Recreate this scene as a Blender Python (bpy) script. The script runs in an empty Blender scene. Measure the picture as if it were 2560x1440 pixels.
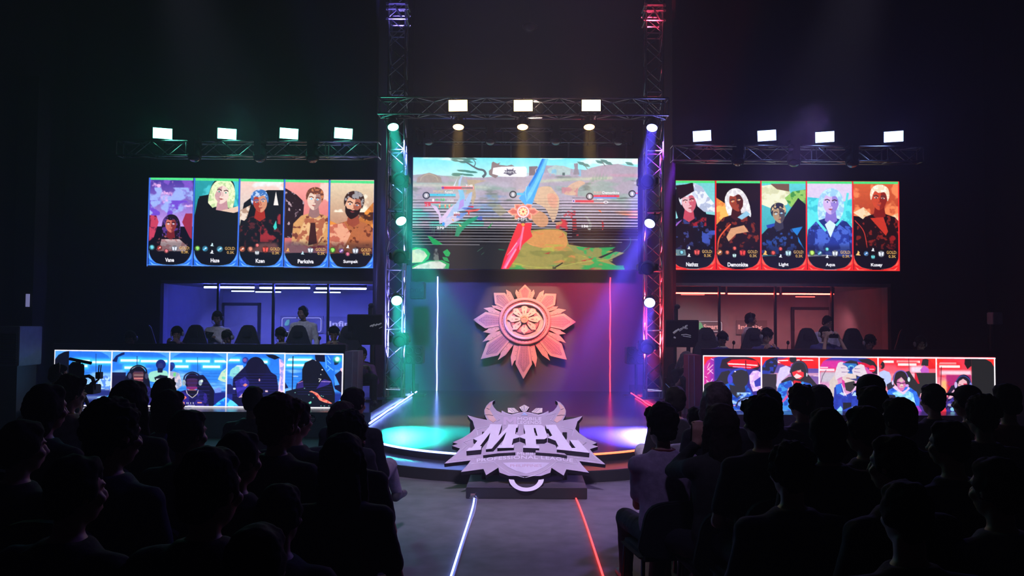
import bpy, bmesh, math, random
import numpy as np
from mathutils import Vector as V, Matrix, Quaternion
from mathutils import noise as mnoise
random.seed(7)
scn = bpy.context.scene
COL = scn.collection
PI = math.pi
# ---------------------------------------------------------------- camera
FPX, CX, CY, HC = 2100.0, 1311.0, 720.0, 1.8
_p, _r = math.atan(80 / FPX), math.radians(0.3)
FWD = V((0, math.cos(_p), math.sin(_p)))
_u0 = V((0, -math.sin(_p), math.cos(_p)))
RGT = V((1, 0, 0)) * math.cos(_r) + _u0 * math.sin(_r)
UPV = -V((1, 0, 0)) * math.sin(_r) + _u0 * math.cos(_r)
EYE = V((0, 0, HC))
cam_d = bpy.data.cameras.new('camera')
cam = bpy.data.objects.new('camera', cam_d)
COL.objects.link(cam)
cam.matrix_world = Matrix(((RGT.x, UPV.x, -FWD.x, 0), (RGT.y, UPV.y, -FWD.y, 0), (RGT.z, UPV.z, -FWD.z, HC), (0, 0, 0, 1)))
cam_d.sensor_width = 36
cam_d.lens = FPX / 2560 * 36
cam_d.shift_x = -(CX - 1280) / 2560
cam_d.clip_end = 100
scn.camera = cam
scn.view_settings.view_transform = 'Standard'
scn.view_settings.look = 'None'
scn.view_settings.gamma = 1
scn.view_settings.exposure = 0

def ray(px, py):
    return FWD * FPX + RGT * (px - CX) + UPV * (CY - py)
def P(px, py, D):            # the point at depth D (metres down the hall) seen at a place in the photo
    d = ray(px, py); return EYE + d * (D / d.y)
def G(px, py, z=0.0):        # the point at height z seen at a place in the photo
    d = ray(px, py); return EYE + d * ((z - HC) / d.z)

# ---------------------------------------------------------------- materials
def lin(c):
    return tuple(((x / 255) / 12.92 if x / 255 <= 0.04045 else ((x / 255 + 0.055) / 1.055) ** 2.4) for x in c)
_M = {}
def mat(name, col=(.5, .5, .5), rough=.6, metal=0, emit=None, es=1, vary=.12, scale=9, spec=.5, bump=0):
    if name in _M: return _M[name]
    m = bpy.data.materials.new(name); m.use_nodes = True; _M[name] = m
    nt = m.node_tree; N = nt.nodes; L = nt.links
    b = N['Principled BSDF']
    b.inputs['Roughness'].default_value = rough
    b.inputs['Metallic'].default_value = metal
    b.inputs['Specular IOR Level'].default_value = spec
    b.inputs['Base Color'].default_value = (*col, 1)
    if emit:
        b.inputs['Emission Color'].default_value = (*emit, 1)
        b.inputs['Emission Strength'].default_value = es
    if vary:
        tc = N.new('ShaderNodeTexCoord'); nz = N.new('ShaderNodeTexNoise')
        nz.inputs['Scale'].default_value = scale; nz.inputs['Detail'].default_value = 4
        L.new(tc.outputs['Object'], nz.inputs['Vector'])
        rp = N.new('ShaderNodeValToRGB')
        rp.color_ramp.elements[0].position = .3; rp.color_ramp.elements[1].position = .7
        rp.color_ramp.elements[0].color = (*[max(0, c * (1 - vary)) for c in col], 1)
        rp.color_ramp.elements[1].color = (*[min(1, c * (1 + vary)) for c in col], 1)
        L.new(nz.outputs['Fac'], rp.inputs['Fac']); L.new(rp.outputs['Color'], b.inputs['Base Color'])
        if bump:
            bp = N.new('ShaderNodeBump'); bp.inputs['Strength'].default_value = bump
            bp.inputs['Distance'].default_value = .02
            L.new(nz.outputs['Fac'], bp.inputs['Height']); L.new(bp.outputs['Normal'], b.inputs['Normal'])
    return m
def mat_screen(name, strength=1.0):
    if name in _M: return _M[name]
    m = bpy.data.materials.new(name); m.use_nodes = True; _M[name] = m
    nt = m.node_tree; N = nt.nodes
    for n in list(N): N.remove(n)
    o = N.new('ShaderNodeOutputMaterial'); e = N.new('ShaderNodeEmission'); a = N.new('ShaderNodeAttribute')
    a.attribute_name = 'picture'; e.inputs['Strength'].default_value = strength
    nt.links.new(a.outputs['Color'], e.inputs['Color']); nt.links.new(e.outputs[0], o.inputs['Surface'])
    return m
def mat_glass(name, tint=(1, 1, 1), gloss=.07):
    if name in _M: return _M[name]
    m = bpy.data.materials.new(name); m.use_nodes = True; _M[name] = m
    nt = m.node_tree; N = nt.nodes
    for n in list(N): N.remove(n)
    o = N.new('ShaderNodeOutputMaterial'); t = N.new('ShaderNodeBsdfTransparent'); g = N.new('ShaderNodeBsdfGlossy'); x = N.new('ShaderNodeMixShader')
    t.inputs['Color'].default_value = (*tint, 1); g.inputs['Roughness'].default_value = .08; x.inputs[0].default_value = gloss
    nt.links.new(t.outputs[0], x.inputs[1]); nt.links.new(g.outputs[0], x.inputs[2]); nt.links.new(x.outputs[0], o.inputs['Surface'])
    return m

# ---------------------------------------------------------------- mesh builder
def frame_of(d):
    d = V(d).normalized(); a = V((0, 0, 1)) if abs(d.z) < .9 else V((1, 0, 0))
    u = d.cross(a).normalized(); return u, u.cross(d).normalized(), d
class MB:
    def __init__(s): s.v = []; s.f = []
    def add(s, vs, fs):
        n = len(s.v); s.v += [V(p) for p in vs]; s.f += [[i + n for i in f] for f in fs]; return s
    def box(s, c, d, R=None):
        c = V(c); vs = []
        for x in (-.5, .5):
            for y in (-.5, .5):
                for z in (-.5, .5):
                    p = V((x * d[0], y * d[1], z * d[2])); vs.append(c + (R @ p if R else p))
        return s.add(vs, [(0, 1, 3, 2), (4, 6, 7, 5), (0, 4, 5, 1), (2, 3, 7, 6), (0, 2, 6, 4), (1, 5, 7, 3)])
    def bx(s, x0, x1, y0, y1, z0, z1):
        return s.box(((x0 + x1) / 2, (y0 + y1) / 2, (z0 + z1) / 2), (abs(x1 - x0), abs(y1 - y0), abs(z1 - z0)))
    def rings(s, rs, caps=True):
        n = len(rs[0]); vs = [p for r in rs for p in r]; fs = []
        for i in range(len(rs) - 1):
            for j in range(n):
                k = (j + 1) % n; fs.append((i * n + j, i * n + k, (i + 1) * n + k, (i + 1) * n + j))
        if caps: fs += [tuple(range(n))[::-1], tuple(range((len(rs) - 1) * n, len(rs) * n))]
        return s.add(vs, fs)
    def ring(s, c, u, v, ru, rv, n):
        return [c + u * (ru * math.cos(2 * PI * j / n)) + v * (rv * math.sin(2 * PI * j / n)) for j in range(n)]
    def bar(s, p, q, r, r2=None, n=8):
        p, q = V(p), V(q); u, v, d = frame_of(q - p); r2 = r if r2 is None else r2
        return s.rings([s.ring(p, u, v, r, r, n), s.ring(q, u, v, r2, r2, n)])
    def cap(s, p, q, r, r2=None, n=10):          # tapered limb with round ends
        p, q = V(p), V(q); r2 = r if r2 is None else r2
        u, v, d = frame_of(q - p) if (q - p).length > 1e-6 else frame_of((0, 0, 1))
        R = []
        for a in (-80, -50, -20): a = math.radians(a); R.append(s.ring(p + d * (r * math.sin(a)), u, v, r * math.cos(a), r * math.cos(a), n))
        for a in (20, 50, 80): a = math.radians(a); R.append(s.ring(q + d * (r2 * math.sin(a)), u, v, r2 * math.cos(a), r2 * math.cos(a), n))
        return s.rings(R)
    def ell(s, c, r, R=None, n=12, m=8):
        c = V(c); rs = []
        for i in range(m + 1):
            a = -PI / 2 + PI * (i + .02 if i == 0 else i - .02 if i == m else i) / m; ring = []
            for j in range(n):
                t = 2 * PI * j / n
                p = V((r[0] * math.cos(a) * math.cos(t), r[1] * math.cos(a) * math.sin(t), r[2] * math.sin(a)))
                ring.append(c + (R @ p if R else p))
            rs.append(ring)
        return s.rings(rs)
    def tube(s, pts, r, n=6):
        pts = [V(p) for p in pts]; u = None; R = []
        for i, p in enumerate(pts):
            d = (pts[min(i + 1, len(pts) - 1)] - pts[max(i - 1, 0)]).normalized()
            if u is None: u, v, _ = frame_of(d)
            else:
                u = (u - d * u.dot(d)).normalized(); v = u.cross(d)
            R.append(s.ring(p, u, v, r if not callable(r) else r(i / (len(pts) - 1)), r if not callable(r) else r(i / (len(pts) - 1)), n))
        return s.rings(R)
    def lathe(s, prof, c=(0, 0, 0), axis=(0, 0, 1), n=20):
        u, v, d = frame_of(axis); c = V(c)
        return s.rings([s.ring(c + d * h, u, v, max(r, 1e-4), max(r, 1e-4), n) for r, h in prof])
    def prism(s, poly, o, u, v, d0, d1):          # a flat outline given real thickness along its normal
        o, u, v = V(o), V(u), V(v); w = u.cross(v); n = len(poly)
        a = [o + u * x + v * y + w * d0 for x, y in poly]; b = [o + u * x + v * y + w * d1 for x, y in poly]
        fs = [tuple(range(n))[::-1], tuple(range(n, 2 * n))] + [(i, (i + 1) % n, n + (i + 1) % n, n + i) for i in range(n)]
        return s.add(a + b, fs)
    def torus(s, c, u, v, ru, rv, r, n=40, m=8, rz=None):
        c, u, v = V(c), V(u), V(v); w = u.cross(v); vs = []; fs = []; rz = rz or r
        for i in range(n):
            t = 2 * PI * i / n; e = u * math.cos(t) + v * math.sin(t)
            for j in range(m):
                a = 2 * PI * j / m
                vs.append(c + u * (ru * math.cos(t)) + v * (rv * math.sin(t)) + e * (r * math.cos(a)) + w * (rz * math.sin(a)))
        for i in range(n):
            for j in range(m):
                fs.append((i * m + j, ((i + 1) % n) * m + j, ((i + 1) % n) * m + (j + 1) % m, i * m + (j + 1) % m))
        return s.add(vs, fs)
    def build(s, name, m, parent=None, smooth=False, bevel=0, recalc=True):
        off = V((0, 0, 0)); q = parent
        while q: off += q.location; q = q.parent
        me = bpy.data.meshes.new(name); me.from_pydata([tuple(p - off) for p in s.v], [], s.f)
        if recalc:
            bm = bmesh.new(); bm.from_mesh(me); bmesh.ops.recalc_face_normals(bm, faces=bm.faces)
            if bevel:
                es = [e for e in bm.edges if len(e.link_faces) == 2 and e.calc_face_angle(0) > .5]
                bmesh.ops.bevel(bm, geom=es, offset=bevel, segments=2, affect='EDGES', clamp_overlap=True)
            bm.to_mesh(me); bm.free()
        me.materials.append(m)
        if smooth:
            me.polygons.foreach_set('use_smooth', [True] * len(me.polygons))
        o = bpy.data.objects.new(name, me); COL.objects.link(o)
        if parent: o.parent = parent
        return o
def tag(o, label=None, cat=None, group=None, kind=None):
    if label: o['label'] = label
    if cat: o['category'] = cat
    if group: o['group'] = group
    if kind: o['kind'] = kind
    return o
def thing(name, label, cat, loc=(0, 0, 0), group=None):
    o = bpy.data.objects.new(name, None); COL.objects.link(o); o.location = loc; o.empty_display_size = .1
    return tag(o, label, cat, group)
def struct(name, mb, m, label=None, **k):
    return tag(mb.build(name, m, **k), label, None, None, 'structure')
def dup(root, label, loc=None, quat=None, group=None):
    def cp(o, par):
        c = o.copy(); COL.objects.link(c)
        if par: c.parent = par
        for ch in list(o.children): cp(ch, c)
        return c
    r = cp(root, None); r['label'] = label
    if group: r['group'] = group
    if loc is not None: r.location = loc
    if quat is not None: r.rotation_mode = 'QUATERNION'; r.rotation_quaternion = quat
    return r
def aim(d, up='Y'):
    return V(d).to_track_quat('-Z', up)
def text_faces(s, size=1.0, bold=0.0):            # lettering outlines as flat triangles: (points, faces), left/base at 0,0
    cu = bpy.data.curves.new('t', 'FONT'); cu.body = s; cu.size = size; cu.offset = bold; cu.resolution_u = 3
    o = bpy.data.objects.new('t', cu); COL.objects.link(o)
    me = o.to_mesh(); pts = [(v.co.x, v.co.y) for v in me.vertices]; fs = [tuple(p.vertices) for p in me.polygons]
    o.to_mesh_clear(); bpy.data.objects.remove(o); bpy.data.curves.remove(cu)
    return pts, fs
def text_fit(s, bold=0.0):                          # scaled so that cap/box is 0..1 wide and 0..1 high
    pts, fs = text_faces(s, 1.0, bold)
    xs = [p[0] for p in pts]; ys = [p[1] for p in pts]
    w, h = max(xs) - min(xs), max(ys) - min(ys)
    return [((x - min(xs)) / w, (y - min(ys)) / h) for x, y in pts], fs
def catmull(pts, k=5, closed=True):
    n = len(pts); out = []
    rng = range(n) if closed else range(n - 1)
    for i in rng:
        g = (lambda j: pts[j % n]) if closed else (lambda j: pts[max(0, min(n - 1, j))])
        p0, p1, p2, p3 = [np.array(g(i + j), float) for j in (-1, 0, 1, 2)]
        for t in np.linspace(0, 1, k, endpoint=False):
            out.append(tuple(.5 * (2 * p1 + (p2 - p0) * t + (2 * p0 - 5 * p1 + 4 * p2 - p3) * t * t + (3 * p1 - p0 - 3 * p2 + p3) * t ** 3)))
    if not closed: out.append(tuple(pts[-1]))
    return out
# ---------------------------------------------------------------- the hall
M_black = mat('matt_black_paint', (.012, .012, .014), .75)
M_wallblack = mat('black_drape_wall', (.014, .014, .017), .9, scale=3)
M_floor = mat('worn_concrete_floor', (.115, .105, .12), .6, vary=.28, scale=5, bump=.15)
M_metal = mat('truss_aluminium', (.55, .56, .58), .32, 1, vary=.08)
M_dkmetal = mat('black_fixture_metal', (.009, .009, .010), .5, .1)
M_booth = mat('pale_booth_wall', (.55, .55, .60), .7, vary=.06, scale=4)

def stage_mat(name, col, rough):
    m = mat(name, col, rough, vary=.3, scale=2.5, spec=.7)
    nt = m.node_tree; N = nt.nodes; L = nt.links; b = N['Principled BSDF']
    tc = N.new('ShaderNodeTexCoord'); mp = N.new('ShaderNodeMapping'); mp.inputs['Scale'].default_value = (1.2, 26, 1)
    nz = N.new('ShaderNodeTexNoise'); nz.inputs['Scale'].default_value = 3; nz.inputs['Detail'].default_value = 5
    L.new(tc.outputs['Object'], mp.inputs['Vector']); L.new(mp.outputs[0], nz.inputs['Vector'])
    mr = N.new('ShaderNodeMapRange'); mr.inputs['To Min'].default_value = rough * .75; mr.inputs['To Max'].default_value = rough * 1.5
    L.new(nz.outputs['Fac'], mr.inputs['Value']); L.new(mr.outputs[0], b.inputs['Roughness'])
    bp = N.new('ShaderNodeBump'); bp.inputs['Strength'].default_value = .12; bp.inputs['Distance'].default_value = .01
    L.new(nz.outputs['Fac'], bp.inputs['Height']); L.new(bp.outputs['Normal'], b.inputs['Normal'])
    return m
M_stage = stage_mat('glossy_dark_stage_boards', (.036, .034, .044), .2)

ZS, ZL, ZP = .235, .13, .385            # stage, lower step and player platform heights
SC = 12.02                              # centre of the round stage front
struct('floor', MB().bx(-9, 9, -3, 20.2, -.1, 0), M_floor, 'worn grey concrete floor of the hall')
struct('wall_back', MB().bx(-9, 9, 20.1, 20.3, 0, 9.6), M_wallblack)
struct('wall_left', MB().bx(-9.2, -9, -3, 20.2, 0, 9.6), M_wallblack)
struct('wall_right', MB().bx(9, 9.2, -3, 20.2, 0, 9.6), M_wallblack)
struct('ceiling', MB().bx(-9.2, 9.2, -3, 20.3, 9.6, 9.8), M_wallblack)
M_cwall = mat('dark_stage_backdrop', (.075, .065, .08), .5, vary=.06, scale=2)
struct('wall_stage', MB().bx(-2.72, 2.72, 18.6, 18.75, 0, 3.0), M_cwall, 'plain dark backdrop behind the sun emblem')
def arc(R, a0, a1, n=40):
    return [(R * math.sin(a0 + (a1 - a0) * i / n), SC - R * math.cos(a0 + (a1 - a0) * i / n)) for i in range(n + 1)]
EX, EY, EZ = V((1, 0, 0)), V((0, 1, 0)), V((0, 0, 1))
pl = [(-2.3, 18.6), (-2.3, SC + .4)] + arc(2.2, -PI / 2 - .0, PI / 2) + [(2.3, SC + .4), (2.3, 18.6)]
struct('stage_floor', MB().prism(pl, (0, 0, 0), EX, EY, 0, ZS), M_stage, 'glossy dark stage floor with a rounded front')
pl = arc(2.72, -PI / 2, PI / 2) + [(2.5, SC + .0), (2.2, SC)] + arc(2.2, PI / 2, -PI / 2) + [(-2.2, SC), (-2.5, SC)]
struct('stage_step', MB().prism(pl, (0, 0, 0), EX, EY, 0, ZL), M_stage, 'low rounded step along the stage front')
M_riser = mat('black_riser_edge', (.008, .008, .01), .6)
for nm, R_, z0, z1 in (('trim_1', 2.205, ZL, ZS - .028), ('trim_2', 2.725, 0, ZL - .012)):
    pl = arc(R_ + .006, -PI / 2, PI / 2) + arc(R_ - .004, PI / 2, -PI / 2)
    struct(nm, MB().prism(pl, (0, 0, 0), EX, EY, z0, z1), M_riser, 'black curved riser of the stage front')
M_plat = stage_mat('dark_platform_boards', (.09, .085, .10), .16)
struct('platform_left', MB().bx(-8.6, -2.32, 12.8, 20.1, 0, ZP), M_plat, 'raised dark platform under the blue desk')
struct('platform_right', MB().bx(2.32, 8.6, 12.8, 20.1, 0, ZP), M_plat, 'raised dark platform under the red desk')

# player rooms behind the desks: glass fronts with thin posts
def booth(sgn, x0, x1, side):
    a, b = (x0, x1) if sgn < 0 else (x1, x0)
    lo, hi = min(x0, x1), max(x0, x1)
    struct('wall_booth_' + side, MB().bx(lo, hi, 19.5, 19.6, ZP, 2.47), M_booth, 'pale back wall of the %s player room' % side)
    struct('ceiling_booth_' + side, MB().bx(lo, hi, 16.15, 19.6, 2.47, 2.53), mat('booth_ceiling', (.3, .3, .33), .5), 'low ceiling of the %s player room' % side)
    xs_ = max(abs(x0), abs(x1)); struct('wall_side_' + side, MB().bx(sgn * xs_, sgn * (xs_ + .08), 16.3, 19.6, ZP, 2.47), M_booth, 'pale outer side wall of the %s player room' % side)
    struct('wall_upper_' + side, MB().bx(sgn * 2.75, sgn * 8.9, 16.15, 16.3, 2.53, 9.6), M_wallblack, 'black wall carrying the %s wide screen' % side)
    struct('wall_inner_' + side, MB().bx(sgn * 2.72, sgn * 2.78, 15.4, 19.6, ZP, 9.6), M_wallblack)
    struct('wall_outer_' + side, MB().bx(sgn * (abs(b if sgn < 0 else a) if 0 else max(abs(x0), abs(x1))), sgn * 8.9, 16.15, 16.3, ZP, 2.53), M_wallblack)
booth(-1, -7.0, -2.8, 'left')
booth(1, 2.8, 7.05, 'right')
struct('wall_over_screen', MB().bx(-2.72, 2.72, 18.45, 18.75, 5.4, 9.6), M_wallblack)
M_post = mat('dark_window_post', (.015, .015, .02), .5)
M_pane = mat_glass('booth_glass')
k = 1
for side, xs in (('left', [P(417, 800, 16.2).x, P(545, 800, 16.2).x, P(683, 800, 16.2).x, P(820, 800, 16.2).x, -2.8]),
                 ('right', [2.8, P(1798, 800, 16.2).x, P(1938, 800, 16.2).x, P(2080, 800, 16.2).x, P(2207, 800, 16.2).x])):
    for i in range(4):
        w = tag(MB().bx(xs[i] + .02, xs[i + 1] - .02, 16.19, 16.2, ZP, 2.46).build('window_%d' % k, M_pane), 'clear glass pane of the %s player room' % side, None, None, 'structure'); k += 1
    for i, x in enumerate(xs[1:4] if side == 'left' else xs[1:4]):
        struct('trim_%d' % (k + 20 + i), MB().bx(x - .02, x + .02, 16.16, 16.23, ZP, 2.47), M_post, 'thin dark post of the %s glass front' % side)

# doors at the back of the rooms
M_door = mat('pale_door', (.5, .5, .52), .5, vary=.06)
for n, (x0, x1, y0, op) in enumerate(((563, 645, 764, 1), (1985, 2070, 775, -1)), 1):
    a, b = P(x0, y0, 19.45), P(x1, y0, 19.45)
    d = struct('door_%d' % n, MB().bx(a.x, b.x, 19.41, 19.47, ZP, a.z), M_door, 'plain pale door at the back of the %s room' % ('left' if n == 1 else 'right'))
    hx = a.x + .08 if op < 0 else b.x - .08
    MB().bar((hx, 19.41, 1.35), (hx, 19.34, 1.35), .012).bar((hx, 19.345, 1.35), (hx + .1 * op * -1, 19.345, 1.35), .011).build('door_handle', M_metal, d)
    f0, f1 = a.x - .06, b.x + .06
    struct('trim_%d' % (n + 40), MB().bx(f0, a.x - .005, 19.43, 19.5, ZP, a.z + .07).bx(b.x + .005, f1, 19.43, 19.5, ZP, a.z + .07).bx(f0, f1, 19.43, 19.5, a.z + .005, a.z + .07), M_post, 'dark door frame')
# door leaf standing ajar beside the white door (dark frame in the photo)

# signs on the back walls of the rooms
M_signw = mat('sign_white_letters', (.85, .85, .9), .5, emit=(.75, .75, .9), es=.45, vary=0)
M_signp = mat('sign_pink_letters', (.9, .6, .6), .5, emit=(1, .45, .42), es=.7, vary=0)
M_signg = mat('sign_green_mark', (.2, .75, .35), .5, emit=(.2, .7, .35), es=.35, vary=0)
M_signb = mat('sign_board', (.33, .33, .37), .5, vary=.05)
def lettering(name, s, x0, x1, y0, y1, D, m, par, bold=.0, thick=.012, slant=0.0):
    a, b = P(x0, y1, D), P(x1, y0, D)
    pts, fs = text_fit(s, bold); mb = MB(); h = b.z - a.z
    w = b.x - a.x
    mb.add([(a.x + x * w + slant * y * h, D, a.z + y * h) for x, y in pts] + [(a.x + x * w + slant * y * h, D - thick, a.z + y * h) for x, y in pts], fs + [tuple(i + len(pts) for i in f) for f in fs])
    return mb.build(name, m, par, recalc=False)
def board(par, x0, x1, y0, y1, D, m=None):
    a, b = P(x0, y1, D), P(x1, y0, D)
    return MB().bx(a.x, b.x, D, D + .03, a.z, b.z).build('board', m or M_signb, par, bevel=.004)
def outline(par, x0, x1, y0, y1, D, m, r=.05, th=.008):
    a, b = P(x0, y1, D), P(x1, y0, D); pts = []
    for cx, cz, t0 in ((b.x - r, b.z - r, 0), (a.x + r, b.z - r, PI / 2), (a.x + r, a.z + r, PI), (b.x - r, a.z + r, 1.5 * PI)):
        for i in range(5): pts.append((cx + r * math.cos(t0 + PI / 2 * i / 4), D - .01, cz + r * math.sin(t0 + PI / 2 * i / 4)))
    pts.append(pts[0]); return MB().tube(pts, th, 6).build('outline', m, par)
DS = 19.44
s = thing('wall_sign', 'grey sign lettered in white beside the dark monitor in the blue room', 'sign', P(880, 812, DS))
board(s, 812, 960, 792, 836, DS); lettering('lettering', 'Infinix', 824, 899, 803, 816, DS - .005, M_signw, s, .01)
s = thing('wall_sign', 'outlined sign with a green mark behind the standing man in the blue room', 'sign', P(740, 812, DS))
board(s, 700, 808, 790, 832, DS); outline(s, 705, 803, 795, 829, DS - .005, M_signw)
a = P(718, 808, DS - .01); MB().prism(catmull([(-.02, -.06), (-.055, -.045), (-.05, .0), (-.01, .065), (.05, .08), (.05, .02), (.03, -.04)], 4), a, EX, EZ, 0, .015).build('mark', M_signg, s)
s = thing('wall_sign', 'outlined sign with a green mark and pale lettering in the red room', 'sign', P(1770, 817, DS))
board(s, 1728, 1806, 803, 830, DS); outline(s, 1729, 1804, 804, 828.5, DS - .005, M_signw)
a = P(1750, 815, DS - .01); MB().prism(catmull([(-.07, -.06), (-.07, -.02), (-.02, .075), (.02, .08), (.065, -.01), (.06, -.06), (0, -.08)], 4), a, EX, EZ, 0, .015).build('mark', M_signg, s)
lettering('lettering', 'Smart', 1759, 1796, 811, 822.5, DS - .005, M_signp, s, .015)
s = thing('wall_sign', 'grey sign half hidden behind the man in white in the red room', 'sign', P(1880, 817, DS))
board(s, 1841, 1918, 801, 836, DS); lettering('lettering', 'Infinix', 1846, 1906, 812, 823, DS - .005, M_signp, s, .012)
# ---------------------------------------------------------------- trusses
def truss(name, label, p, q, w, seg, up, group=None):
    p, q, up = V(p), V(q), V(up).normalized(); d = (q - p).normalized(); sd = d.cross(up).normalized()
    t = thing(name, label, 'truss', p, group); L = (q - p).length; h = w / 2
    cs = [(-h, -h), (h, -h), (h, h), (-h, h)]
    for a, b in cs:
        MB().bar(p + sd * a + up * b, q + sd * a + up * b, .019, n=8).build('chord', M_metal, t, True)
    mb = MB(); n = max(1, round(L / seg)); st = L / n
    for i in range(n + 1):
        c = p + d * (st * i)
        if i % 4 == 0 or i == n:
            for j in range(4):
                a, b = cs[j], cs[(j + 1) % 4]
                mb.bar(c + sd * a[0] + up * a[1], c + sd * b[0] + up * b[1], .013, n=6)
        if i < n:
            c2 = p + d * (st * (i + 1))
            for j in range(4):
                a, b = cs[j], cs[(j + 1) % 4]
                if (i + j) % 2: a, b = b, a
                mb.bar(c + sd * a[0] + up * a[1], c2 + sd * b[0] + up * b[1], .0095, n=6)
    mb.build('bracing', M_metal, t)
    return t
DT = 15.2
TXL, TXR = P(988, 800, DT).x, P(1633.5, 800, DT).x
def tower(x, label, glow):
    t = truss('truss_tower', label, (x, DT, ZP + .16), (x, DT, 8.9), .30, .27, EY, 'truss towers beside the main screen')
    mb = MB().box((x, DT, ZP + .012), (.42, .42, .024))
    for a in (-.15, .15):
        for b in (-.15, .15): mb.bar((x + a, DT + b, ZP + .02), (x + a, DT + b, ZP + .17), .027)
    mb.build('base_plate', M_metal, t)
    mb = MB()
    for z, r in ((7.52, .03), (7.42, .022), (7.24, .022)):
        for q in (-.17, .17): mb.bar((x - .2, DT + q, z), (x + .2, DT + q, z), r).bar((x + q, DT - .2, z), (x + q, DT + .2, z), r)
    mb.bar((x + .1, DT - .18, 7.24), (x - .05, DT - .18, 7.5), .02).build('sleeve_block', M_metal, t)
    return t
tower(TXL, 'silver truss tower standing left of the main screen, lit blue', 0)
tower(TXR, 'silver truss tower standing right of the main screen, lit red', 1)
zt = lambda y, D: 1.8 + (800 - y) * D / FPX
truss('overhead_truss', 'long horizontal truss above the main screen carrying the amber lamps', (P(948, 260, DT - .34).x, DT - .34, zt(266, DT - .34)), (P(1668, 260, DT - .34).x, DT - .34, zt(266, DT - .34)), .30, .33, EZ)
truss('screen_truss', 'thin dark horizontal truss just over the main screen', (P(1042, 336, 18.22).x, 18.22, zt(338, 18.22)), (P(1582, 336, 18.22).x, 18.22, zt(338, 18.22)), .30, .45, EZ)
truss('side_truss', 'horizontal truss over the blue-framed wide screen', (P(300, 377, 15.5).x, 15.5, zt(376, 15.5)), (P(948, 377, 15.5).x, 15.5, zt(376, 15.5)), .27, .32, EZ, 'side trusses')
truss('side_truss', 'horizontal truss over the red-framed wide screen', (P(1680, 381, 15.5).x, 15.5, zt(381, 15.5)), (P(2300, 381, 15.5).x, 15.5, zt(381, 15.5)), .27, .32, EZ, 'side trusses')

# ---------------------------------------------------------------- lamps
def emat(name, c, s): return mat(name, (.1, .1, .1), .4, emit=c, es=s, vary=0)
E_teal = emat('teal_lamp_glass', (.16, 1, .72), 9); E_blue = emat('blue_lamp_glass', (.30, .38, 1), 9); E_amber = emat('amber_lamp_glass', (1, .50, .16), 9)
E_tealF = emat('teal_flood_glass', (.14, 1, .66), 9); E_blueF = emat('blue_flood_glass', (.30, .42, 1), 8); E_amberF = emat('amber_flood_glass', (1, .62, .25), 10)
SPOTS = []
def spot(par, col, power, size, blend=.5, rad=.06, loc=(0, 0, 0), nm='beam'):
    ld = bpy.data.lights.new(nm, 'SPOT'); ld.color = col; ld.energy = power; ld.spot_size = math.radians(size); ld.spot_blend = blend; ld.shadow_soft_size = rad
    o = bpy.data.objects.new(nm, ld); COL.objects.link(o); o.location = loc
    if par: o.parent = par
    return o
def par_can(label, pos, target, em, lcol, power, size, group):
    pos, target = V(pos), V(target)
    t = thing('par_can', label, 'stage light', (0, 0, 0), group)
    body = MB().lathe([(.045, .20), (.075, .17), (.098, .09), (.108, .03), (.108, 0), (.098, 0), (.098, .012), (0, .012)], n=28)
    for k in range(20):
        a = 2 * PI * k / 20; c, s = math.cos(a), math.sin(a)
        body.bar((c * .094, s * .094, .04), (c * .07, s * .07, .18), .007, n=4)
    body.build('housing', M_dkmetal, t, False)
    MB().lathe([(.0, .006), (.095, .006), (.095, .001), (.07, -.004), (0, -.006)], n=28).build('lens', em, t, True)
    MB().tube([(-.115, 0, .06), (-.13, 0, .16), (-.10, 0, .27), (.10, 0, .27), (.13, 0, .16), (.115, 0, .06)], .011).bar((0, 0, .27), (0, 0, .33), .018).build('yoke', M_dkmetal, t)
    if power:
        ld = bpy.data.lights.new('beam', 'AREA'); ld.shape = 'DISK'; ld.size = .18; ld.spread = math.radians(size * 1.25); ld.color = lcol; ld.energy = power / 420
        lo = bpy.data.objects.new('beam', ld); COL.objects.link(lo); lo.location = (0, 0, -.012); lo.parent = t
    t.location = pos; t.rotation_mode = 'QUATERNION'; t.rotation_quaternion = aim(target - pos)
    return t
TEAL, BLUE, AMBER = (.02, 1.0, .74), (.10, .07, 1.0), (1.0, .60, .14)
gl, gr = G(1030, 1082, ZS), G(1590, 1082, ZS)
pg = 'round spot lamps on the trusses'
DP = DT - .37
par_can('topmost of the three teal round lamps on the left tower', P(983, 318, DP), V((-1.15, 11.8, ZS)), E_teal, TEAL, 26000, 11, pg)
par_can('middle of the three teal round lamps on the left tower', P(1003, 553, DP), V((-.05, 11.6, ZS)), E_teal, TEAL, 8500, 10, pg)
par_can('lowest of the three teal round lamps on the left tower', P(992, 752, DP), gl + V((.05, -.1, 0)), E_teal, TEAL, 22000, 12, pg)
par_can('topmost of the three blue round lamps on the right tower', P(1630, 320, DP), V((1.15, 11.8, ZS)), E_blue, BLUE, 50000, 11, pg)
par_can('middle of the three blue round lamps on the right tower', P(1624, 559, DP), V((.2, 11.6, ZS)), E_blue, BLUE, 30000, 10, pg)
par_can('lowest of the three blue round lamps on the right tower', P(1624, 757, DP), gr + V((-.05, -.1, 0)), E_blue, BLUE, 34000, 12, pg)
for w, x in (('left one', 1146), ('centre one', 1306.5), ('right one', 1473)):
    p = P(x, 318, DT - .34)
    par_can('%s of the three amber round lamps under the overhead truss' % w, p, p + V((0, -.55, -1.5)), E_amber, AMBER, 7500, 17, pg)
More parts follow.
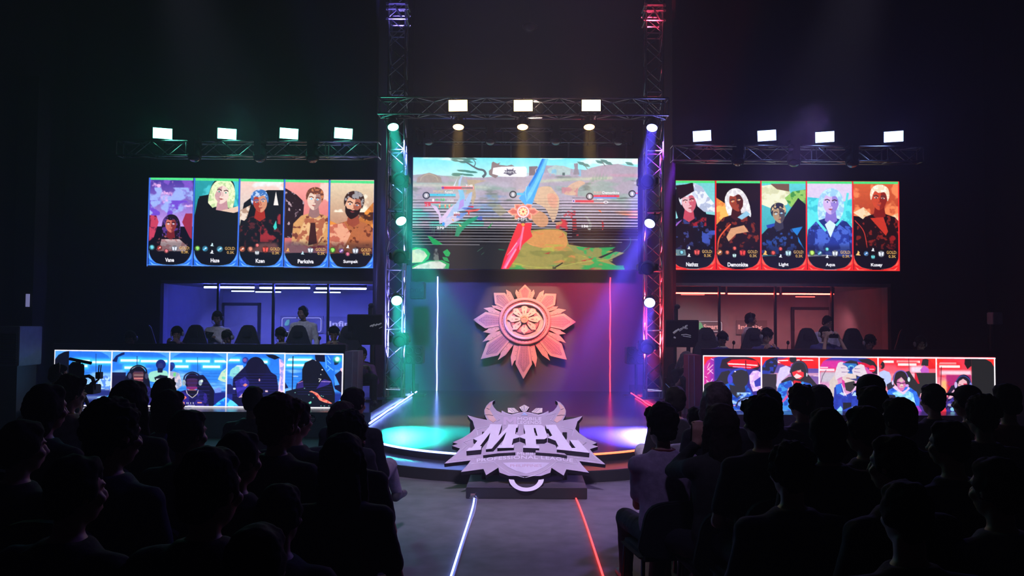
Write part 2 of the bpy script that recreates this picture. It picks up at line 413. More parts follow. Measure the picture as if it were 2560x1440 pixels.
def flood(label, pos, d, em, lcol, power, group, size=125):
    t = thing('flood_light', label, 'stage light', (0, 0, 0), group)
    MB().box((0, 0, .05), (.36, .225, .09)).build('housing', M_dkmetal, t, bevel=.008)
    MB().box((0, 0, 0), (.325, .19, .012)).build('lens', em, t)
    MB().tube([(-.20, 0, .05), (-.205, -.16, .06), (.205, -.16, .06), (.20, 0, .05)], .012).bar((0, -.16, .06), (0, -.24, .06), .02).bar((0, 0, .09), (0, 0, .21), .018).build('bracket', M_dkmetal, t)
    if power: spot(t, lcol, power, size, .6, .12, (0, 0, -.03))
    t.location = pos; t.rotation_mode = 'QUATERNION'; t.rotation_quaternion = aim(d)
    return t
fg = 'flat rectangular flood lights'
ords = ('leftmost', 'second from the left', 'third from the left', 'rightmost')
for o, x, y in zip(ords, (406.5, 567.5, 722.5, 858.5), (333.5, 334.5, 334, 333.5)):
    flood('%s of the four teal flood lights on the left side truss' % o, P(x, y, 15.32), (.38, -1, -.30), E_tealF, TEAL, 30, fg)
for o, x, y in zip(ords, (1755, 1917, 2062, 2234), (340, 339, 342.5, 341.5)):
    flood('%s of the four blue flood lights on the right side truss' % o, P(x, y, 15.32), (-.38, -1, -.30), E_blueF, (.22, .18, 1), 80, fg)
for o, x, y in zip(('left one', 'centre one', 'right one'), (1145, 1308, 1478), (264, 264, 263.5)):
    flood('%s of the three amber flood lights on the overhead truss' % o, P(x, y, 14.55), (-.05 + .03 * ((x - 1308) / 160), -1, -.12), E_amberF, (1, .6, .26), 45, fg)
# moving-head lamps (unlit)
M_lens = mat('unlit_lens_glass', (.03, .035, .035), .12, vary=.05, spec=.9)
def moving_head(label, pos, d, hang, group, s=1.0):
    t = thing('moving_head', label, 'stage light', pos, group); h = V(hang).normalized(); pos = V(pos)
    u, v, _ = frame_of(h); R = Matrix((u, v, -h)).transposed()
    MB().box(pos - h * .27 * s, (.26 * s, .22 * s, .1 * s), R).build('base', M_dkmetal, t, bevel=.012)
    for a in (-1, 1): MB().box(pos + u * (.155 * s * a) - h * .10 * s, (.04 * s, .12 * s, .28 * s), R).build('yoke_arm', M_dkmetal, t, bevel=.01)
    d = V(d).normalized()
    MB().lathe([(.06 * s, -.15 * s), (.10 * s, -.11 * s), (.125 * s, .02 * s), (.12 * s, .10 * s), (.105 * s, .13 * s), (.10 * s, .12 * s), (0, .12 * s)], pos, d, 24).build('head', M_dkmetal, t, True)
    MB().lathe([(0, .121 * s), (.098 * s, .121 * s), (.085 * s, .136 * s), (0, .142 * s)], pos, d, 24).build('lens', M_lens, t, True)
    return t
mg = 'unlit moving head lamps'
DN = (0, 0, -1)
for o, x, y in zip(('left', 'middle', 'right'), (487, 650, 781), (384, 385, 386)):
    moving_head('%s one of three dark moving heads hung under the left side truss' % o, P(x, y, 15.3), (.15, -.5, -.8), DN, mg)
for o, x, y in zip(('left', 'middle', 'right'), (1845, 1985, 2130), (394, 396, 398)):
    moving_head('%s one of three dark moving heads hung under the right side truss' % o, P(x, y, 15.3), (-.15, -.5, -.8), DN, mg)
for o, x in zip(ords, (1072, 1226, 1389, 1545)):
    moving_head('%s of four dark moving heads hung over the main screen' % o, P(x, 345, 17.85), (0, -.6, -.8), DN, mg)
for o, y in (('upper', 448), ('middle', 640), ('lower', 848)):
    moving_head('%s dark moving head clamped to the left tower' % o, P(998, y, DT - .41), (.2, -.9, -.3), (0, -1, 0), mg)
for o, y in (('upper', 452), ('middle', 668), ('lower', 866)):
    moving_head('%s dark moving head clamped to the right tower' % o, P(1620, y, DT - .41), (-.2, -.9, -.3), (0, -1, 0), mg)

# ---------------------------------------------------------------- light strips
E_sblue = emat('cold_blue_light_strip', (.20, .29, 1), 9); E_sred = emat('red_light_strip', (1, .035, .035), 4.0)
E_sorange = emat('orange_red_light_strip', (1, .14, .05), 3.8)
sg = 'glowing light strips'
def strip(label, pts, r, m, n=6):
    o = MB().tube(pts, r, n).build('light_strip', m, None, True); return tag(o, label, 'light strip', sg)
wob = lambda pts, a: [V(p) + V((random.uniform(-a, a), 0, random.uniform(-a * .6, a * .6))) for p in pts]
x1, x2 = P(1093.5, 800, 18.56).x, P(1525.5, 800, 18.56).x
strip('vertical blue light strip on the backdrop left of the sun emblem', wob([(x1, 18.57, ZS + (2.75 - ZS) * i / 14) for i in range(15)], .006), .014, E_sblue)
strip('vertical red light strip on the backdrop right of the sun emblem', wob([(x2, 18.57, ZS + (2.75 - ZS) * i / 14) for i in range(15)], .006), .014, E_sred)
strip('blue light strip along the inner edge of the left platform', wob([(-2.28 + .0 * i, 12.45 + (17.9 - 12.45) * i / 16, ZS + .03) for i in range(17)], .008), .014, E_sblue)
strip('red light strip along the inner edge of the right platform', wob([(2.28, 12.45 + (17.9 - 12.45) * i / 16, ZS + .03) for i in range(17)], .008), .014, E_sred)
strip('blue light strip along the left half of the rounded stage edge', [(x, y, ZS - .012) for x, y in arc(2.212, -PI / 2 + .04, -.02, 30)], .013, E_sblue)
strip('orange light strip along the right half of the rounded stage edge', [(x, y, ZS - .012) for x, y in arc(2.212, .02, PI / 2 - .04, 30)], .013, E_sorange)
a = [G(1186, 1240, .012), G(1183, 1262, .012), G(1172, 1300, .012), G(1151, 1365, .012), G(1127, 1441, .012), G(1102, 1520, .012)]
strip('blue light strip lying along the left side of the aisle', catmull([tuple(p) for p in a], 4, False), .0075, E_sblue)
a = [G(1440, 1246, .012), G(1447, 1262, .012), G(1463, 1305, .012), G(1483, 1365, .012), G(1508, 1441, .012), G(1533, 1520, .012)]
strip('red light strip lying along the right side of the aisle', catmull([tuple(p) for p in a], 4, False), .008, E_sred)
a = [G(1193, 1244, .006), G(1188, 1275, .006), G(1176, 1310, .006), G(1158, 1365, .006), G(1135, 1441, .006), G(1110, 1520, .006)]
M_clear = mat('clear_tape', (.5, .5, .58), .15, vary=.05)
tag(MB().tube(catmull([tuple(p) for p in a], 4, False), .005).build('cable', M_clear), 'thin pale cable running beside the blue aisle strip', 'cable')
t = thing('tape_end', 'crumpled silver tape at the start of the blue aisle strip', 'tape', G(1187, 1240, 0))
mb = MB(); b = G(1187, 1240, 0); b.y = 8.44
for k in range(7):
    mb.box(b + V((random.uniform(-.03, .03), random.uniform(-.03, .03), .02 + random.random() * .05)), (.05, .03, .006), Matrix.Rotation(random.random() * 3, 3, (random.random(), random.random(), random.random())))
mb.build('foil', mat('silver_tape', (.7, .7, .72), .2, .9), t)
# strips wound round the tower feet give the towers their own colour
def tube_light(label, px0, px1, py, D, m, r, group):
    a, b = P(px0, py, D), P(px1, py, D); z = (a.z + b.z) / 2
    t = thing('tube_light', label, 'tube light', ((a.x + b.x) / 2, D, z), group)
    MB().cap((a.x, D, z), (b.x, D, z), r).build('tube', m, t, True)
    MB().bx(a.x - .02, b.x + .02, D - .02, D + .02, z + r, 2.471).build('batten', M_dkmetal, t)
    return t
E_tubeB = emat('blue_white_tube', (.07, .085, 1), 130); E_tubeR = emat('red_tube', (1, .035, .025), 38)
E_tubeB2 = emat('pale_blue_tube', (.28, .34, 1), 6); E_tubeR2 = emat('dim_red_tube', (1, .10, .08), 3)
tg = 'tube lights on the room ceilings'
for o, (a, b, y) in zip(('left', 'middle', 'right'), ((512, 634, 718.5), (651, 773, 720), (792, 914, 721.5))):
    tube_light('%s front tube light glowing blue-white in the blue room' % o, a, b, y, 16.4, E_tubeB, .019, tg)
for o, (a, b, y) in zip(('left', 'middle', 'right'), ((580, 634, 728), (640, 701, 730), (786, 850, 731))):
    tube_light('%s rear tube light, dimmer, in the blue room' % o, a, b, y, 18.8, E_tubeB2, .016, tg)
for o, (a, b, y) in zip(('left', 'middle', 'right'), ((1686, 1811, 733), (1821, 1946, 734.5), (1957, 2083, 735))):
    tube_light('%s front tube light glowing red in the red room' % o, a, b, y, 16.4, E_tubeR, .014, tg)
for o, (a, b, y) in zip(('left', 'right'), ((1704, 1760, 736.5), (1990, 2036, 742))):
    tube_light('%s rear tube light, dim red, in the red room' % o, a, b, y, 18.8, E_tubeR2, .014, tg)

# ---------------------------------------------------------------- sun emblem on the backdrop
M_em = mat('emblem_peach_face', (.82, .52, .40), .42, vary=.05); M_em2 = mat('emblem_rose_inlay', (.56, .30, .32), .5, vary=.1, scale=30)
M_em3 = mat('emblem_pale_ring', (.72, .68, .85), .35, vary=.03); M_em4 = mat('emblem_cream_flower', (.98, .86, .66), .45, vary=.04)
M_emd = mat('emblem_dark_slots', (.18, .07, .09), .6)
DE = 18.5
def E2(zx, zy):
    p = P(1100 + zx / 4.8, 680 + zy / 4.8, DE); return V((p.x, p.z))
em = thing('sun_emblem', 'large eight-rayed peach sun emblem mounted on the dark backdrop', 'emblem', P(1312, 800, 18.58))
EO = V((0, DE, 0)); KE = (E2(100, 0) - E2(0, 0)).length / 100
C0 = E2(1018, 588)
MB().torus((C0.x, 18.56, C0.y), EX, EZ, 265 * KE, 240 * KE, .12, 32, 8, .04).build('mount', M_dkmetal, em)
for tx, ty in ((1020, 150), (1395, 262), (1630, 600), (1522, 1055), (1000, 1285), (490, 1045), (395, 575), (645, 250)):
    T = E2(tx, ty); L = (T - C0).length; d = (T - C0) / L; n = V((-d.y, d.x))
    k = KE * (1.0 if L > 560 * KE else .9 if L > 470 * KE else .74)
    q = lambda lst: [tuple(C0 + d * r + n * t) for r, t in lst]
    r0 = 262 * KE; a = L - r0
    main = [(r0, -58 * k), (r0 + a * .58, -100 * k), (L, 0), (r0 + a * .58, 100 * k), (r0, 58 * k)]
    rb = MB().prism(q(main), EO, EX, EZ, -.02, .06)
    for s in (-1, 1):
        rb.prism(q([(r0, s * 62 * k), (r0 + a * .48, s * 96 * k), (r0 + a * .50, s * 112 * k), (r0 + a * .66, s * 142 * k), (r0 + a * .40, s * 158 * k), (r0, s * 118 * k)]), EO, EX, EZ, -.02, .045)
    ry = rb.build('ray', M_em, em, bevel=.005)
    inn = [(r0, -38 * k), (r0 + a * .56, -70 * k), (r0 + a * .82, 0), (r0 + a * .56, 70 * k), (r0, 38 * k)]
    MB().prism(q(inn), EO, EX, EZ, .058, .064).build('inlay', M_em2, ry)
    mb = MB(); nn = max(9, int(a / (24 * KE)))
    for i in range(nn):
        r = r0 + a * .78 * (i + .7) / nn; w = (36 + 20 * min(1, i / nn / .7)) * k * (1 if r < r0 + a * .58 else max(.1, (r0 + a * .86 - r) / (a * .28)))
        for t in (-.62, 0, .62):
            c = C0 + d * r + n * (t * w); mb.box((c.x, DE - .066, c.y), (7 * KE, .006, 7 * KE), Matrix.Rotation(math.atan2(d.y, d.x), 3, 'Y').inverted())
    for s in (-1, 1):
        for i in range(3):
            c = C0 + d * (r0 + a * (.12 + .12 * i)) + n * (s * (88 + 7 * i) * k); mb.box((c.x, DE - .047, c.y), (9 * KE, .006, 6 * KE), Matrix.Rotation(-math.atan2(d.y, d.x), 3, 'Y'))
    mb.build('studs', M_emd, ry)
C1 = E2(1018, 592); c3 = V((C1.x, DE - .06, C1.y))
rg = MB().torus(c3, EX, EZ, 292 * KE, 262 * KE, 22 * KE, 64, 8, .045).torus(c3 + V((0, .01, 0)), EX, EZ, 262 * KE, 234 * KE, 14 * KE, 64, 8, .02).build('outer_ring', mat('emblem_rose_ring', (.80, .42, .40), .4, vary=.05), em, True)
mb = MB()
for i in range(44):
    t = 2 * PI * i / 44; mb.box((c3.x + 270 * KE * math.cos(t), c3.y - .035, c3.z + 242 * KE * math.sin(t)), (9 * KE, .012, 6 * KE), Matrix.Rotation(-t - PI / 2, 3, 'Y'))
mb.build('studs', M_emd, rg)
MB().torus(c3, EX, EZ, 238 * KE, 208 * KE, 17 * KE, 56, 10, .05).build('inner_ring', M_em3, em, True)
MB().prism([(C1.x + 232 * KE * math.cos(2 * PI * i / 48), C1.y + 204 * KE * math.sin(2 * PI * i / 48)) for i in range(48)], EO, EX, EZ, -.01, .03).build('disc', mat('emblem_pink_disc', (.95, .68, .58), .5, vary=.12, scale=14), em)
MB().torus(c3 + V((0, .02, 0)), EX, EZ, 150 * KE, 132 * KE, 24 * KE, 48, 6, .015).build('disc_band', M_em2, em, True)
C2 = E2(1012, 566)
for i in range(8):
    t = PI / 2 + i * PI / 4; d = V((math.cos(t), math.sin(t) * .92)); n = V((-d.y, d.x)); q = lambda lst: [tuple(C2 + d * (r * KE) + n * (s * KE)) for r, s in lst]
    pb = MB().prism(q([(40, -16), (120, -34), (160, -42), (170, -22), (200, 0), (170, 22), (160, 42), (120, 34), (40, 16)]), EO, EX, EZ, .03, .075).build('petal', M_em4, em, bevel=.006)
    MB().prism(q([(75, -3), (110, -5), (110, 5), (75, 3)]), EO, EX, EZ, .073, .08).prism(q([(145, -5), (155, 0), (145, 5), (138, 0)]), EO, EX, EZ, .073, .08).build('slot', M_emd, pb)
hb = MB().lathe([(48 * KE, .07), (48 * KE, .10), (42 * KE, .12), (30 * KE, .12), (28 * KE, .105), (0, .105)], (C2.x, DE, C2.y), (0, -1, 0), 28).build('hub', mat('emblem_gold_hub', (.95, .62, .36), .35, vary=.04), em)
MB().prism([tuple(C2 + V((x, y)) * KE) for x, y in ((-18, -12), (18, -12), (24, 10), (10, 2), (0, 18), (-10, 2), (-24, 10))], EO, EX, EZ, .10, .118).build('crown', M_em, hb)

# ---------------------------------------------------------------- tilted logo sign in front of the stage
TH = math.radians(40); SO = G(1312, 1236, .06); SU = EX; SVv = V((0, math.cos(TH), math.sin(TH))); SN = SU.cross(SVv)
def S(px, py, h=0.0):
    d = ray(px, py); o = SO + SN * h; t = (o - EYE).dot(SN) / d.dot(SN); q = EYE + d * t - o
    return (q.dot(SU), q.dot(SVv))
A = lambda lst, h=0.0: [S(1100 + x / 7.2, 990 + y / 7.2, h) for x, y in lst]
B = lambda lst, h=0.0: [S(1300 + x / 7.2, 990 + y / 7.2, h) for x, y in lst]
Z = lambda lst, h=0.0: [S(1080 + x / 4.965, 970 + y / 4.965, h) for x, y in lst]
mir = lambda lst: [(-x, y) for x, y in lst][::-1]
M_sg = mat('sign_lavender_face', (.50, .44, .55), .5, vary=.10, scale=3); M_sl = mat('sign_pale_letters', (.80, .77, .88), .45, vary=.05, scale=3)
M_ss = mat('sign_dark_sides', (.035, .028, .045), .6); M_sh = mat('sign_peach_horn', (.72, .50, .44), .5, vary=.15, scale=8)
M_sln = mat('sign_white_line', (.85, .82, .92), .5, vary=0); M_sp = mat('sign_pink_letters_flat', (.55, .36, .48), .5, vary=0)
M_sw = mat('sign_pale_shield', (.68, .64, .78), .5, vary=.05)
sgn = thing('logo_sign', 'large tilted lavender logo sign with bull horns standing before the stage', 'sign', (SO.x, SO.y + .5, 0))
lh = A([(1520, 285), (1400, 300), (1290, 330), (1200, 305), (1112, 262), (1108, 302), (1020, 262), (965, 195), (942, 140), (950, 100), (990, 72), (900, 108), (835, 175), (797, 255), (800, 325), (825, 385), (852, 432), (660, 395), (495, 345), (540, 405), (588, 448), (608, 520), (628, 582), (560, 655), (405, 755), (230, 832), (320, 862), (215, 895), (362, 945), (280, 1045), (75, 1218), (552, 1160), (500, 1232), (375, 1368), (782, 1312), (830, 1425), (1050, 1288)]) + Z([(838, 1048), (955, 1090)])
lh[0] = (0, lh[0][1])
out = lh + mir(lh)[:-1]
zo = SO + SN * 0
def plate(name, pol, m, h0, h1, par, side=M_ss, th=.002):
    b = MB().prism(pol, SO, SU, SVv, h0, h1 - th).build(name, side, par)
    MB().prism(pol, SO, SU, SVv, h1 - th, h1).build(name + '_face', m, b)
    return b
pb = plate('plate', out, M_sg, -.055, 0, sgn)
ring = [(218 * math.cos(t), 160 * math.sin(t)) for t in np.linspace(PI + .05, 2 * PI - .05, 24)]
rin = [(152 * math.cos(t), 112 * math.sin(t)) for t in np.linspace(2 * PI - .12, PI + .12, 20)]
rp = Z([(1171 + x, 1130 - y) for x, y in ring] + [(1171 + x, 1132 - y) for x, y in rin])
plate('ring', rp, M_sl, -.055, .008, sgn)
for f in (lambda l: l, mir):
    hn = plate('horn', f(A([(938, 112), (925, 165), (893, 242), (955, 355), (1015, 440), (958, 478), (878, 425), (838, 360), (806, 290), (815, 232), (860, 172)])), M_sh, 0, .004, sgn, M_sh, .001)
    mb = MB()
    for l in ([(838, 225), (890, 246)], [(812, 345), (880, 342), (955, 358)]):
        p = f(A(l)); mb.tube([SO + SU * a + SVv * b + SN * .005 for a, b in p], .003)
    mb.build('groove', M_ss, hn)
    mb = MB()
    for l in ([(1520, 290), (1315, 355), (1160, 318), (1155, 360), (970, 310), (1075, 432), (1010, 462), (1060, 495)], [(890, 545), (660, 605), (685, 720)], [(595, 770), (425, 832), (497, 880), (165, 1170), (645, 1105), (560, 1222), (965, 1182), (1110, 1300), (1240, 1385), (1380, 1435), (1520, 1470)]):
        p = f(A(l)); mb.tube([SO + SU * a + SVv * b + SN * .002 for a, b in p], .0035, 4)
    mb.build('outline', M_sln, sgn)
    plate('sunray', f(Z([(942, 305), (940, 250), (1020, 250), (1078, 300), (1000, 318)])), mat('sign_cream_ray', (.82, .74, .66), .5, vary=.25, scale=16), -.03, .004, sgn)
plate('sunray', Z([(1118, 292), (1085, 242), (1145, 210), (1208, 242), (1172, 292), (1145, 300)]), mat('sign_cream_ray'), -.03, .004, sgn)
mb = MB()
for l in ([(1000, 300), (950, 262)], [(1030, 300), (985, 258)], [(1130, 288), (1105, 240)], [(1160, 288), (1188, 240)], [(1145, 288), (1145, 222)], [(1290, 300), (1340, 262)], [(1262, 300), (1305, 258)]):
    mb.tube([SO + SU * a + SVv * b + SN * .005 for a, b in Z(l)], .004, 4)
mb.build('sunray_groove', M_sg, sgn)
plate('shield', Z([(875, 930), (1020, 925), (1170, 923), (1320, 925), (1465, 930), (1390, 985), (1300, 1030), (1170, 1066), (1040, 1030), (945, 985)]), M_sw, 0, .003, sgn, M_sw, .001)
plate('gem', Z([(1146, 305), (1190, 345), (1146, 338), (1105, 345)]), mat('sign_sky_gem', (.45, .62, .85), .4, vary=.05), 0, .004, sgn, M_sg, .001)
HL = .075
def letter(pol): return plate('letter', pol, M_sl, .002, HL, sgn, M_ss, .004)
letter(A([(905, 505), (1115, 510), (1052, 712), (1215, 560), (1230, 510), (1410, 510), (1395, 570), (1370, 570), (1352, 680), (1432, 716), (1432, 739), (1318, 772), (1292, 878), (1335, 880), (1325, 930), (1030, 935), (1062, 885), (1108, 885), (1195, 645), (932, 945), (825, 960), (908, 655), (718, 900), (748, 905), (735, 965), (475, 990), (522, 930), (575, 930), (672, 805), (598, 768), (762, 690), (880, 560)], HL))
letter(B([(65, 515), (250, 517), (246, 575), (270, 715), (315, 715), (276, 575), (247, 575.5), (251, 517), (370, 520), (420, 540), (445, 580), (490, 720), (485, 750), (440, 775), (285, 778), (295, 885), (348, 890), (345, 940), (55, 930), (62, 890), (105, 885), (95, 775), (-4, 739), (-4, 716), (92, 680), (92, 640), (68, 570)], HL))
letter(B([(455, 520), (645, 515), (682, 580), (930, 935), (1000, 935), (895, 790), (1050, 795), (1250, 1022), (662, 960), (668, 908), (695, 910), (640, 802), (500, 750), (580, 710), (510, 590), (482, 590)], HL))
for pol in (A([(775, 1066), (800, 1010), (1350, 975), (1357, 1012), (1040, 1030)], .05), B([(280, 1012), (285, 975), (800, 1030), (848, 1072), (680, 1042)], .05)):
    plate('base_bar', pol, M_sg, .002, .05, sgn, M_ss, .003)
def sign_text(s, x0, x1, y0, y1, m, bend=0.0, bold=0.0, slant=0):
    pts, fs = text_fit(s, bold); out = []
    for x, y in pts:
        out.append(Z([(x0 + (x1 - x0) * x + slant * (y - .5), y1 + (y0 - y1) * y + bend * ((x - .5) * 2) ** 2)])[0])
    mb = MB(); mb.add([SO + SU * a + SVv * b + SN * .004 for a, b in out], fs)
    mb.add([SO + SU * a + SVv * b + SN * .001 for a, b in out], fs)
    return mb.build('lettering', m, sgn, recalc=False)
M_sr = mat('sign_rose_print', (.66, .56, .68), .5, vary=0)
sign_text('MOBILE', 1062, 1358, 366, 402, M_sln); sign_text('LEGENDS', 1062, 1358, 412, 446, M_sln)
sign_text('MLBB', 1060, 1258, 800, 831, M_sln); sign_text('PROFESSIONAL LEAGUE', 556, 1750, 840, 880, M_sln, 42); sign_text('PHILIPPINES', 972, 1360, 950, 983, M_sp)
plate('monogram', Z([(885, 462), (890, 362), (935, 362), (965, 400), (1000, 362), (1045, 362), (1047, 462), (1015, 462), (1012, 400), (968, 440), (922, 400), (918, 462)]), mat('sign_dusk_mark', (.62, .52, .66), .5, vary=.1), 0, .003, sgn, M_sg, .001)
MB().bx(G(1166, 1243).x, G(1466, 1243).x, 8.52, 9.2, 0, .111).build('base_box', mat('sign_dark_base', (.010, .009, .012), .6), sgn, bevel=.006)
MB().bx(G(1166, 1243).x + .004, G(1466, 1243).x - .004, 8.524, 9.2, .111, .117).build('base_top', mat('sign_base_top', (.075, .06, .085), .5), sgn)
MB().bx(-.6, .62, 9.42, 9.62, ZL, .70).build('back_stand', mat('sign_dark_base'), sgn, bevel=.006)
for x in (-.42, .44):
    MB().bar((x, 8.95, .10), (x, 9.05, .60), .025).build('strut', mat('sign_dark_base'), sgn)
# ---------------------------------------------------------------- pictures shown on the LED screens
def vnoise(W, H, s, seed, octv=4):
    rs = np.random.RandomState(seed); out = np.zeros((H, W)); amp = 1; tot = 0
    for o in range(octv):
        gx, gy = int(W / s) + 3, int(H / s) + 3; g = rs.rand(gy, gx)
        x = np.arange(W) / s; y = np.arange(H) / s; xi = x.astype(int); yi = y.astype(int)
        fx = x - xi; fy = y - yi; fx = fx * fx * (3 - 2 * fx); fy = fy * fy * (3 - 2 * fy)
        a = g[np.ix_(yi, xi)] * (1 - fx) + g[np.ix_(yi, xi + 1)] * fx
        b = g[np.ix_(yi + 1, xi)] * (1 - fx) + g[np.ix_(yi + 1, xi + 1)] * fx
        out += amp * (a * (1 - fy[:, None]) + b * fy[:, None]); tot += amp; amp *= .5; s = max(1.2, s / 2)
    return out / tot
class Canvas:
    def __init__(s, x0, y0, w, h):
        s.x0, s.y0, s.W, s.H = x0, y0, w, h; s.a = np.zeros((h, w, 3)); s.ox, s.oy, s.k = 0, 0, 1; s.clip = None
    def view(s, ox, oy, k): s.ox, s.oy, s.k = ox, oy, k; return s
    def T(s, pts): return [(s.ox + x / s.k - s.x0, s.oy + y / s.k - s.y0) for x, y in pts]
    def cover(s, loops, ss=4):
        m = np.zeros((s.H, s.W)); segs = []
        for lp in loops:
            n = len(lp)
            for i in range(n):
                (xa, ya), (xb, yb) = lp[i], lp[(i + 1) % n]
                if ya != yb: segs.append((xa, ya, xb, yb) if ya < yb else (xb, yb, xa, ya))
        if not segs: return m
        E = np.array(segs); r0 = max(0, int(E[:, 1].min())); r1 = min(s.H - 1, int(E[:, 3].max()))
        for r in range(r0, r1 + 1):
            row = m[r]
            for j in range(ss):
                y = r + (j + .5) / ss; k = (E[:, 1] <= y) & (E[:, 3] > y)
                if not k.any(): continue
                e = E[k]; xs = np.sort(e[:, 0] + (y - e[:, 1]) * (e[:, 2] - e[:, 0]) / (e[:, 3] - e[:, 1]))
                for q in range(0, len(xs) - 1, 2):
                    xa, xb = max(0, xs[q]), min(s.W - 1e-6, xs[q + 1])
                    if xb <= xa: continue
                    ia, ib = int(xa), int(xb)
                    if ia == ib: row[ia] += xb - xa
                    else: row[ia] += ia + 1 - xa; row[ia + 1:ib] += 1; row[ib] += xb - ib
        return m / ss
    def paint(s, m, c, al=1.0):
        if s.clip is not None: m = m * s.clip
        m = np.clip(m * al, 0, 1)[..., None]; s.a = s.a * (1 - m) + np.asarray(c, float) * m
    def blur(s, m, r):
        r = int(max(1, r)); k = np.ones(2 * r + 1) / (2 * r + 1)
        for _ in range(2):
            m = np.apply_along_axis(lambda v: np.convolve(np.pad(v, r, 'edge'), k, 'valid'), 0, m)
            m = np.apply_along_axis(lambda v: np.convolve(np.pad(v, r, 'edge'), k, 'valid'), 1, m)
        return m
    def poly(s, pts, c, sm=0, soft=0, al=1.0, tex=None, tw=.45, seed=1, sc=14):
        p = s.T(pts)
        if sm: p = catmull(p, 5)
        m = s.cover([p])
        if soft: m = s.blur(m, soft)
        s.paint(m, c, al)
        if tex is not None:
            n = vnoise(s.W, s.H, sc, seed); s.paint(m * np.clip((n - tw) * 14, 0, 1), tex, al)
    def ell(s, x, y, rx, ry, c, rot=0, **k):
        cs, sn = math.cos(math.radians(rot)), math.sin(math.radians(rot))
        s.poly([(x + rx * math.cos(t) * cs - ry * math.sin(t) * sn, y + rx * math.cos(t) * sn + ry * math.sin(t) * cs) for t in np.linspace(0, 2 * PI, 28, endpoint=False)], c, **k)
    def rect(s, x0, y0, x1, y1, c, **k): s.poly([(x0, y0), (x1, y0), (x1, y1), (x0, y1)], c, **k)
    def line(s, pts, w, c, sm=0, w2=None, **k):
        p = [np.array(q, float) for q in (catmull(pts, 5, False) if sm else pts)]; L, R = [], []; w2 = w if w2 is None else w2
        for i, q in enumerate(p):
            d = p[min(i + 1, len(p) - 1)] - p[max(i - 1, 0)]; d = d / (np.linalg.norm(d) + 1e-9); n = np.array((-d[1], d[0])); h = (w + (w2 - w) * i / max(1, len(p) - 1)) / 2
            L.append(tuple(q + n * h)); R.append(tuple(q - n * h))
        s.poly(L + R[::-1], c, **k)
    def text(s, t, x0, x1, y0, y1, c, bold=.0, al=1.0):
        pts, fs = text_fit(t, bold); q = s.T([(x0 + (x1 - x0) * x, y1 + (y0 - y1) * y) for x, y in pts]); m = np.zeros((s.H, s.W))
        for f in fs: m += s.cover([[q[i] for i in f]], 3)
        s.paint(np.clip(m, 0, 1), c, al)
    def grad(s, x0, y0, x1, y1, c0, c1, horiz=False):
        (a, b), (c, d) = s.T([(x0, y0), (x1, y1)]); a, b, c, d = [int(round(v)) for v in (a, b, c, d)]
        a, b = max(0, a), max(0, b); sub = s.a[b:d, a:c]
        if sub.size == 0: return
        t = np.linspace(0, 1, sub.shape[1])[None, :, None] if horiz else np.linspace(0, 1, sub.shape[0])[:, None, None]
        g = np.asarray(c0, float) * (1 - t) + np.asarray(c1, float) * t + np.zeros_like(sub)
        if s.clip is not None:
            m = s.clip[b:d, a:c, None]; g = sub * (1 - m) + g * m
        s.a[b:d, a:c] = g
    def window(s, x0, y0, x1, y1): s.clip = s.cover([s.T([(x0, y0), (x1, y0), (x1, y1), (x0, y1)])])
    def blotch(s, x0, y0, x1, y1, c, sc, th, seed, sh=10, al=1.0, stretch=1):
        m = s.cover([s.T([(x0, y0), (x1, y0), (x1, y1), (x0, y1)])])
        if stretch != 1:
            n = vnoise(int(s.W / stretch) + 2, s.H, sc, seed); ix = np.minimum((np.arange(s.W) / stretch).astype(int), n.shape[1] - 1); n = n[:, ix]
        else: n = vnoise(s.W, s.H, sc, seed)
        s.paint(m * np.clip((n - th) * sh, 0, 1), c, al)
def show(name, cv, rect, parent, label=None, cols=None):
    X0, X1, Z0, Z1, D = rect; a = cv.a if cols is None else cv.a[:, cols[0]:cols[1]]
    H, W = a.shape[:2]
    xs = np.linspace(X0, X1, W); zs = np.linspace(Z1, Z0, H); gx, gz = np.meshgrid(xs, zs)
    off = V((0, 0, 0)); q = parent
    while q: off += q.location; q = q.parent
    co = np.stack([gx - off.x, np.full_like(gx, D - off.y), gz - off.z], -1).reshape(-1, 3).astype(np.float32)
    i = np.arange(W * H).reshape(H, W); f = np.stack([i[:-1, :-1], i[1:, :-1], i[1:, 1:], i[:-1, 1:]], -1).reshape(-1, 4)
    me = bpy.data.meshes.new(name); me.vertices.add(len(co)); me.vertices.foreach_set('co', co.ravel())
    me.loops.add(f.size); me.loops.foreach_set('vertex_index', f.ravel().astype(np.int32))
    me.polygons.add(len(f)); me.polygons.foreach_set('loop_start', np.arange(0, f.size, 4, dtype=np.int32))
    at = me.attributes.new('picture', 'FLOAT_COLOR', 'POINT'); c = np.clip(a, 0, 255) / 255
    c = np.where(c <= .04045, c / 12.92, ((c + .055) / 1.055) ** 2.4); c = np.concatenate([c, np.ones((H, W, 1))], -1)
    at.data.foreach_set('color', c.reshape(-1).astype(np.float32))
    me.update(calc_edges=True); me.validate(); me.materials.append(mat_screen('led_screen_picture', 1.42))
    o = bpy.data.objects.new(name, me); COL.objects.link(o); o.parent = parent
    if label: o['label'] = label
    return o

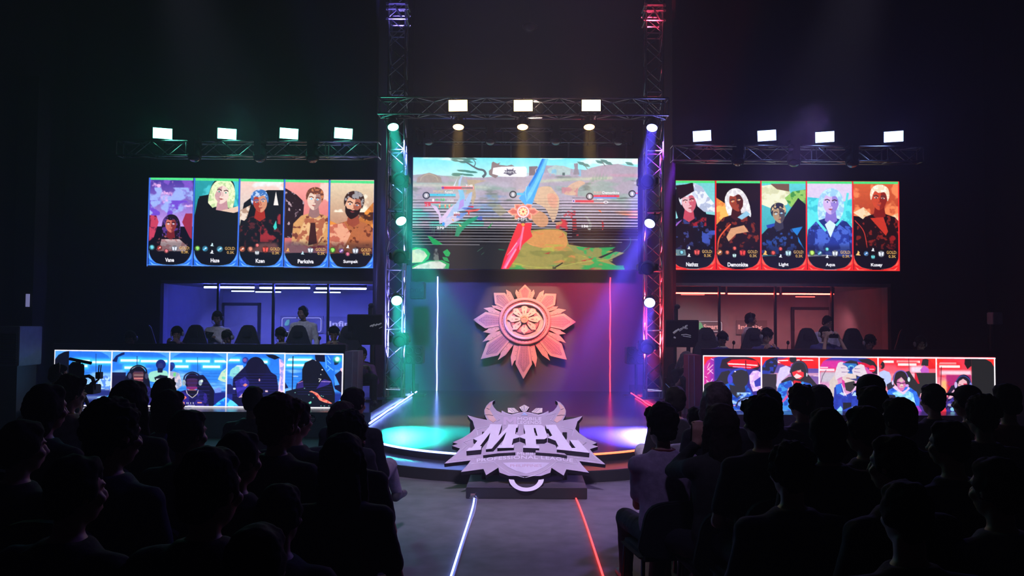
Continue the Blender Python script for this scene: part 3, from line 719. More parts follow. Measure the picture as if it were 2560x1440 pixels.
# ---- wide middle screen: a painted game landscape
cm = Canvas(1033, 392, 562, 283)
def paint_main(c):
    c.view(1030, 390, 4.966)
    X1 = 2810
    c.grad(0, 0, X1, 330, (120, 222, 232), (206, 238, 238))
    c.blotch(0, 0, X1, 330, (232, 246, 244), 30, .56, 3, 12, .8, 4)
    c.poly([(0, 235), (130, 225), (220, 205), (320, 235), (500, 250), (640, 252), (760, 262), (900, 262), (1010, 250), (1420, 250), (1560, 190), (1660, 105), (1880, 110), (1990, 150), (2160, 160), (2230, 130), (2360, 100), (2560, 80), (2660, 105), (X1, 120), (X1, 900), (0, 900)], (172, 160, 176))
    c.blotch(0, 240, X1, 640, (144, 170, 162), 26, .52, 11, 7, .8, 3)
    c.blotch(0, 300, X1, 760, (186, 178, 194), 34, .52, 12, 7, .8, 3)
    c.blotch(0, 240, X1, 560, (110, 122, 118), 16, .62, 15, 9, .75, 3)
    c.blotch(1300, 200, X1, 620, (186, 170, 190), 30, .5, 17, 7, .8, 4)
    c.poly([(0, 340), (300, 345), (560, 360), (900, 372), (1000, 400), (560, 395), (0, 380)], (196, 200, 184), soft=2, al=.7)
    c.poly([(1500, 300), (1900, 265), (2500, 245), (2480, 275), (1900, 300), (1560, 325)], (196, 206, 176), soft=2, al=.8)
    c.poly([(2440, 215), (X1, 205), (X1, 250), (2500, 240)], (196, 150, 172), soft=2, al=.8)
    for x, y, h in ((2230, 250, 120), (2270, 230, 110), (2310, 220, 100), (2350, 230, 105), (2390, 220, 90), (2190, 290, 90)):
        for k in range(5): c.line([(x + 7 * k, y + 60), (x + 7 * k + 6, y + 60 - h * (.5 + .1 * k))], 6, (126, 160, 142), w2=1, al=.8)
    c.poly([(60, 330), (75, 260), (150, 225), (215, 205), (290, 228), (360, 262), (380, 330)], (158, 142, 134), al=.9)
    c.line([(110, 310), (130, 260), (210, 222), (300, 255), (330, 310)], 12, (182, 170, 150), sm=1, al=.8)
    # left-hand tree and the stone banner
    tr = (88, 100, 108)
    c.line([(880, 258), (915, 215), (890, 172), (820, 155), (755, 120), (700, 85), (640, 60), (560, 55), (505, 35)], 34, tr, sm=1, w2=6)
    c.line([(770, 130), (790, 80), (765, 40), (740, 20)], 14, tr, sm=1, w2=4)
    for x, y, w in ((560, 22, 90), (650, 30, 70), (700, 60, 46), (740, 22, 52), (540, 48, 44), (620, 66, 36)):
        for k in range(3): c.ell(x + k * 16 - 16, y + k * 7 - 6, w, 8, (78, 128, 124), 4)
    for x, y, w in ((640, 175, 84), (730, 188, 76), (580, 215, 84), (690, 225, 70), (540, 228, 50)):
        for k in range(2): c.ell(x + k * 14, y + k * 9, w, 9, (74, 132, 124), 3)
    for x, y in ((2105, 80), (2160, 100), (2330, 60), (2390, 50), (2440, 75), (2700, 80)):
        for k in range(3): c.ell(x + 10 * k - 10, y + 12 * k - 14, 46, 8, (96, 140, 136), 8)
    c.line([(2180, 150), (2150, 110), (2120, 60)], 10, (120, 116, 120), w2=4); c.line([(2400, 110), (2370, 70), (2350, 40)], 10, (120, 116, 120), w2=4)
    c.poly([(1000, 250), (960, 225), (955, 180), (985, 150), (992, 75), (1010, 60), (1060, 85), (1100, 70), (1080, 100), (1180, 112), (1240, 98), (1275, 118), (1110, 128), (1050, 135), (1020, 165), (1050, 205), (1075, 185), (1080, 235), (1040, 270)], (140, 122, 124))
    c.poly([(1010, 140), (1120, 124), (1410, 122), (1428, 150), (1424, 235), (1400, 252), (1120, 250), (1000, 215)], (238, 234, 240))
    lg = (96, 92, 110)
    c.poly([(1135, 208), (1160, 190), (1150, 168), (1180, 172), (1178, 140), (1195, 160), (1245, 160), (1262, 140), (1262, 172), (1292, 168), (1280, 190), (1305, 210), (1270, 215), (1245, 226), (1218, 240), (1195, 226), (1165, 215)], lg)
    c.text('MPL', 1165, 1290, 180, 207, (238, 234, 240))
    # far huts
    c.poly([(1680, 150), (1780, 100), (1900, 118), (1975, 140), (1960, 225), (1790, 225), (1700, 200)], (178, 196, 196)); c.rect(1868, 195, 1900, 232, (96, 112, 112))
    c.blotch(1700, 150, 2100, 240, (130, 190, 222), 14, .55, 5, 9, .8)
    c.poly([(2010, 80), (2060, 75), (2060, 140), (2080, 220), (2000, 220), (2020, 140)], (150, 140, 152))
    c.poly([(1455, 120), (1560, 115), (1565, 225), (1455, 235)], (128, 112, 122)); c.line([(1540, 235), (1535, 160), (1560, 140), (1600, 140)], 6, (236, 232, 238))
    # pale creature-like rocks behind
    c.poly([(1900, 430), (1960, 350), (2060, 300), (2110, 300), (2150, 330), (2080, 380), (2060, 430), (2040, 480), (1900, 470)], (216, 176, 150), sm=1, al=.9); c.blotch(1860, 380, 2060, 520, (196, 128, 140), 16, .5, 8, 8, .8)
    c.blotch(60, 480, 1300, 760, (120, 150, 196), 22, .56, 21, 7, .7, 3); c.blotch(20, 600, 900, 900, (90, 196, 178), 24, .5, 22, 7, .8, 3)
    c.blotch(900, 480, 1300, 800, (150, 150, 110), 20, .55, 23, 8, .6, 2)
    # lower part of the picture is dark, broken by bright scan lines
    yy = np.arange(c.H) + 392; xx = np.arange(c.W)[None, :]
    n = vnoise(c.W, c.H, 26, 31)[:, :] - .5
    dark = np.clip((yy[:, None] - 592 + n * 70) / 3, 0, 1); c.paint(dark, (30, 32, 36))
    t = np.clip((yy - 492) / 112., 0, 1); ph = ((yy - 492) % 7.35) / 7.35
    ln = ((ph < .08 + .70 * t) & (yy > 492) & (yy < 612)).astype(float); lb = np.zeros((c.H, c.W)) + ln[:, None]
    c.paint(lb, (22, 22, 26), .96)
    for k in range(7):
        y = 392 + 177 + 7.35 * k; c.clip = None
        m = np.zeros((c.H, c.W)); r = int(y - 392)
        if r < c.H: m[r, :int(c.W * (1, 1, 1, 1, 1, .93, .30)[k])] = 1
        c.paint(m, (190, 186, 196), .8)
    # rocks and ferns in the dark corner
    c.poly([(0, 1165), (60, 1145), (190, 1160), (240, 1225), (220, 1290), (150, 1340), (0, 1345)], (34, 170, 84)); c.poly([(0, 1185), (90, 1165), (170, 1200), (205, 1250), (140, 1330), (0, 1340)], (196, 200, 172))
    c.poly([(0, 1400), (60, 1360), (230, 1310), (390, 1305), (480, 1350), (470, 1420), (0, 1420)], (40, 160, 90)); c.poly([(0, 1420), (90, 1370), (240, 1322), (360, 1318), (440, 1360), (400, 1420)], (202, 206, 196))
    c.blotch(0, 1160, 460, 1420, (150, 160, 150), 20, .56, 41, 10, .6)
    c.poly([(200, 1000), (250, 1010), (330, 1060), (395, 1105), (330, 1115), (270, 1110), (240, 1060)], (22, 150, 76)); c.poly([(395, 1200), (450, 1165), (490, 1215), (470, 1260), (430, 1255)], (26, 160, 84)); c.poly([(390, 1265), (450, 1270), (480, 1330), (410, 1310)], (30, 150, 80))
    for a in range(16):
        c.line([(240 + a * 24, 860), (232 + a * 25, 940 + (a % 3) * 30)], 6, (96, 200, 180), w2=2, al=.8)
    c.poly([(540, 1000), (570, 880), (700, 790), (830, 745), (820, 790), (700, 860), (620, 950), (585, 1010)], (30, 150, 110), al=.85)
    c.poly([(940, 905), (985, 850), (1015, 820), (975, 895)], (40, 150, 70), al=.8); c.line([(820, 1195), (890, 1140)], 4, (70, 120, 96)); c.line([(870, 1235), (905, 1205)], 4, (70, 120, 96))
    c.poly([(1080, 1160), (1160, 1170), (1150, 1180), (1085, 1172)], (30, 100, 70))
    # pale feathery plume and blue shards on the left
    c.poly([(585, 300), (640, 215), (610, 320), (600, 400), (660, 500), (665, 560), (740, 430), (752, 455), (735, 560), (690, 660), (560, 700), (480, 780), (400, 830), (370, 800), (450, 720), (560, 580), (605, 510), (575, 420)], (164, 190, 232), al=.95)
    c.poly([(520, 370), (575, 255), (545, 340), (515, 450)], (206, 216, 236)); c.poly([(580, 420), (640, 420), (662, 520), (640, 600), (590, 640), (600, 520)], (120, 190, 226), al=.9)
    c.poly([(600, 560), (650, 530), (650, 620), (580, 680)], (176, 140, 222), al=.9)
    c.poly([(245, 612), (310, 625), (350, 690), (375, 770), (470, 650), (540, 600), (470, 720), (400, 830), (350, 850), (340, 740)], (214, 190, 224), al=.95)
    c.poly([(380, 800), (520, 740), (650, 770), (600, 800), (480, 850), (420, 900)], (206, 196, 228), al=.9); c.poly([(560, 720), (700, 700), (640, 760), (560, 780)], (96, 140, 214), al=.85)
    c.ell(400, 850, 18, 22, (60, 150, 230)); c.poly([(500, 795), (520, 785), (530, 820)], (230, 160, 90)); c.poly([(585, 840), (630, 880), (600, 880)], (220, 180, 120))
    c.blotch(560, 640, 880, 800, (60, 90, 190), 14, .55, 25, 9, .7, 2)
    c.poly([(660, 680), (860, 655), (820, 685), (720, 700)], (226, 90, 84), al=.9); c.poly([(690, 630), (770, 622), (770, 645)], (214, 60, 80)); c.poly([(700, 700), (722, 700), (715, 750)], (220, 60, 60))
    c.poly([(660, 220), (690, 290), (760, 290), (930, 300), (780, 345), (790, 420), (800, 500), (760, 620), (740, 560), (760, 440), (670, 480), (700, 380), (690, 310)], (188, 166, 132), al=.75)
    c.poly([(995, 660), (1090, 600), (1190, 690), (1100, 750)], (170, 160, 120), al=.55)
    # right-hand: tan mound, brown and green ground
    c.view(1310, 390, 4.966)
    c.poly([(150, 440), (200, 380), (320, 372), (370, 420), (430, 500), (440, 580), (420, 700), (370, 820), (330, 760), (260, 640), (130, 560)], (216, 180, 150), sm=1, al=.97)
    c.poly([(290, 480), (370, 460), (425, 520), (400, 640), (330, 620)], (226, 164, 140), sm=1, al=.9)
    for r in (62, 44, 26): c.ell(352, 545, r * .8, r, (206, 130, 112), 20, al=.45); c.ell(352, 545, r * .8 - 7, r - 8, (226, 170, 146), 20, al=.9)
    for k in range(9): c.rect(100, 520 + k * 36.5, 470, 524 + k * 36.5 + k * 2.2, (110, 86, 80), al=.35)
    c.poly([(80, 700), (200, 680), (300, 760), (290, 860), (200, 880), (110, 800)], (210, 150, 110), sm=1, al=.9); c.poly([(390, 830), (500, 800), (530, 850), (420, 870)], (200, 140, 100), al=.9)
    c.blotch(400, 620, 680, 1000, (206, 50, 60), 18, .58, 51, 10, .85); c.poly([(600, 780), (650, 760), (660, 930), (610, 940)], (190, 60, 60), al=.8)
    c.poly([(-40, 960), (120, 920), (290, 905), (430, 905), (540, 950), (535, 1000), (560, 1100), (740, 1130), (960, 1160), (1250, 1200), (1050, 1300), (1240, 1420), (-230, 1420), (-160, 1240)], (150, 140, 74))
    c.poly([(60, 1000), (160, 930), (420, 920), (520, 980), (540, 1100), (460, 1150), (200, 1140), (40, 1080)], (204, 142, 82), sm=1)
    c.blotch(-100, 1050, 640, 1330, (206, 130, 74), 22, .56, 52, 10, .8, 3); c.blotch(-150, 1100, 1100, 1400, (172, 172, 74), 16, .60, 53, 12, .85, 3); c.blotch(-200, 1180, 800, 1420, (120, 120, 62), 20, .58, 54, 10, .7, 2)
    c.poly([(560, 1120), (860, 1140), (1140, 1130), (1010, 1200), (1190, 1190), (1090, 1270), (900, 1300), (1250, 1390), (1250, 1420), (700, 1420), (880, 1330), (800, 1260), (640, 1200)], (30, 158, 84), al=.9, tex=(144, 134, 76), tw=.52, seed=55, sc=20)
    c.blotch(-200, 1360, 1240, 1420, (36, 150, 80), 16, .48, 56, 10, .9, 3); c.poly([(920, 1260), (1160, 1160), (1150, 1180), (960, 1270)], (26, 30, 40))
    for x, y in ((740, 1150), (700, 1300), (780, 1280), (800, 1400), (250, 1210)): c.poly([(x, y + 6), (x + 90, y - 14), (x + 60, y + 8)], (176, 40, 50))
    c.poly([(360, 1405), (362, 1375), (385, 1382), (485, 1325), (490, 1335), (400, 1395), (405, 1405)], (22, 24, 30))
    c.line([(60, 1080), (110, 1110), (200, 1118)], 5, (230, 150, 96), sm=1); c.line([(100, 925), (200, 970), (245, 960)], 6, (220, 110, 70), sm=1); c.line([(440, 1010), (490, 990), (480, 960)], 6, (206, 60, 56), sm=1)
    c.line([(1312, 1005), (1325, 1060), (1290, 1130), (1200, 1210), (1020, 1290)], 4, (70, 160, 130), sm=1); c.line([(-60, 1360), (150, 1385), (420, 1385), (620, 1340), (860, 1300)], 4, (190, 200, 96), sm=1, al=.8)
    c.poly([(760, 735), (800, 760), (850, 850), (820, 940), (790, 900), (810, 830)], (190, 196, 190), al=.8); c.poly([(965, 800), (985, 800), (995, 870), (975, 930)], (206, 60, 70)); c.poly([(915, 665), (950, 665), (975, 710)], (240, 130, 96))
    c.poly([(1110, 690), (1290, 680), (1410, 665), (1410, 770), (1330, 765), (1260, 730)], (238, 150, 110), soft=2, al=.9); c.poly([(1290, 700), (1410, 690), (1410, 745)], (250, 200, 150), soft=2)
    for k in range(14): c.rect(600, 512 + k * 36.5, 1410, 512 + k * 36.5 + 4 + 1.6 * k, (24, 22, 30), al=.75)
    # blue and red banner with the little sun badge
    c.poly([(300, 20), (225, 20), (150, 190), (60, 350), (10, 430), (-60, 520), (15, 600), (105, 600), (145, 480), (200, 320), (250, 190)], (70, 166, 234))
    c.poly([(300, 20), (268, 20), (215, 150), (130, 330), (50, 470), (40, 560), (90, 500), (180, 320), (245, 180)], (116, 198, 246)); c.poly([(250, 20), (225, 20), (120, 260), (60, 350), (70, 380), (150, 250)], (40, 120, 214)); c.line([(35, 370), (20, 460), (40, 570)], 9, (160, 220, 250), w2=3)
    c.view(1030, 390, 4.966)
    c.poly([(1318, 840), (1460, 830), (1495, 830), (1480, 930), (1500, 1000), (1420, 1070), (1380, 1110), (1310, 1260), (1210, 1410), (1115, 1410), (1150, 1280), (1215, 1100), (1270, 960)], (226, 36, 58))
    c.poly([(1390, 900), (1345, 1010), (1250, 1150), (1180, 1300), (1130, 1410), (1165, 1410), (1230, 1290), (1310, 1150), (1380, 1040)], (236, 72, 128)); c.line([(1390, 880), (1360, 1050), (1345, 1170)], 24, (244, 120, 160), w2=16); c.line([(1310, 1080), (1240, 1180), (1190, 1240)], 12, (250, 170, 196), w2=4); c.line([(1300, 1160), (1220, 1300), (1165, 1400)], 20, (246, 140, 180), w2=26)
    bc = (1385, 690)
    for k in range(8):
        a = -PI / 2 + k * PI / 4; L = (120, 150, 195, 150, 110, 150, 195, 150)[k]; d = np.array((math.cos(a), math.sin(a) * .85)); n2 = np.array((-d[1], d[0])); b = np.array(bc, float)
        q = lambda r, t: tuple(b + d * r + n2 * t)
        c.poly([q(40, -40), q(L * .7, -46), q(L, 0), q(L * .7, 46), q(40, 40)], (238, 150, 130)); c.poly([q(60, -18), q(L * .68, -26), q(L * .85, 0), q(L * .68, 26), q(60, 18)], (206, 104, 96)); c.line([q(40, -40), q(L * .7, -46), q(L, 0)], 6, (250, 200, 170))
    c.ell(bc[0], bc[1], 82, 82, (232, 132, 130)); c.ell(bc[0], bc[1], 72, 72, (236, 226, 246)); c.ell(bc[0], bc[1], 60, 60, (226, 140, 120))
    for k in range(8):
        a = k * PI / 4; c.ell(bc[0] + 32 * math.cos(a), bc[1] + 30 * math.sin(a), 22, 11, (250, 220, 170), math.degrees(a))
    c.ell(bc[0], bc[1], 14, 14, (206, 80, 70))
    c.poly([(1300, 815), (1330, 760), (1380, 770), (1440, 760), (1475, 815), (1420, 825), (1385, 850), (1350, 825)], (60, 62, 76)); c.text('MPL', 1322, 1452, 766, 808, (246, 246, 250)); c.poly([(1358, 850), (1385, 830), (1412, 850), (1385, 880)], (226, 150, 70))
    # bars, badges and numbers
    def badge(x, y): c.ell(x, y, 46, 46, (40, 44, 54)); c.ell(x, y, 32, 32, (176, 172, 182)); c.text('1', x - 7, x + 7, y - 17, y + 17, (245, 245, 248), .03)
    c.rect(372, 372, 770, 415, (250, 150, 160)); c.rect(392, 382, 760, 408, (140, 120, 126)); c.rect(392, 382, 622, 408, (222, 66, 84)); c.ell(388, 395, 16, 16, (120, 80, 170)); c.text('3148', 672, 756, 350, 382, (240, 238, 240), .01)
    badge(184, 493); c.rect(228, 470, 548, 500, (80, 196, 226)); c.rect(228, 500, 548, 514, (130, 130, 140))
    for x in (318, 410, 500): c.rect(x, 470, x + 5, 484, (40, 110, 150))
    c.text('MNNE', 272, 402, 428, 456, (222, 190, 150)); c.text('Kzen', 415, 508, 428, 460, (240, 240, 236), .01)
    c.text('+ 13', 302, 412, 528, 560, (60, 214, 110), .03); c.ell(270, 552, 14, 20, (235, 235, 232)); c.text('1020', 442, 524, 540, 570, (226, 226, 230), .01)
    c.rect(160, 574, 362, 588, (214, 60, 74)); c.text('29', 162, 242, 590, 632, (226, 66, 84), .05); c.text('270', 520, 600, 698, 730, (244, 244, 246), .03); c.text('270', 528, 604, 720, 750, (214, 70, 80), .03, .8); c.text('270', 318, 408, 882, 916, (246, 246, 246), .03)
    for x in (350, 420, 470): c.poly([(x - 14, 612), (x + 14, 600), (x + 10, 640), (x, 655)], (226, 120, 110)); c.ell(x, 612, 9, 8, (244, 216, 160))
    badge(1258, 474); c.rect(1304, 455, 1400, 482, (80, 190, 230)); c.text('MNN', 1320, 1404, 408, 434, (214, 190, 160), .0, .8)
    c.view(1310, 390, 4.966)
    badge(817, 494); c.rect(864, 474, 1184, 502, (222, 74, 96)); c.rect(864, 502, 1150, 518, (96, 150, 226))
    for x in (950, 1038, 1128): c.rect(x, 474, x + 5, 490, (140, 30, 50))
    c.text('RSG', 868, 962, 430, 458, (226, 176, 160)); c.text('Demonkite', 975, 1184, 428, 462, (246, 244, 246), .015)
    c.rect(600, 540, 866, 568, (226, 96, 110)); c.rect(640, 544, 866, 566, (214, 66, 80)); c.ell(618, 553, 20, 20, (226, 206, 226)); c.ell(618, 553, 11, 11, (96, 70, 150)); c.text('4080', 905, 985, 522, 540, (236, 232, 236), .01); c.line([(700, 577), (1000, 577)], 8, (238, 170, 170)); c.ell(1018, 566, 30, 18, (238, 238, 242)); c.ell(1018, 566, 18, 9, (150, 130, 150))
    badge(1343, 458); c.rect(1388, 442, 1412, 462, (222, 74, 96)); c.rect(1388, 462, 1412, 476, (96, 150, 226)); c.text('136', 720, 800, 852, 884, (248, 248, 248), .04)
    c.ell(1390, 50, 50, 34, (236, 224, 232)); c.text('MS', 1368, 1412, 312, 338, (240, 240, 244), .0, .8)
    n = vnoise(c.W, c.H, 5, 77)[..., None]; c.a *= .94 + .12 * n
paint_main(cm)
# ---- line-up screens: five portrait cards each (plain generic figures), names and gold below
def card_ui(c, x0, x1, name, icons, fr, fr2, fr3, gx, nx, top, ys):
    yu, yg, yn, yb = ys
    c.clip = c.cover([c.T([(x0, top), (x1, top), (x1, yb), (x0, yb)])])
    c.poly([(x0, yu - 60), (x1, yu - 60), (x1, yb), (x0, yb)], (12, 10, 22), soft=5, al=.42)
    w = x1 - x0; m = (x0 + x1) / 2
    c.poly([(x0 + 8, yu + 45), (x0 + w * .07, yn - 22), (m - w * .28, yb - 14), (m, yb - 4), (m + w * .28, yb - 14), (x1 - w * .07, yn - 22), (x1 - 8, yu + 45)], (10, 10, 24), sm=1, al=.93)
    for s in (-1, 1):
        X = lambda t: m + s * w * t
        c.poly([(X(.5), yu + 20), (X(.485), yu + 60), (X(.42), yn - 8), (X(.32), yb - 22), (X(.16), yb - 6), (X(.12), yb + 4), (X(.5), yb + 4)], fr)
        c.poly([(X(.5), yu + 45), (X(.47), yn - 30), (X(.40), yn + 6), (X(.455), yn + 4), (X(.5), yn - 20)], fr2, al=.9)
        c.poly([(X(.47), yn + 14), (X(.38), yn + 40), (X(.20), yb - 4), (X(.30), yb), (X(.42), yn + 44)], fr3, al=.9)
        c.line([(X(.495), yu + 30), (X(.47), yn - 30), (X(.40), yb - 40), (X(.27), yb - 16), (X(.1), yb - 6)], 4, fr3, sm=1, al=.6)
    c.clip = None
    c.text('GOLD:', gx, gx + 92, yg - 14, yg + 14, (228, 178, 96), .012); c.text('0.3K', gx + 18, gx + 84, yg + 24, yg + 50, (228, 178, 96), .012)
    c.text(name, nx[0], nx[1], yn - 18, yn + 20, (240, 238, 246), .035)
    for (x, y, r, col, k) in icons:
        if k != 2:
            c.ell(x, y, r, r, tuple(v * .35 for v in col)); c.ell(x, y, r * .82, r * .82, tuple(v * .55 for v in col))
        if k == 0: c.poly([(x - r * .5, y - r * .45), (x + r * .3, y - r * .6), (x + r * .55, y + r * .1), (x - r * .1, y + r * .6)], col, sm=1)
        elif k == 1: c.line([(x - r * .55, y + r * .5), (x + r * .5, y - r * .5)], r * .5, col); c.ell(x + r * .2, y - r * .1, r * .25, r * .2, (240, 240, 240))
        elif k == 2: c.poly([(x - r * .8, y + r * .6), (x - r * .2, y - r * .2), (x - r * .1, y - r * .9), (x + r * .5, y - r * .4), (x + r * .3, y + r * .2), (x + r * .9, y + r * .7)], col)
        else:
            for s in (-1, 1): c.poly([(x + s * r * .15, y - r * .4), (x + s * r * .8, y - r * .65), (x + s * r * .65, y + r * .1), (x + s * r * .5, y + r * .7), (x + s * r * .12, y + r * .35)], col)
def figure(c, x, y, s, skin, shade, hair, hair2, cloth, cloth2, long=0, hood=None, tilt=0, beard=None, eye=(60, 90, 120), side=1):
    """plain painted bust: x,y centre of the face, s half face height"""
    R = lambda px, py: (x + (px * math.cos(tilt) - py * math.sin(tilt)) * s, y + (px * math.sin(tilt) + py * math.cos(tilt)) * s)
    q = lambda l: [R(*p) for p in l]
    if hood: c.poly(q([(-1.15, 1.3), (-1.25, .0), (-.95, -1.1), (-.1, -1.75), (.9, -1.2), (1.2, .1), (1.1, 1.4)]), hood, sm=1)
    if long: c.poly(q([(-1.0, 1.9), (-1.25, .6), (-1.05, -.7), (-.3, -1.4), (.6, -1.3), (1.15, -.5), (1.3, .7), (1.1, 2.0), (.6, 1.4), (-.5, 1.5)]), hair, sm=1, tex=hair2, tw=.5, seed=int(x) % 97, sc=7)
    c.poly([(x - s * 2.4, y + s * 5), (x - s * 2.2, y + s * 2.6), (x - s * 1.4, y + s * 1.75), (x - s * .5, y + s * 1.45), (x + s * .5, y + s * 1.45), (x + s * 1.5, y + s * 1.8), (x + s * 2.3, y + s * 2.7), (x + s * 2.5, y + s * 5)], cloth, tex=cloth2, tw=.58, seed=int(x * 1.7) % 89, sc=9)
    c.poly([(x - s * .4, y + s * .5), (x + s * .42, y + s * .5), (x + s * .6, y + s * 1.7), (x, y + s * 2.1), (x - s * .6, y + s * 1.7)], shade)
    c.poly(q([(-.72, -.5), (-.74, .1), (-.55, .65), (-.15, 1.05), (.15, 1.05), (.55, .65), (.74, .1), (.72, -.5), (.4, -.95), (-.4, -.95)]), skin, sm=1)
    c.poly(q([(side * .1, -.9), (side * .75, -.5), (side * .76, .1), (side * .56, .68), (side * .12, 1.06), (side * .06, .7), (side * .22, .4), (side * .05, .2), (side * .12, -.2)]), shade, sm=0, al=.8)
    if beard: c.poly(q([(-.72, .1), (-.5, .35), (-.2, .38), (0, .45), (.2, .38), (.5, .35), (.72, .1), (.6, .8), (.15, 1.25), (-.15, 1.25), (-.6, .8)]), beard, sm=1)
    for d in (-1, 1):
        c.poly(q([(d * .14, -.12), (d * .35, -.2), (d * .55, -.1), (d * .35, -.02)]), (236, 232, 228)); c.ell(*R(d * .33, -.1), s * .08, s * .08, eye); c.line(q([(d * .1, -.24), (d * .35, -.36), (d * .6, -.26)]), s * .1, hair if sum(hair) < 420 else (70, 50, 50))
    c.line(q([(.02, -.1), (.1, .28), (-.06, .34)]), s * .06, shade); c.poly(q([(-.24, .58), (0, .53), (.24, .58), (0, .7)]), (150, 60, 60), al=.85)
    if hood: c.poly(q([(-.85, .9), (-.95, -.1), (-.6, -.95), (0, -1.25), (.6, -.95), (.9, -.1), (.85, .9), (.66, .2), (.5, -.5), (0, -.8), (-.5, -.5), (-.66, .2)]), hair, tex=hair2, tw=.5, seed=5, sc=7)
    else: c.poly(q([(-.82, .15), (-.95, -.5), (-.7, -1.15), (0, -1.45), (.7, -1.2), (.95, -.5), (.82, .15), (.68, -.35), (.45, -.72), (-.1, -.62), (-.5, -.75), (-.68, -.35)]), hair, sm=1, tex=hair2, tw=.52, seed=int(x * 3) % 71, sc=6)
cl = Canvas(371, 442, 565, 231); cl.view(360, 290, 3.6)
cl.rect(0, 0, 2400, 1500, (14, 12, 30))
Ls = [(56, 443), (461, 850), (865, 1253), (1268, 1656), (1672, 2066)]
def lw(i): x0, x1 = Ls[i]; cl.window(x0, 560, x1, 1380); return x0, x1
x0, x1 = lw(0)
cl.grad(x0, 560, x1, 1000, (70, 50, 150), (190, 150, 226)); cl.blotch(x0, 560, x1, 800, (120, 80, 190), 24, .5, 61, 9); cl.blotch(x0, 580, x1, 820, (226, 170, 226), 20, .58, 62, 9); cl.blotch(x0, 640, x1, 900, (150, 170, 236), 26, .52, 63, 9)
cl.poly([(56, 900), (110, 880), (140, 960), (100, 1100), (56, 1140)], (190, 60, 90), tex=(110, 30, 70), seed=64, sc=12); cl.poly([(440, 880), (380, 880), (350, 960), (420, 1100), (440, 1120)], (150, 40, 70)); cl.blotch(56, 760, 443, 900, (110, 70, 200), 18, .5, 65)
figure(cl, 250, 985, 66, (196, 104, 92), (110, 30, 40), (26, 16, 34), (84, 50, 130), (24, 16, 30), (150, 80, 90), long=1, eye=(190, 200, 250)); cl.poly([(170, 1120), (330, 1120), (400, 1180), (380, 1240), (140, 1240)], (206, 150, 150), tex=(236, 206, 206), seed=66, sc=10)
x0, x1 = lw(1)
cl.grad(x0, 560, x1, 1380, (40, 150, 160), (20, 120, 130)); cl.blotch(x0, 560, x1, 1000, (70, 190, 200), 30, .5, 67)
cl.poly([(461, 900), (500, 720), (600, 700), (700, 820), (850, 820), (850, 1380), (461, 1380)], (14, 14, 24)); cl.poly([(780, 1000), (840, 960), (850, 1150), (820, 1090)], (60, 180, 80), tex=(190, 226, 190), seed=68, sc=8)
figure(cl, 705, 690, 92, (232, 206, 196), (190, 140, 150), (226, 232, 190), (180, 206, 150), (16, 16, 26), (26, 30, 40), long=1, hood=(16, 18, 34), tilt=.16, eye=(60, 130, 110), side=-1)
cl.poly([(461, 900), (490, 740), (560, 760), (640, 850), (640, 1200), (461, 1250)], (14, 14, 24)); cl.poly([(640, 890), (700, 850), (850, 810), (850, 860), (760, 890), (680, 900)], (222, 190, 170)); cl.poly([(560, 830), (850, 880), (850, 1240), (560, 1240)], (14, 14, 24))
x0, x1 = lw(2)
cl.grad(x0, 560, x1, 1380, (236, 196, 186), (150, 190, 190)); cl.blotch(x0, 560, x1, 900, (226, 226, 226), 34, .5, 69); cl.blotch(x0, 760, x1, 1000, (80, 190, 190), 30, .6, 70)
cl.poly([(865, 1000), (900, 780), (1000, 700), (1110, 660), (1253, 660), (1253, 1380), (865, 1380)], (18, 14, 26)); cl.poly([(1185, 670), (1210, 800), (1165, 800)], (232, 226, 222)); cl.poly([(865, 850), (960, 800), (920, 950), (865, 930)], (176, 140, 120), tex=(226, 206, 190), seed=71, sc=8)
figure(cl, 1045, 775, 84, (206, 140, 110), (160, 40, 34), (60, 110, 180), (190, 206, 236), (20, 16, 28), (80, 30, 40), tilt=-.14, side=-1); cl.blotch(1050, 880, 1230, 1140, (150, 40, 50), 22, .56, 72); cl.poly([(1165, 1000), (1190, 940), (1200, 1010), (1180, 1030)], (60, 200, 190)); cl.poly([(950, 1240), (1050, 1150), (1200, 1150), (1240, 1240), (1100, 1290)], (190, 120, 110), soft=3, al=.8)
x0, x1 = lw(3)
cl.grad(x0, 560, x1, 1380, (238, 160, 156), (190, 70, 70)); cl.blotch(x0, 560, x1, 900, (240, 200, 190), 40, .5, 73); cl.blotch(x0, 960, x1, 1300, (140, 20, 34), 30, .5, 74)
cl.poly([(1268, 640), (1370, 700), (1440, 770), (1420, 1100), (1268, 1100)], (40, 20, 30), tex=(176, 150, 160), tw=.62, seed=75, sc=9)
figure(cl, 1530, 750, 84, (226, 196, 180), (150, 110, 110), (110, 60, 50), (196, 120, 80), (206, 150, 96), (120, 60, 50), tilt=.12, eye=(90, 190, 240)); cl.poly([(1450, 920), (1620, 910), (1640, 1000), (1560, 1180), (1480, 1180), (1400, 1130), (1360, 1170)], (222, 176, 126), tex=(170, 96, 70), seed=76, sc=10); cl.poly([(1500, 960), (1540, 960), (1560, 1150), (1480, 1170)], (60, 26, 30)); cl.poly([(1268, 1130), (1400, 1140), (1500, 1200), (1656, 1170), (1656, 1300), (1268, 1300)], (190, 150, 160), soft=4, al=.7)
x0, x1 = lw(4)
cl.grad(x0, 560, x1, 1380, (222, 206, 176), (150, 70, 50)); cl.blotch(x0, 580, x1, 860, (236, 226, 206), 30, .5, 77); cl.blotch(x0, 580, 1800, 760, (170, 70, 50), 20, .58, 78)
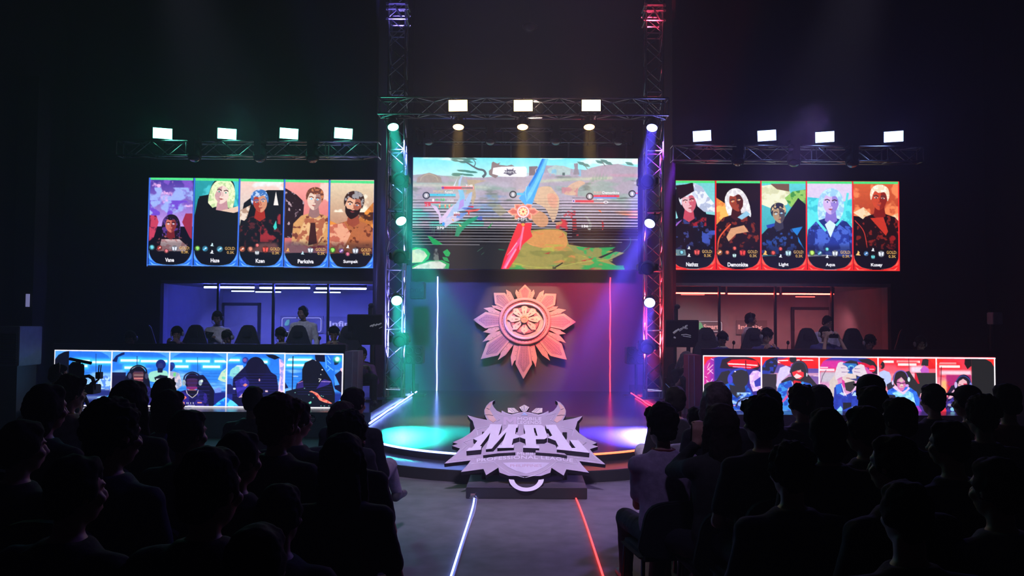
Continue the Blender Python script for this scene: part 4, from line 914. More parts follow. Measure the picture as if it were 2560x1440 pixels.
cl.poly([(1672, 940), (1760, 980), (1900, 960), (2066, 760), (2066, 1380), (1672, 1380)], (186, 110, 50), tex=(226, 140, 60), seed=79, sc=14); cl.blotch(1780, 860, 2066, 1250, (70, 36, 26), 16, .58, 80)
figure(cl, 1880, 800, 96, (226, 170, 140), (150, 70, 50), (58, 34, 28), (150, 146, 150), (176, 100, 60), (110, 50, 30), beard=(36, 20, 20), tilt=.16); cl.poly([(1672, 980), (1800, 960), (1860, 1060), (1780, 1240), (1672, 1230)], (226, 160, 130), tex=(190, 100, 80), seed=81, sc=12)
ui = [('Vane', (205, 285), 330, [(85, 1195, 26, (110, 210, 226), 0), (152, 1200, 24, (226, 90, 90), 1), (215, 1228, 22, (230, 120, 130), 0), (287, 1205, 28, (226, 230, 250), 3)]),
      ('Haze', (612, 690), 738, [(492, 1202, 26, (150, 226, 110), 0), (560, 1205, 28, (90, 190, 240), 1), (622, 1168, 20, (200, 230, 236), 2), (622, 1235, 22, (226, 232, 240), 2), (692, 1208, 30, (110, 200, 240), 1)]),
      ('Kzen', (1014, 1094), 1142, [(892, 1207, 28, (236, 130, 100), 1), (965, 1207, 28, (226, 140, 120), 0), (1026, 1172, 20, (240, 120, 120), 0), (1025, 1240, 22, (226, 230, 240), 3), (1100, 1210, 32, (236, 90, 80), 3)]),
      ('Perkziva', (1390, 1532), 1548, [(1300, 1212, 22, (236, 170, 90), 2), (1432, 1240, 20, (190, 226, 240), 2), (1502, 1215, 28, (230, 234, 250), 3)]),
      ('Sumpak', (1797, 1930), 1953, [(1700, 1212, 28, (150, 226, 100), 0), (1778, 1218, 24, (190, 140, 220), 1), (1835, 1180, 20, (226, 230, 236), 2), (1835, 1248, 22, (236, 120, 150), 0), (1904, 1218, 30, (226, 230, 250), 3)])]
for i, (nm, nx, gx, ic) in enumerate(ui):
    x0, x1 = Ls[i]; dy = 5 * i
    card_ui(cl, x0, x1, nm, ic, (36, 104, 222), (90, 160, 244), (130, 196, 250), gx, nx, 560, (1190 + dy * .6, 1199 + dy * .5, 1309 + dy * .5, 1362 + dy))
    cl.poly([(x0, 545 + 5 * i), (x1, 550 + 5 * i), (x1, 574 + 5 * i), (x0, 569 + 5 * i)], (74, 214, 130))
for x in (50, 452, 857, 1260, 1664, 2069): cl.line([(x + 2, 545 + x * .011), (x - 6, 1370)], 13, (60, 110, 226))
cl.line([(40, 1358), (2070, 1376)], 6, (90, 150, 240))
cr = Canvas(1675, 450, 577, 230); cr.view(1650, 300, 3.6)
cr.rect(0, 0, 2400, 1500, (16, 8, 14))
Rs = [(102, 497), (511, 908), (919, 1320), (1331, 1738), (1748, 2157)]
def rw(i): x0, x1 = Rs[i]; cr.window(x0, 555, x1, 1360); return x0, x1
x0, x1 = rw(0)
cr.grad(x0, 555, x1, 1360, (110, 196, 200), (170, 216, 222)); cr.blotch(x0, 900, x1, 1200, (226, 236, 240), 26, .5, 91, 9, 1, 2)
cr.poly([(102, 690), (160, 600), (300, 560), (360, 700), (420, 850), (497, 860), (497, 1250), (240, 1250), (200, 1000)], (14, 12, 22))
cr.poly([(300, 560), (380, 600), (440, 690), (497, 760), (497, 830), (400, 830), (340, 780), (310, 680)], (222, 226, 238), tex=(170, 180, 206), seed=92, sc=8)
figure(cr, 262, 745, 86, (222, 170, 180), (190, 70, 90), (196, 206, 226), (236, 238, 246), (16, 14, 26), (50, 60, 120), tilt=-.2, eye=(200, 90, 90)); cr.poly([(140, 590), (300, 570), (310, 640), (180, 720)], (30, 14, 24)); cr.poly([(110, 980), (170, 920), (205, 900), (150, 960)], (150, 90, 190)); cr.blotch(380, 1000, 497, 1200, (60, 80, 170), 18, .5, 93); cr.blotch(180, 880, 420, 960, (150, 30, 40), 16, .55, 94)
x0, x1 = rw(1)
cr.grad(x0, 555, x1, 1360, (26, 14, 14), (40, 16, 12)); cr.poly([(511, 700), (600, 760), (650, 860), (580, 1050), (511, 1120)], (226, 130, 60), tex=(246, 180, 90), seed=95, sc=12)
cr.poly([(640, 900), (760, 740), (908, 720), (908, 1250), (560, 1250)], (20, 12, 14)); 
figure(cr, 690, 735, 84, (150, 60, 36), (60, 20, 16), (212, 206, 212), (246, 240, 240), (26, 14, 16), (120, 40, 24), long=1, tilt=-.25, eye=(240, 150, 60), side=1); cr.poly([(600, 1060), (640, 980), (760, 950), (800, 1010), (690, 1030), (620, 1100)], (206, 150, 110)); cr.poly([(700, 880), (780, 820), (820, 850), (740, 900)], (140, 190, 216)); cr.line([(520, 1180), (540, 1060), (640, 940)], 12, (226, 90, 50), sm=1)
x0, x1 = rw(2)
cr.grad(x0, 555, x1, 1360, (90, 200, 206), (40, 130, 150)); cr.poly([(919, 590), (1060, 570), (1180, 640), (1150, 760), (1020, 800), (919, 760)], (206, 206, 166), tex=(226, 226, 196), seed=96, sc=14)
cr.poly([(1000, 570), (1170, 570), (1170, 640), (1060, 620)], (110, 80, 60)); cr.poly([(1130, 700), (1200, 640), (1320, 620), (1320, 780), (1180, 780)], (60, 140, 60), tex=(140, 190, 90), seed=97, sc=9)
cr.poly([(1110, 900), (1250, 700), (1320, 760), (1320, 1250), (1050, 1250), (1040, 1050)], (16, 16, 26)); cr.poly([(960, 950), (1040, 930), (1060, 1100), (980, 1000)], (40, 70, 170)); cr.poly([(1190, 980), (1290, 960), (1240, 1040), (1310, 1180), (1250, 1100)], (30, 120, 200))
figure(cr, 1075, 850, 74, (170, 140, 110), (50, 50, 70), (36, 40, 60), (206, 176, 130), (18, 18, 30), (40, 70, 140), tilt=-.15, eye=(120, 200, 250)); cr.blotch(960, 1000, 1200, 1180, (30, 70, 150), 18, .55, 98)
x0, x1 = rw(3)
cr.grad(x0, 555, x1, 1360, (216, 196, 226), (180, 190, 216)); cr.poly([(1331, 690), (1440, 700), (1470, 900), (1400, 1150), (1331, 1100)], (60, 190, 206), tex=(90, 220, 226), seed=99, sc=14); cr.poly([(1738, 700), (1640, 740), (1610, 900), (1700, 1150), (1738, 1100)], (60, 190, 206), tex=(90, 220, 226), seed=100, sc=14)
figure(cr, 1545, 745, 94, (206, 176, 226), (130, 110, 200), (150, 196, 236), (190, 226, 246), (30, 46, 120), (60, 90, 190), long=1, tilt=.05, eye=(80, 70, 170)); cr.poly([(1400, 1200), (1400, 1000), (1480, 950), (1540, 1080), (1620, 940), (1700, 1000), (1720, 1250)], (36, 56, 150), tex=(70, 100, 200), seed=101, sc=14); cr.poly([(1490, 940), (1535, 900), (1590, 940), (1540, 1060)], (206, 226, 236)); cr.line([(1336, 800), (1440, 930), (1500, 1000)], 22, (90, 216, 222)); cr.line([(1700, 650), (1660, 850), (1590, 950)], 20, (90, 216, 222), sm=1)
x0, x1 = rw(4)
cr.grad(x0, 555, x1, 1360, (206, 90, 50), (120, 20, 20)); cr.blotch(x0, 555, x1, 1000, (236, 130, 80), 26, .5, 102)
cr.poly([(1748, 860), (1860, 870), (1960, 900), (2157, 960), (2157, 1250), (1748, 1250)], (20, 10, 14)); cr.poly([(1748, 830), (1840, 780), (1940, 880), (2040, 880), (2157, 830), (2157, 960), (1960, 960), (1850, 900)], (222, 170, 120), tex=(236, 206, 170), seed=103, sc=12)
figure(cr, 1985, 705, 92, (196, 70, 44), (120, 26, 20), (232, 206, 176), (246, 236, 220), (30, 12, 14), (120, 30, 24), tilt=.08, eye=(60, 26, 26)); cr.poly([(1900, 880), (2020, 870), (2060, 1000), (2040, 1040)], (190, 50, 34)); cr.line([(1760, 900), (1840, 1000), (1870, 1150)], 8, (190, 50, 40), sm=1); cr.blotch(2000, 1000, 2157, 1240, (140, 26, 26), 16, .55, 104)
ui = [('Nathzz', (236, 346), 380, [(128, 1200, 28, (236, 176, 100), 2), (196, 1202, 22, (130, 210, 236), 0), (262, 1160, 18, (226, 230, 236), 2), (262, 1228, 20, (226, 230, 240), 2), (334, 1200, 30, (236, 90, 90), 3)]),
      ('Demonkite', (610, 794), 792, [(538, 1200, 28, (240, 150, 90), 1), (608, 1200, 22, (226, 110, 90), 0), (674, 1162, 20, (240, 100, 90), 0), (672, 1228, 20, (200, 236, 240), 3), (746, 1202, 32, (236, 70, 70), 3)]),
      ('Light', (1072, 1160), 1206, [(950, 1202, 28, (240, 180, 100), 2), (1022, 1202, 24, (226, 90, 80), 0), (1088, 1165, 20, (236, 90, 90), 0), (1088, 1230, 20, (226, 230, 240), 2), (1158, 1204, 30, (190, 230, 250), 3)]),
      ('Aqua', (1494, 1580), 1628, [(1372, 1200, 28, (190, 236, 110), 0), (1442, 1202, 24, (110, 190, 240), 1), (1508, 1166, 20, (110, 220, 236), 0), (1508, 1232, 20, (226, 230, 240), 2), (1580, 1204, 30, (226, 232, 250), 3)]),
      ('Kusey', (1902, 2006), 2045, [(1788, 1202, 28, (236, 190, 120), 2), (1860, 1204, 24, (110, 170, 240), 1), (1922, 1168, 20, (226, 230, 240), 2), (1922, 1234, 20, (110, 220, 230), 3), (1996, 1206, 30, (226, 232, 250), 3)])]
for i, (nm, nx, gx, ic) in enumerate(ui):
    x0, x1 = Rs[i]
    card_ui(cr, x0, x1, nm, ic, (224, 34, 34), (246, 90, 70), (250, 130, 110), gx, nx, 555, (1190, 1192, 1309, 1354))
    cr.rect(x0, 543, x1, 566, (66, 216, 120))
for x in (96, 504, 913, 1325, 1743, 2160): cr.line([(x + 2, 543), (x - 4, 1360)], 12, (232, 36, 40))
cr.line([(84, 1357), (2160, 1357)], 7, (236, 44, 40)); cr.line([(96, 543), (2160, 543)], 5, (226, 60, 50))

# ---- desk fronts: five live player pictures each
db = Canvas(137, 870, 722, 151)
dr = Canvas(1757, 885, 736, 149)
BX = (30, 110, 226); BL = (70, 190, 250)
def room(c, x0, x1, y0, y1, base, lo, hi, lamps, lampc, glow, floor):
    c.grad(x0, y0, x1, y1, base, lo); w = x1 - x0; h = y1 - y0
    c.blotch(x0, y0 + h * .3, x1, y0 + h * .7, hi, 22, .46, int(x0) % 83, 6, .7, 3); c.rect(x0, y0 + h * .72, x1, y1, floor, soft=2)
    for a, b, y in lamps:
        c.rect(x0 + w * a - 4, y0 + h * y - h * .06, x0 + w * b + 4, y0 + h * y + h * .05, glow, soft=3, al=.85); c.rect(x0 + w * a, y0 + h * y - h * .022, x0 + w * b, y0 + h * y + h * .02, lampc)
def headset(c, x, y, s, hair, face, cup, band, sc=None):
    c.ell(x, y, s * .82, s, hair); c.poly([(x - s * .5, y - s * .3), (x + s * .5, y - s * .3), (x + s * .56, y + s * .3), (x + s * .2, y + s), (x - s * .2, y + s), (x - s * .56, y + s * .3)], face, sm=1)
    c.line([(x - s * .95, y + s * .1), (x - s * .8, y - s * .7), (x, y - s * 1.1), (x + s * .8, y - s * .7), (x + s * .95, y + s * .1)], s * .16, band, sm=1)
    for d in (-1, 1): c.ell(x + d * s * .92, y + s * .15, s * .2, s * .34, cup)
b0, b1 = [137, 281, 425, 568, 712], [281, 425, 568, 712, 857]
db.view(0, 0, 1)
L4 = ((.28, .55, .17), (.60, 1.0, .16), (.35, .65, .28))
for i in range(5):
    db.window(b0[i], 870, b1[i], 1022)
    room(db, b0[i], b1[i], 872 + i, 1018 + i * .8, (36, 110, 226), (60, 150, 236), (150, 206, 246), (((.36, .62, .19), (.66, 1, .21), (.36, .58, .28)), ((.15, .48, .17), (.5, .96, .18), (.22, .55, .30)), ((-.1, .22, .17), (.28, .70, .17), (.78, 1.1, .17), (.1, .33, .27), (.58, .88, .27)), ((0, .22, .14), (.6, .7, .17)), ((.05, .46, .12), (.03, .34, .22)))[i], (226, 250, 252), (70, 216, 236), ((30, 40, 110), (36, 40, 120), (30, 34, 120), (36, 44, 140), (30, 50, 140))[i])
    for k in range(13): db.rect(b0[i], 930 + 8 * k, b1[i], 931.6 + 8 * k, (20, 30, 110), al=.22)
db.clip = None
db.window(137, 870, 281, 1022); db.rect(137, 872, 174, 1022, (10, 12, 30)); db.rect(174, 940, 281, 1000, (170, 206, 244), soft=4, al=.55); db.poly([(236, 960), (262, 935), (281, 945), (281, 990), (250, 985)], (90, 140, 226), tex=(180, 216, 250), seed=3, sc=7); db.rect(220, 975, 281, 992, (36, 46, 120), soft=2); db.ell(262, 996, 16, 4, (140, 190, 240)); db.line([(241, 880), (243, 985)], 1.5, (30, 60, 140))
db.view(130, 860, 6.919); db.window(1040, 80, 2040, 1120)
db.poly([(1040, 250), (1090, 130), (1260, 100), (1260, 150), (1150, 200), (1130, 290), (1060, 280)], (16, 30, 90)); db.rect(1040, 480, 1290, 560, (24, 26, 70)); db.rect(1040, 540, 1290, 800, (22, 22, 60)); db.line([(1478, 180), (1480, 360)], 12, (24, 50, 130))
db.poly([(1690, 500), (1780, 450), (1940, 440), (2010, 480), (2010, 640), (1720, 640)], (150, 214, 196), sm=1); db.ell(1890, 330, 86, 90, (24, 34, 110)); db.ell(1885, 360, 44, 56, (40, 50, 110)); db.poly([(1830, 400), (1930, 400), (1920, 480), (1840, 480)], (24, 26, 60)); db.poly([(1780, 570), (1880, 520), (2010, 540), (2010, 620), (1800, 620)], (20, 18, 40)); db.rect(1815, 590, 1960, 615, (206, 220, 226))
db.poly([(1230, 900), (1270, 600), (1330, 480), (1420, 400), (1560, 400), (1650, 480), (1700, 620), (1740, 900)], (16, 16, 40)); db.poly([(1180, 1100), (1240, 720), (1370, 690), (1500, 770), (1600, 690), (1740, 760), (1760, 1100)], (46, 36, 120), tex=(24, 24, 70), seed=4, sc=9)
headset(db, 1505, 520, 155, (18, 16, 34), (90, 54, 66), (60, 60, 90), (20, 20, 40))
for y, cc in ((470, (60, 40, 70)), (530, (140, 110, 110)), (590, (206, 120, 120)), (625, (120, 60, 80)), (660, (206, 150, 156))): db.rect(1430, y - 14, 1590, y + 8, cc)
db.line([(1370, 690), (1430, 760), (1500, 790), (1560, 730)], 14, (206, 206, 200)); db.poly([(1540, 790), (1620, 750), (1665, 800), (1640, 830)], (226, 140, 120)); db.rect(1100, 760, 1760, 1000, (20, 18, 50), al=.2)
db.clip = None
db.view(420, 870, 8.533); db.window(45, 60, 1245, 1270)
db.poly([(50, 480), (140, 480), (250, 520), (300, 680), (310, 800), (200, 900), (50, 740)], (206, 190, 206), tex=(150, 160, 190), seed=6, sc=8); db.ell(90, 350, 66, 80, (26, 60, 150)); db.ell(70, 400, 50, 70, (40, 40, 110)); db.poly([(120, 520), (180, 490), (180, 580), (130, 600)], (110, 200, 130)); db.poly([(100, 640), (150, 600), (160, 700), (110, 720)], (20, 20, 40))
db.line([(632, 150), (645, 500)], 12, (24, 90, 160)); db.poly([(640, 560), (760, 550), (820, 620), (1000, 900), (1000, 1270), (640, 1270)], (20, 18, 50)); db.poly([(1070, 650), (1150, 480), (1245, 400), (1245, 720), (1150, 690)], (110, 206, 190), tex=(190, 216, 190), seed=7, sc=8); db.poly([(1000, 880), (1100, 830), (1160, 870), (1150, 940), (1020, 960)], (110, 140, 226))
db.poly([(130, 1270), (210, 960), (420, 880), (540, 930), (660, 880), (840, 980), (900, 1270)], (46, 36, 130), tex=(26, 24, 80), seed=8, sc=9); headset(db, 530, 700, 190, (22, 16, 44), (60, 34, 74), (150, 170, 180), (24, 22, 50)); db.ell(735, 690, 26, 34, (200, 220, 210)); db.rect(410, 820, 640, 870, (130, 40, 110)); db.rect(440, 885, 620, 910, (214, 110, 80)); db.poly([(420, 900), (650, 900), (600, 1040), (480, 1040)], (22, 20, 36)); db.line([(405, 890), (430, 980), (540, 1070), (640, 980), (665, 890)], 14, (226, 220, 214)); db.poly([(320, 1070), (390, 1030), (425, 1070), (370, 1105)], (240, 120, 90))
db.rect(335, 1165, 375, 1215, (236, 140, 130)); db.rect(650, 1165, 745, 1190, (240, 150, 130)); db.rect(440, 1232, 600, 1244, (200, 206, 220))
for x in (420, 450, 500, 555): db.rect(x, 1170, x + 14, 1210, (206, 206, 220))
for k in range(7): db.rect(350, 560 + k * 84, 900, 576 + k * 84, (60, 50, 170), al=.35)
db.poly([(960, 1270), (1100, 1150), (1245, 1050), (1245, 1270)], BX, tex=(60, 190, 240), tw=.5, seed=9, sc=20)
db.clip = None; db.window(1270, 70, 2480, 1280)
db.poly([(1320, 560), (1340, 440), (1480, 330), (1600, 330), (1640, 480), (1560, 640), (1400, 600)], (130, 206, 210), tex=(200, 220, 226), seed=10, sc=9); db.ell(1655, 220, 66, 76, (36, 60, 160)); db.ell(1640, 215, 40, 40, (130, 80, 160)); db.poly([(1270, 620), (1420, 640), (1440, 900), (1270, 900)], (60, 110, 206)); db.poly([(2370, 180), (2480, 200), (2480, 1080), (2340, 1080), (2390, 600)], (150, 150, 226), tex=(230, 190, 226), seed=11, sc=9); db.line([(2400, 560), (2370, 1060)], 14, (236, 200, 236)); db.line([(2470, 420), (2460, 1060)], 14, (226, 200, 240)); db.poly([(2080, 90), (2330, 80), (2400, 150), (2280, 200), (2150, 150)], (16, 16, 40))
db.poly([(1390, 780), (1400, 620), (1700, 300), (1850, 280), (2100, 300), (2200, 480), (2320, 560), (2360, 800), (2360, 1280), (1390, 1280)], (22, 20, 60)); db.poly([(1440, 700), (1650, 590), (1740, 700), (1720, 1000), (1500, 1050)], (60, 50, 170), tex=(40, 36, 130), seed=12, sc=9); db.ell(1870, 400, 210, 260, (20, 16, 46)); db.ell(2020, 430, 90, 140, (22, 18, 50)); db.poly([(1600, 780), (1660, 740), (1715, 770), (1660, 810)], (240, 140, 110)); db.poly([(1520, 1060), (1600, 970), (1640, 990), (1590, 1050)], (206, 170, 190)); db.ell(1958, 660, 16, 30, (230, 180, 200)); db.rect(2085, 890, 2140, 930, (226, 190, 200)); db.poly([(1270, 760), (1350, 760), (1460, 880), (1440, 980), (1270, 980)], (30, 30, 90)); db.ell(1430, 860, 30, 22, (220, 226, 240))
for k in range(9): db.rect(1390, 520 + k * 62, 2360, 532 + k * 62, (50, 46, 170), al=.4)
db.poly([(1270, 1050), (1420, 1150), (1560, 1280), (1270, 1280)], BX, tex=(90, 210, 240), tw=.5, seed=13, sc=20); db.ell(2190, 1090, 110, 44, (150, 190, 206)); db.poly([(2060, 1090), (2330, 1060), (2340, 1280), (2060, 1280)], (120, 160, 200))
db.clip = None
db.view(700, 870, 9.0); db.window(120, 80, 1405, 1360)
db.line([(290, 100), (285, 1000)], 22, (16, 20, 70)); db.text('Infinix', 300, 415, 588, 618, (226, 240, 250), .02); db.poly([(780, 90), (1000, 90), (1010, 260), (800, 250)], (16, 16, 44)); db.ell(1240, 260, 80, 70, (20, 16, 60)); db.poly([(1040, 100), (1200, 100), (1230, 480), (1230, 900), (1060, 500)], (36, 110, 220)); 
for l in ([(1020, 130), (1040, 400)], [(1060, 220), (1140, 300)], [(1060, 340), (1200, 460)], [(1130, 410), (1060, 480)], [(1130, 210), (1070, 110)]): db.line(l, 14, (120, 200, 250))
db.ell(1290, 195, 90, 76, (40, 214, 160), soft=3); db.ell(1285, 190, 52, 56, (236, 246, 240), soft=1)
db.poly([(1215, 800), (1240, 560), (1405, 420), (1405, 1000), (1240, 900)], (20, 18, 50)); db.poly([(1350, 420), (1405, 390), (1405, 510), (1360, 460)], (240, 170, 190)); db.poly([(1220, 560), (1250, 600), (1340, 800), (1230, 820)], (70, 150, 240))
db.poly([(120, 740), (200, 880), (120, 900)], (24, 26, 70)); db.poly([(120, 1360), (140, 960), (360, 900), (380, 780), (500, 680), (500, 440), (560, 280), (720, 200), (860, 230), (1000, 440), (1160, 700), (1240, 1000), (1240, 1360)], (18, 18, 34)); db.poly([(370, 900), (400, 770), (520, 720), (540, 870)], (50, 36, 110)); db.poly([(920, 720), (1000, 670), (1160, 720), (1100, 800), (820, 900), (900, 780)], (50, 40, 130))
for k in range(5): db.rect(400, 780 + k * 60, 1180, 792 + k * 60, (50, 44, 150), al=.35)
db.line([(870, 660), (925, 665), (880, 735)], 16, (236, 236, 230)); db.line([(400, 765), (520, 718)], 12, (206, 140, 190)); db.line([(930, 725), (1150, 730)], 12, (190, 150, 210)); db.ell(950, 445, 16, 16, (240, 240, 240)); db.ell(920, 560, 10, 12, (200, 210, 206)); db.line([(780, 215), (810, 235)], 10, (220, 226, 240))
db.poly([(660, 970), (720, 945), (850, 1000), (940, 1110), (1060, 1160), (1185, 1240), (1150, 1250), (1010, 1220), (900, 1170), (830, 1070), (740, 990)], (232, 130, 110), tex=(206, 60, 60), tw=.52, seed=14, sc=8); db.poly([(650, 1230), (710, 1190), (720, 1235), (680, 1260)], (110, 216, 190))
for x, y in ((330, 990), (640, 1040), (740, 1105), (915, 1300), (990, 1300), (1090, 1300), (460, 1160), (960, 1075), (920, 1060), (540, 885)): db.poly([(x, y), (x + 34, y - 10), (x + 22, y + 16)], (120, 190, 180))
db.poly([(1100, 1360), (1250, 1240), (1405, 1120), (1405, 1360)], (50, 160, 240)); db.poly([(120, 1080), (190, 1170), (120, 1180)], (50, 150, 236))
db.clip = None
db.view(0, 0, 1)
for i in range(5):
    for s in ((0, 1), (1, -1)):
        x = (b0[i] + 2) if s[0] == 0 else (b1[i] - 2); y = 872 + i * 1.4 + s[0] * 1.4
        if (i == 4 and s[0] == 1): continue
        db.poly([(x, y), (x + s[1] * 38, y), (x + s[1] * 22, y + 4), (x + s[1] * 8, y + 12), (x, y + 24)], (74, 154, 240))
db.poly([(281, 985), (281, 1018), (235, 1018)], (60, 160, 236)); db.poly([(281, 985), (281, 1018), (330, 1020)], (60, 160, 236))
for x in (137.8, 281, 425, 568, 712, 856.5): db.line([(x, 870 + (x - 137) * .0097), (x - 1.0, 1019 + (x - 137) * .006)], 3.2, (246, 240, 252))
db.line([(136, 871.5), (858, 878.5)], 3.4, (240, 236, 252)); db.line([(136, 1016.5), (858, 1020)], 3.4, (250, 244, 252))
# red desk
r0, r1 = [1758, 1904, 2049, 2197, 2343], [1904, 2049, 2197, 2343, 2491]
dr.view(0, 0, 1)
for i in range(5):
    dr.window(r0[i], 884, r1[i], 1036)
    room(dr, r0[i], r1[i], 887, 1034, ((40, 50, 150), (50, 60, 160), (196, 50, 140), (226, 60, 80), (226, 50, 70))[i], ((60, 40, 120), (226, 130, 150), (214, 196, 216), (240, 190, 206), (226, 110, 120))[i], ((90, 60, 190), (240, 170, 190), (236, 206, 226), (244, 200, 216), (240, 170, 190))[i], (((.42, .75, .16), (.83, .95, .17)), ((.27, .46, .10), (.72, .96, .09)), ((-.02, .14, .20), (-.02, .26, .24)), ((.08, .27, .09), (.32, .72, .09), (.34, .66, .14)), ((0, .34, .12), (.05, .4, .17)))[i], (255, 226, 222), (232, 40, 50), ((36, 40, 120), (60, 40, 110), (50, 70, 180), (70, 50, 130), (60, 30, 90))[i])
dr.clip = None
dr.view(1740, 870, 6.737)
dr.window(125, 110, 1090, 1090); dr.poly([(135, 200), (300, 130), (300, 640), (125, 700)], (200, 50, 150)); dr.rect(240, 110, 305, 640, (150, 50, 170), soft=2)
for l in ([(220, 150), (300, 190)], [(230, 240), (190, 330)], [(200, 340), (290, 430)], [(290, 270), (190, 370)], [(190, 440), (280, 350)], [(180, 540), (200, 700)], [(190, 560), (280, 640)], [(280, 520), (200, 650)], [(150, 480), (185, 500)]): dr.line(l, 12, (244, 190, 226))
dr.poly([(400, 330), (440, 180), (600, 120), (900, 130), (1060, 190), (1090, 300), (1040, 360), (900, 330), (520, 340)], (46, 36, 46)); dr.poly([(520, 240), (600, 180), (830, 170), (1040, 200), (1060, 300), (900, 350), (560, 300)], (226, 30, 40)); dr.line([(540, 255), (830, 265)], 22, (255, 226, 226)); dr.line([(850, 268), (1040, 282)], 20, (255, 220, 220)); dr.line([(620, 305), (930, 318)], 16, (240, 140, 190)); dr.line([(838, 190), (845, 360)], 12, (50, 20, 40))
dr.poly([(300, 620), (430, 400), (560, 370), (620, 480), (600, 640)], (46, 44, 52)); dr.poly([(900, 460), (960, 380), (1040, 370), (1090, 400), (1090, 720), (960, 740), (910, 600)], (206, 160, 226), tex=(226, 196, 236), seed=20, sc=8); dr.poly([(980, 560), (1090, 480), (1090, 640), (1000, 660)], (60, 60, 170))
dr.poly([(430, 1090), (450, 640), (560, 590), (830, 600), (920, 720), (1000, 860), (1000, 1090)], (40, 90, 200), tex=(30, 60, 160), seed=21, sc=8); dr.poly([(560, 620), (640, 640), (820, 640), (840, 740), (690, 860), (580, 760)], (46, 46, 56)); dr.ell(750, 500, 140, 180, (48, 46, 54)); dr.line([(560, 560), (560, 470), (640, 380), (760, 340), (850, 370)], 34, (50, 70, 190), sm=1); dr.ell(575, 530, 44, 80, (70, 70, 200)); dr.ell(660, 390, 16, 12, (236, 220, 246)); dr.blotch(550, 760, 920, 960, (150, 190, 240), 16, .5, 22, 9); dr.poly([(660, 1010), (700, 900), (860, 850), (990, 900), (990, 1010)], (40, 60, 170), tex=(140, 170, 230), seed=23, sc=5); dr.line([(670, 1020), (720, 910), (850, 850), (900, 855)], 22, (36, 34, 60), sm=1); dr.line([(580, 1000), (660, 985)], 20, (200, 140, 200))
dr.clip = None; dr.window(1115, 120, 2082, 1100)
dr.poly([(1115, 440), (1115, 230), (1200, 140), (1380, 130), (1380, 260), (1320, 420)], (44, 60, 160), tex=(40, 40, 60), seed=24, sc=9); dr.rect(1115, 430, 1360, 900, (52, 46, 54)); dr.poly([(1380, 200), (1560, 130), (2082, 130), (2082, 330), (1860, 330), (1500, 280)], (228, 36, 40)); dr.line([(1390, 195), (1560, 188)], 20, (255, 226, 226)); dr.line([(1700, 182), (1755, 182)], 18, (255, 226, 226)); dr.line([(1790, 182), (2030, 182)], 18, (255, 226, 226))
dr.poly([(1350, 640), (1380, 440), (1420, 320), (1520, 280), (1600, 320), (1580, 420), (1440, 560), (1380, 690)], (206, 190, 230)); dr.ell(1640, 170, 60, 60, (44, 40, 48)); dr.poly([(1600, 250), (1680, 230), (1740, 280), (1600, 310)], (170, 90, 190)); dr.poly([(1440, 560), (1560, 480), (1900, 440), (2030, 600), (2082, 640), (2082, 900), (1440, 900)], (50, 46, 54)); dr.text('Infinix', 1985, 2070, 445, 468, (250, 220, 226), .02)
dr.poly([(1370, 700), (1410, 600), (1600, 540), (1680, 620), (1800, 560), (1940, 600), (2000, 720), (2000, 1100), (1370, 1100)], (40, 80, 190), tex=(60, 140, 220), seed=25, sc=8); dr.ell(1745, 370, 150, 180, (46, 44, 50)); dr.line([(1590, 400), (1640, 260), (1740, 210), (1840, 260), (1880, 420)], 22, (60, 56, 80), sm=1); dr.poly([(1620, 400), (1720, 360), (1820, 400), (1820, 470), (1760, 520), (1690, 510), (1640, 460)], (226, 50, 60)); dr.poly([(1650, 470), (1700, 420), (1760, 450), (1790, 470), (1740, 500), (1690, 510)], (240, 206, 206)); dr.poly([(1700, 380), (1770, 350), (1780, 390), (1730, 400)], (230, 150, 150)); dr.poly([(1640, 560), (1660, 540), (1770, 560), (1780, 620), (1700, 680), (1650, 640)], (206, 40, 46)); dr.line([(1620, 560), (1640, 640), (1690, 680), (1770, 640)], 12, (220, 206, 226)); dr.poly([(1530, 760), (1560, 670), (1620, 650), (1650, 700), (1600, 800), (1540, 830)], (222, 170, 190), tex=(120, 70, 110), seed=26, sc=5); dr.poly([(1440, 920), (1530, 800), (1560, 830), (1460, 940)], (210, 80, 150)); dr.ell(1565, 400, 12, 40, (220, 200, 240)); dr.ell(1872, 440, 10, 34, (206, 226, 240))
dr.clip = None
dr.view(2030, 880, 9.0); dr.window(190, 80, 1490, 1380)
dr.poly([(220, 240), (300, 150), (430, 90), (1250, 85), (1400, 160), (1480, 260), (1480, 420), (1380, 440), (1300, 380), (1200, 260), (1050, 190), (700, 170)], (50, 60, 160)); dr.poly([(190, 150), (700, 150), (720, 260), (560, 350), (190, 340)], (206, 50, 150), soft=2); dr.poly([(1050, 130), (1300, 110), (1420, 190), (1480, 280), (1480, 480), (1380, 460), (1280, 300)], (44, 40, 46)); dr.poly([(1050, 190), (1200, 210), (1330, 270), (1290, 330), (1190, 300), (1060, 240)], (206, 30, 60)); dr.ell(1370, 345, 78, 80, (226, 30, 60)); dr.rect(1305, 350, 1415, 372, (255, 190, 200)); dr.rect(190, 312, 370, 334, (255, 226, 236)); dr.rect(190, 376, 510, 402, (255, 220, 236)); dr.rect(190, 420, 560, 680, (190, 180, 196), soft=3); dr.line([(330, 380), (250, 520), (205, 680)], 12, (80, 50, 90)); dr.poly([(1300, 560), (1420, 560), (1480, 680), (1480, 1380), (1250, 1380)], (130, 150, 220))
dr.poly([(360, 1380), (390, 1000), (400, 650), (540, 480), (600, 700), (540, 740), (500, 1000), (440, 1260)], (206, 190, 186)); dr.poly([(480, 1380), (510, 800), (600, 720), (680, 690), (720, 1000), (990, 860), (1120, 760), (1120, 1380)], (44, 66, 176), tex=(40, 56, 160), seed=30, sc=9)
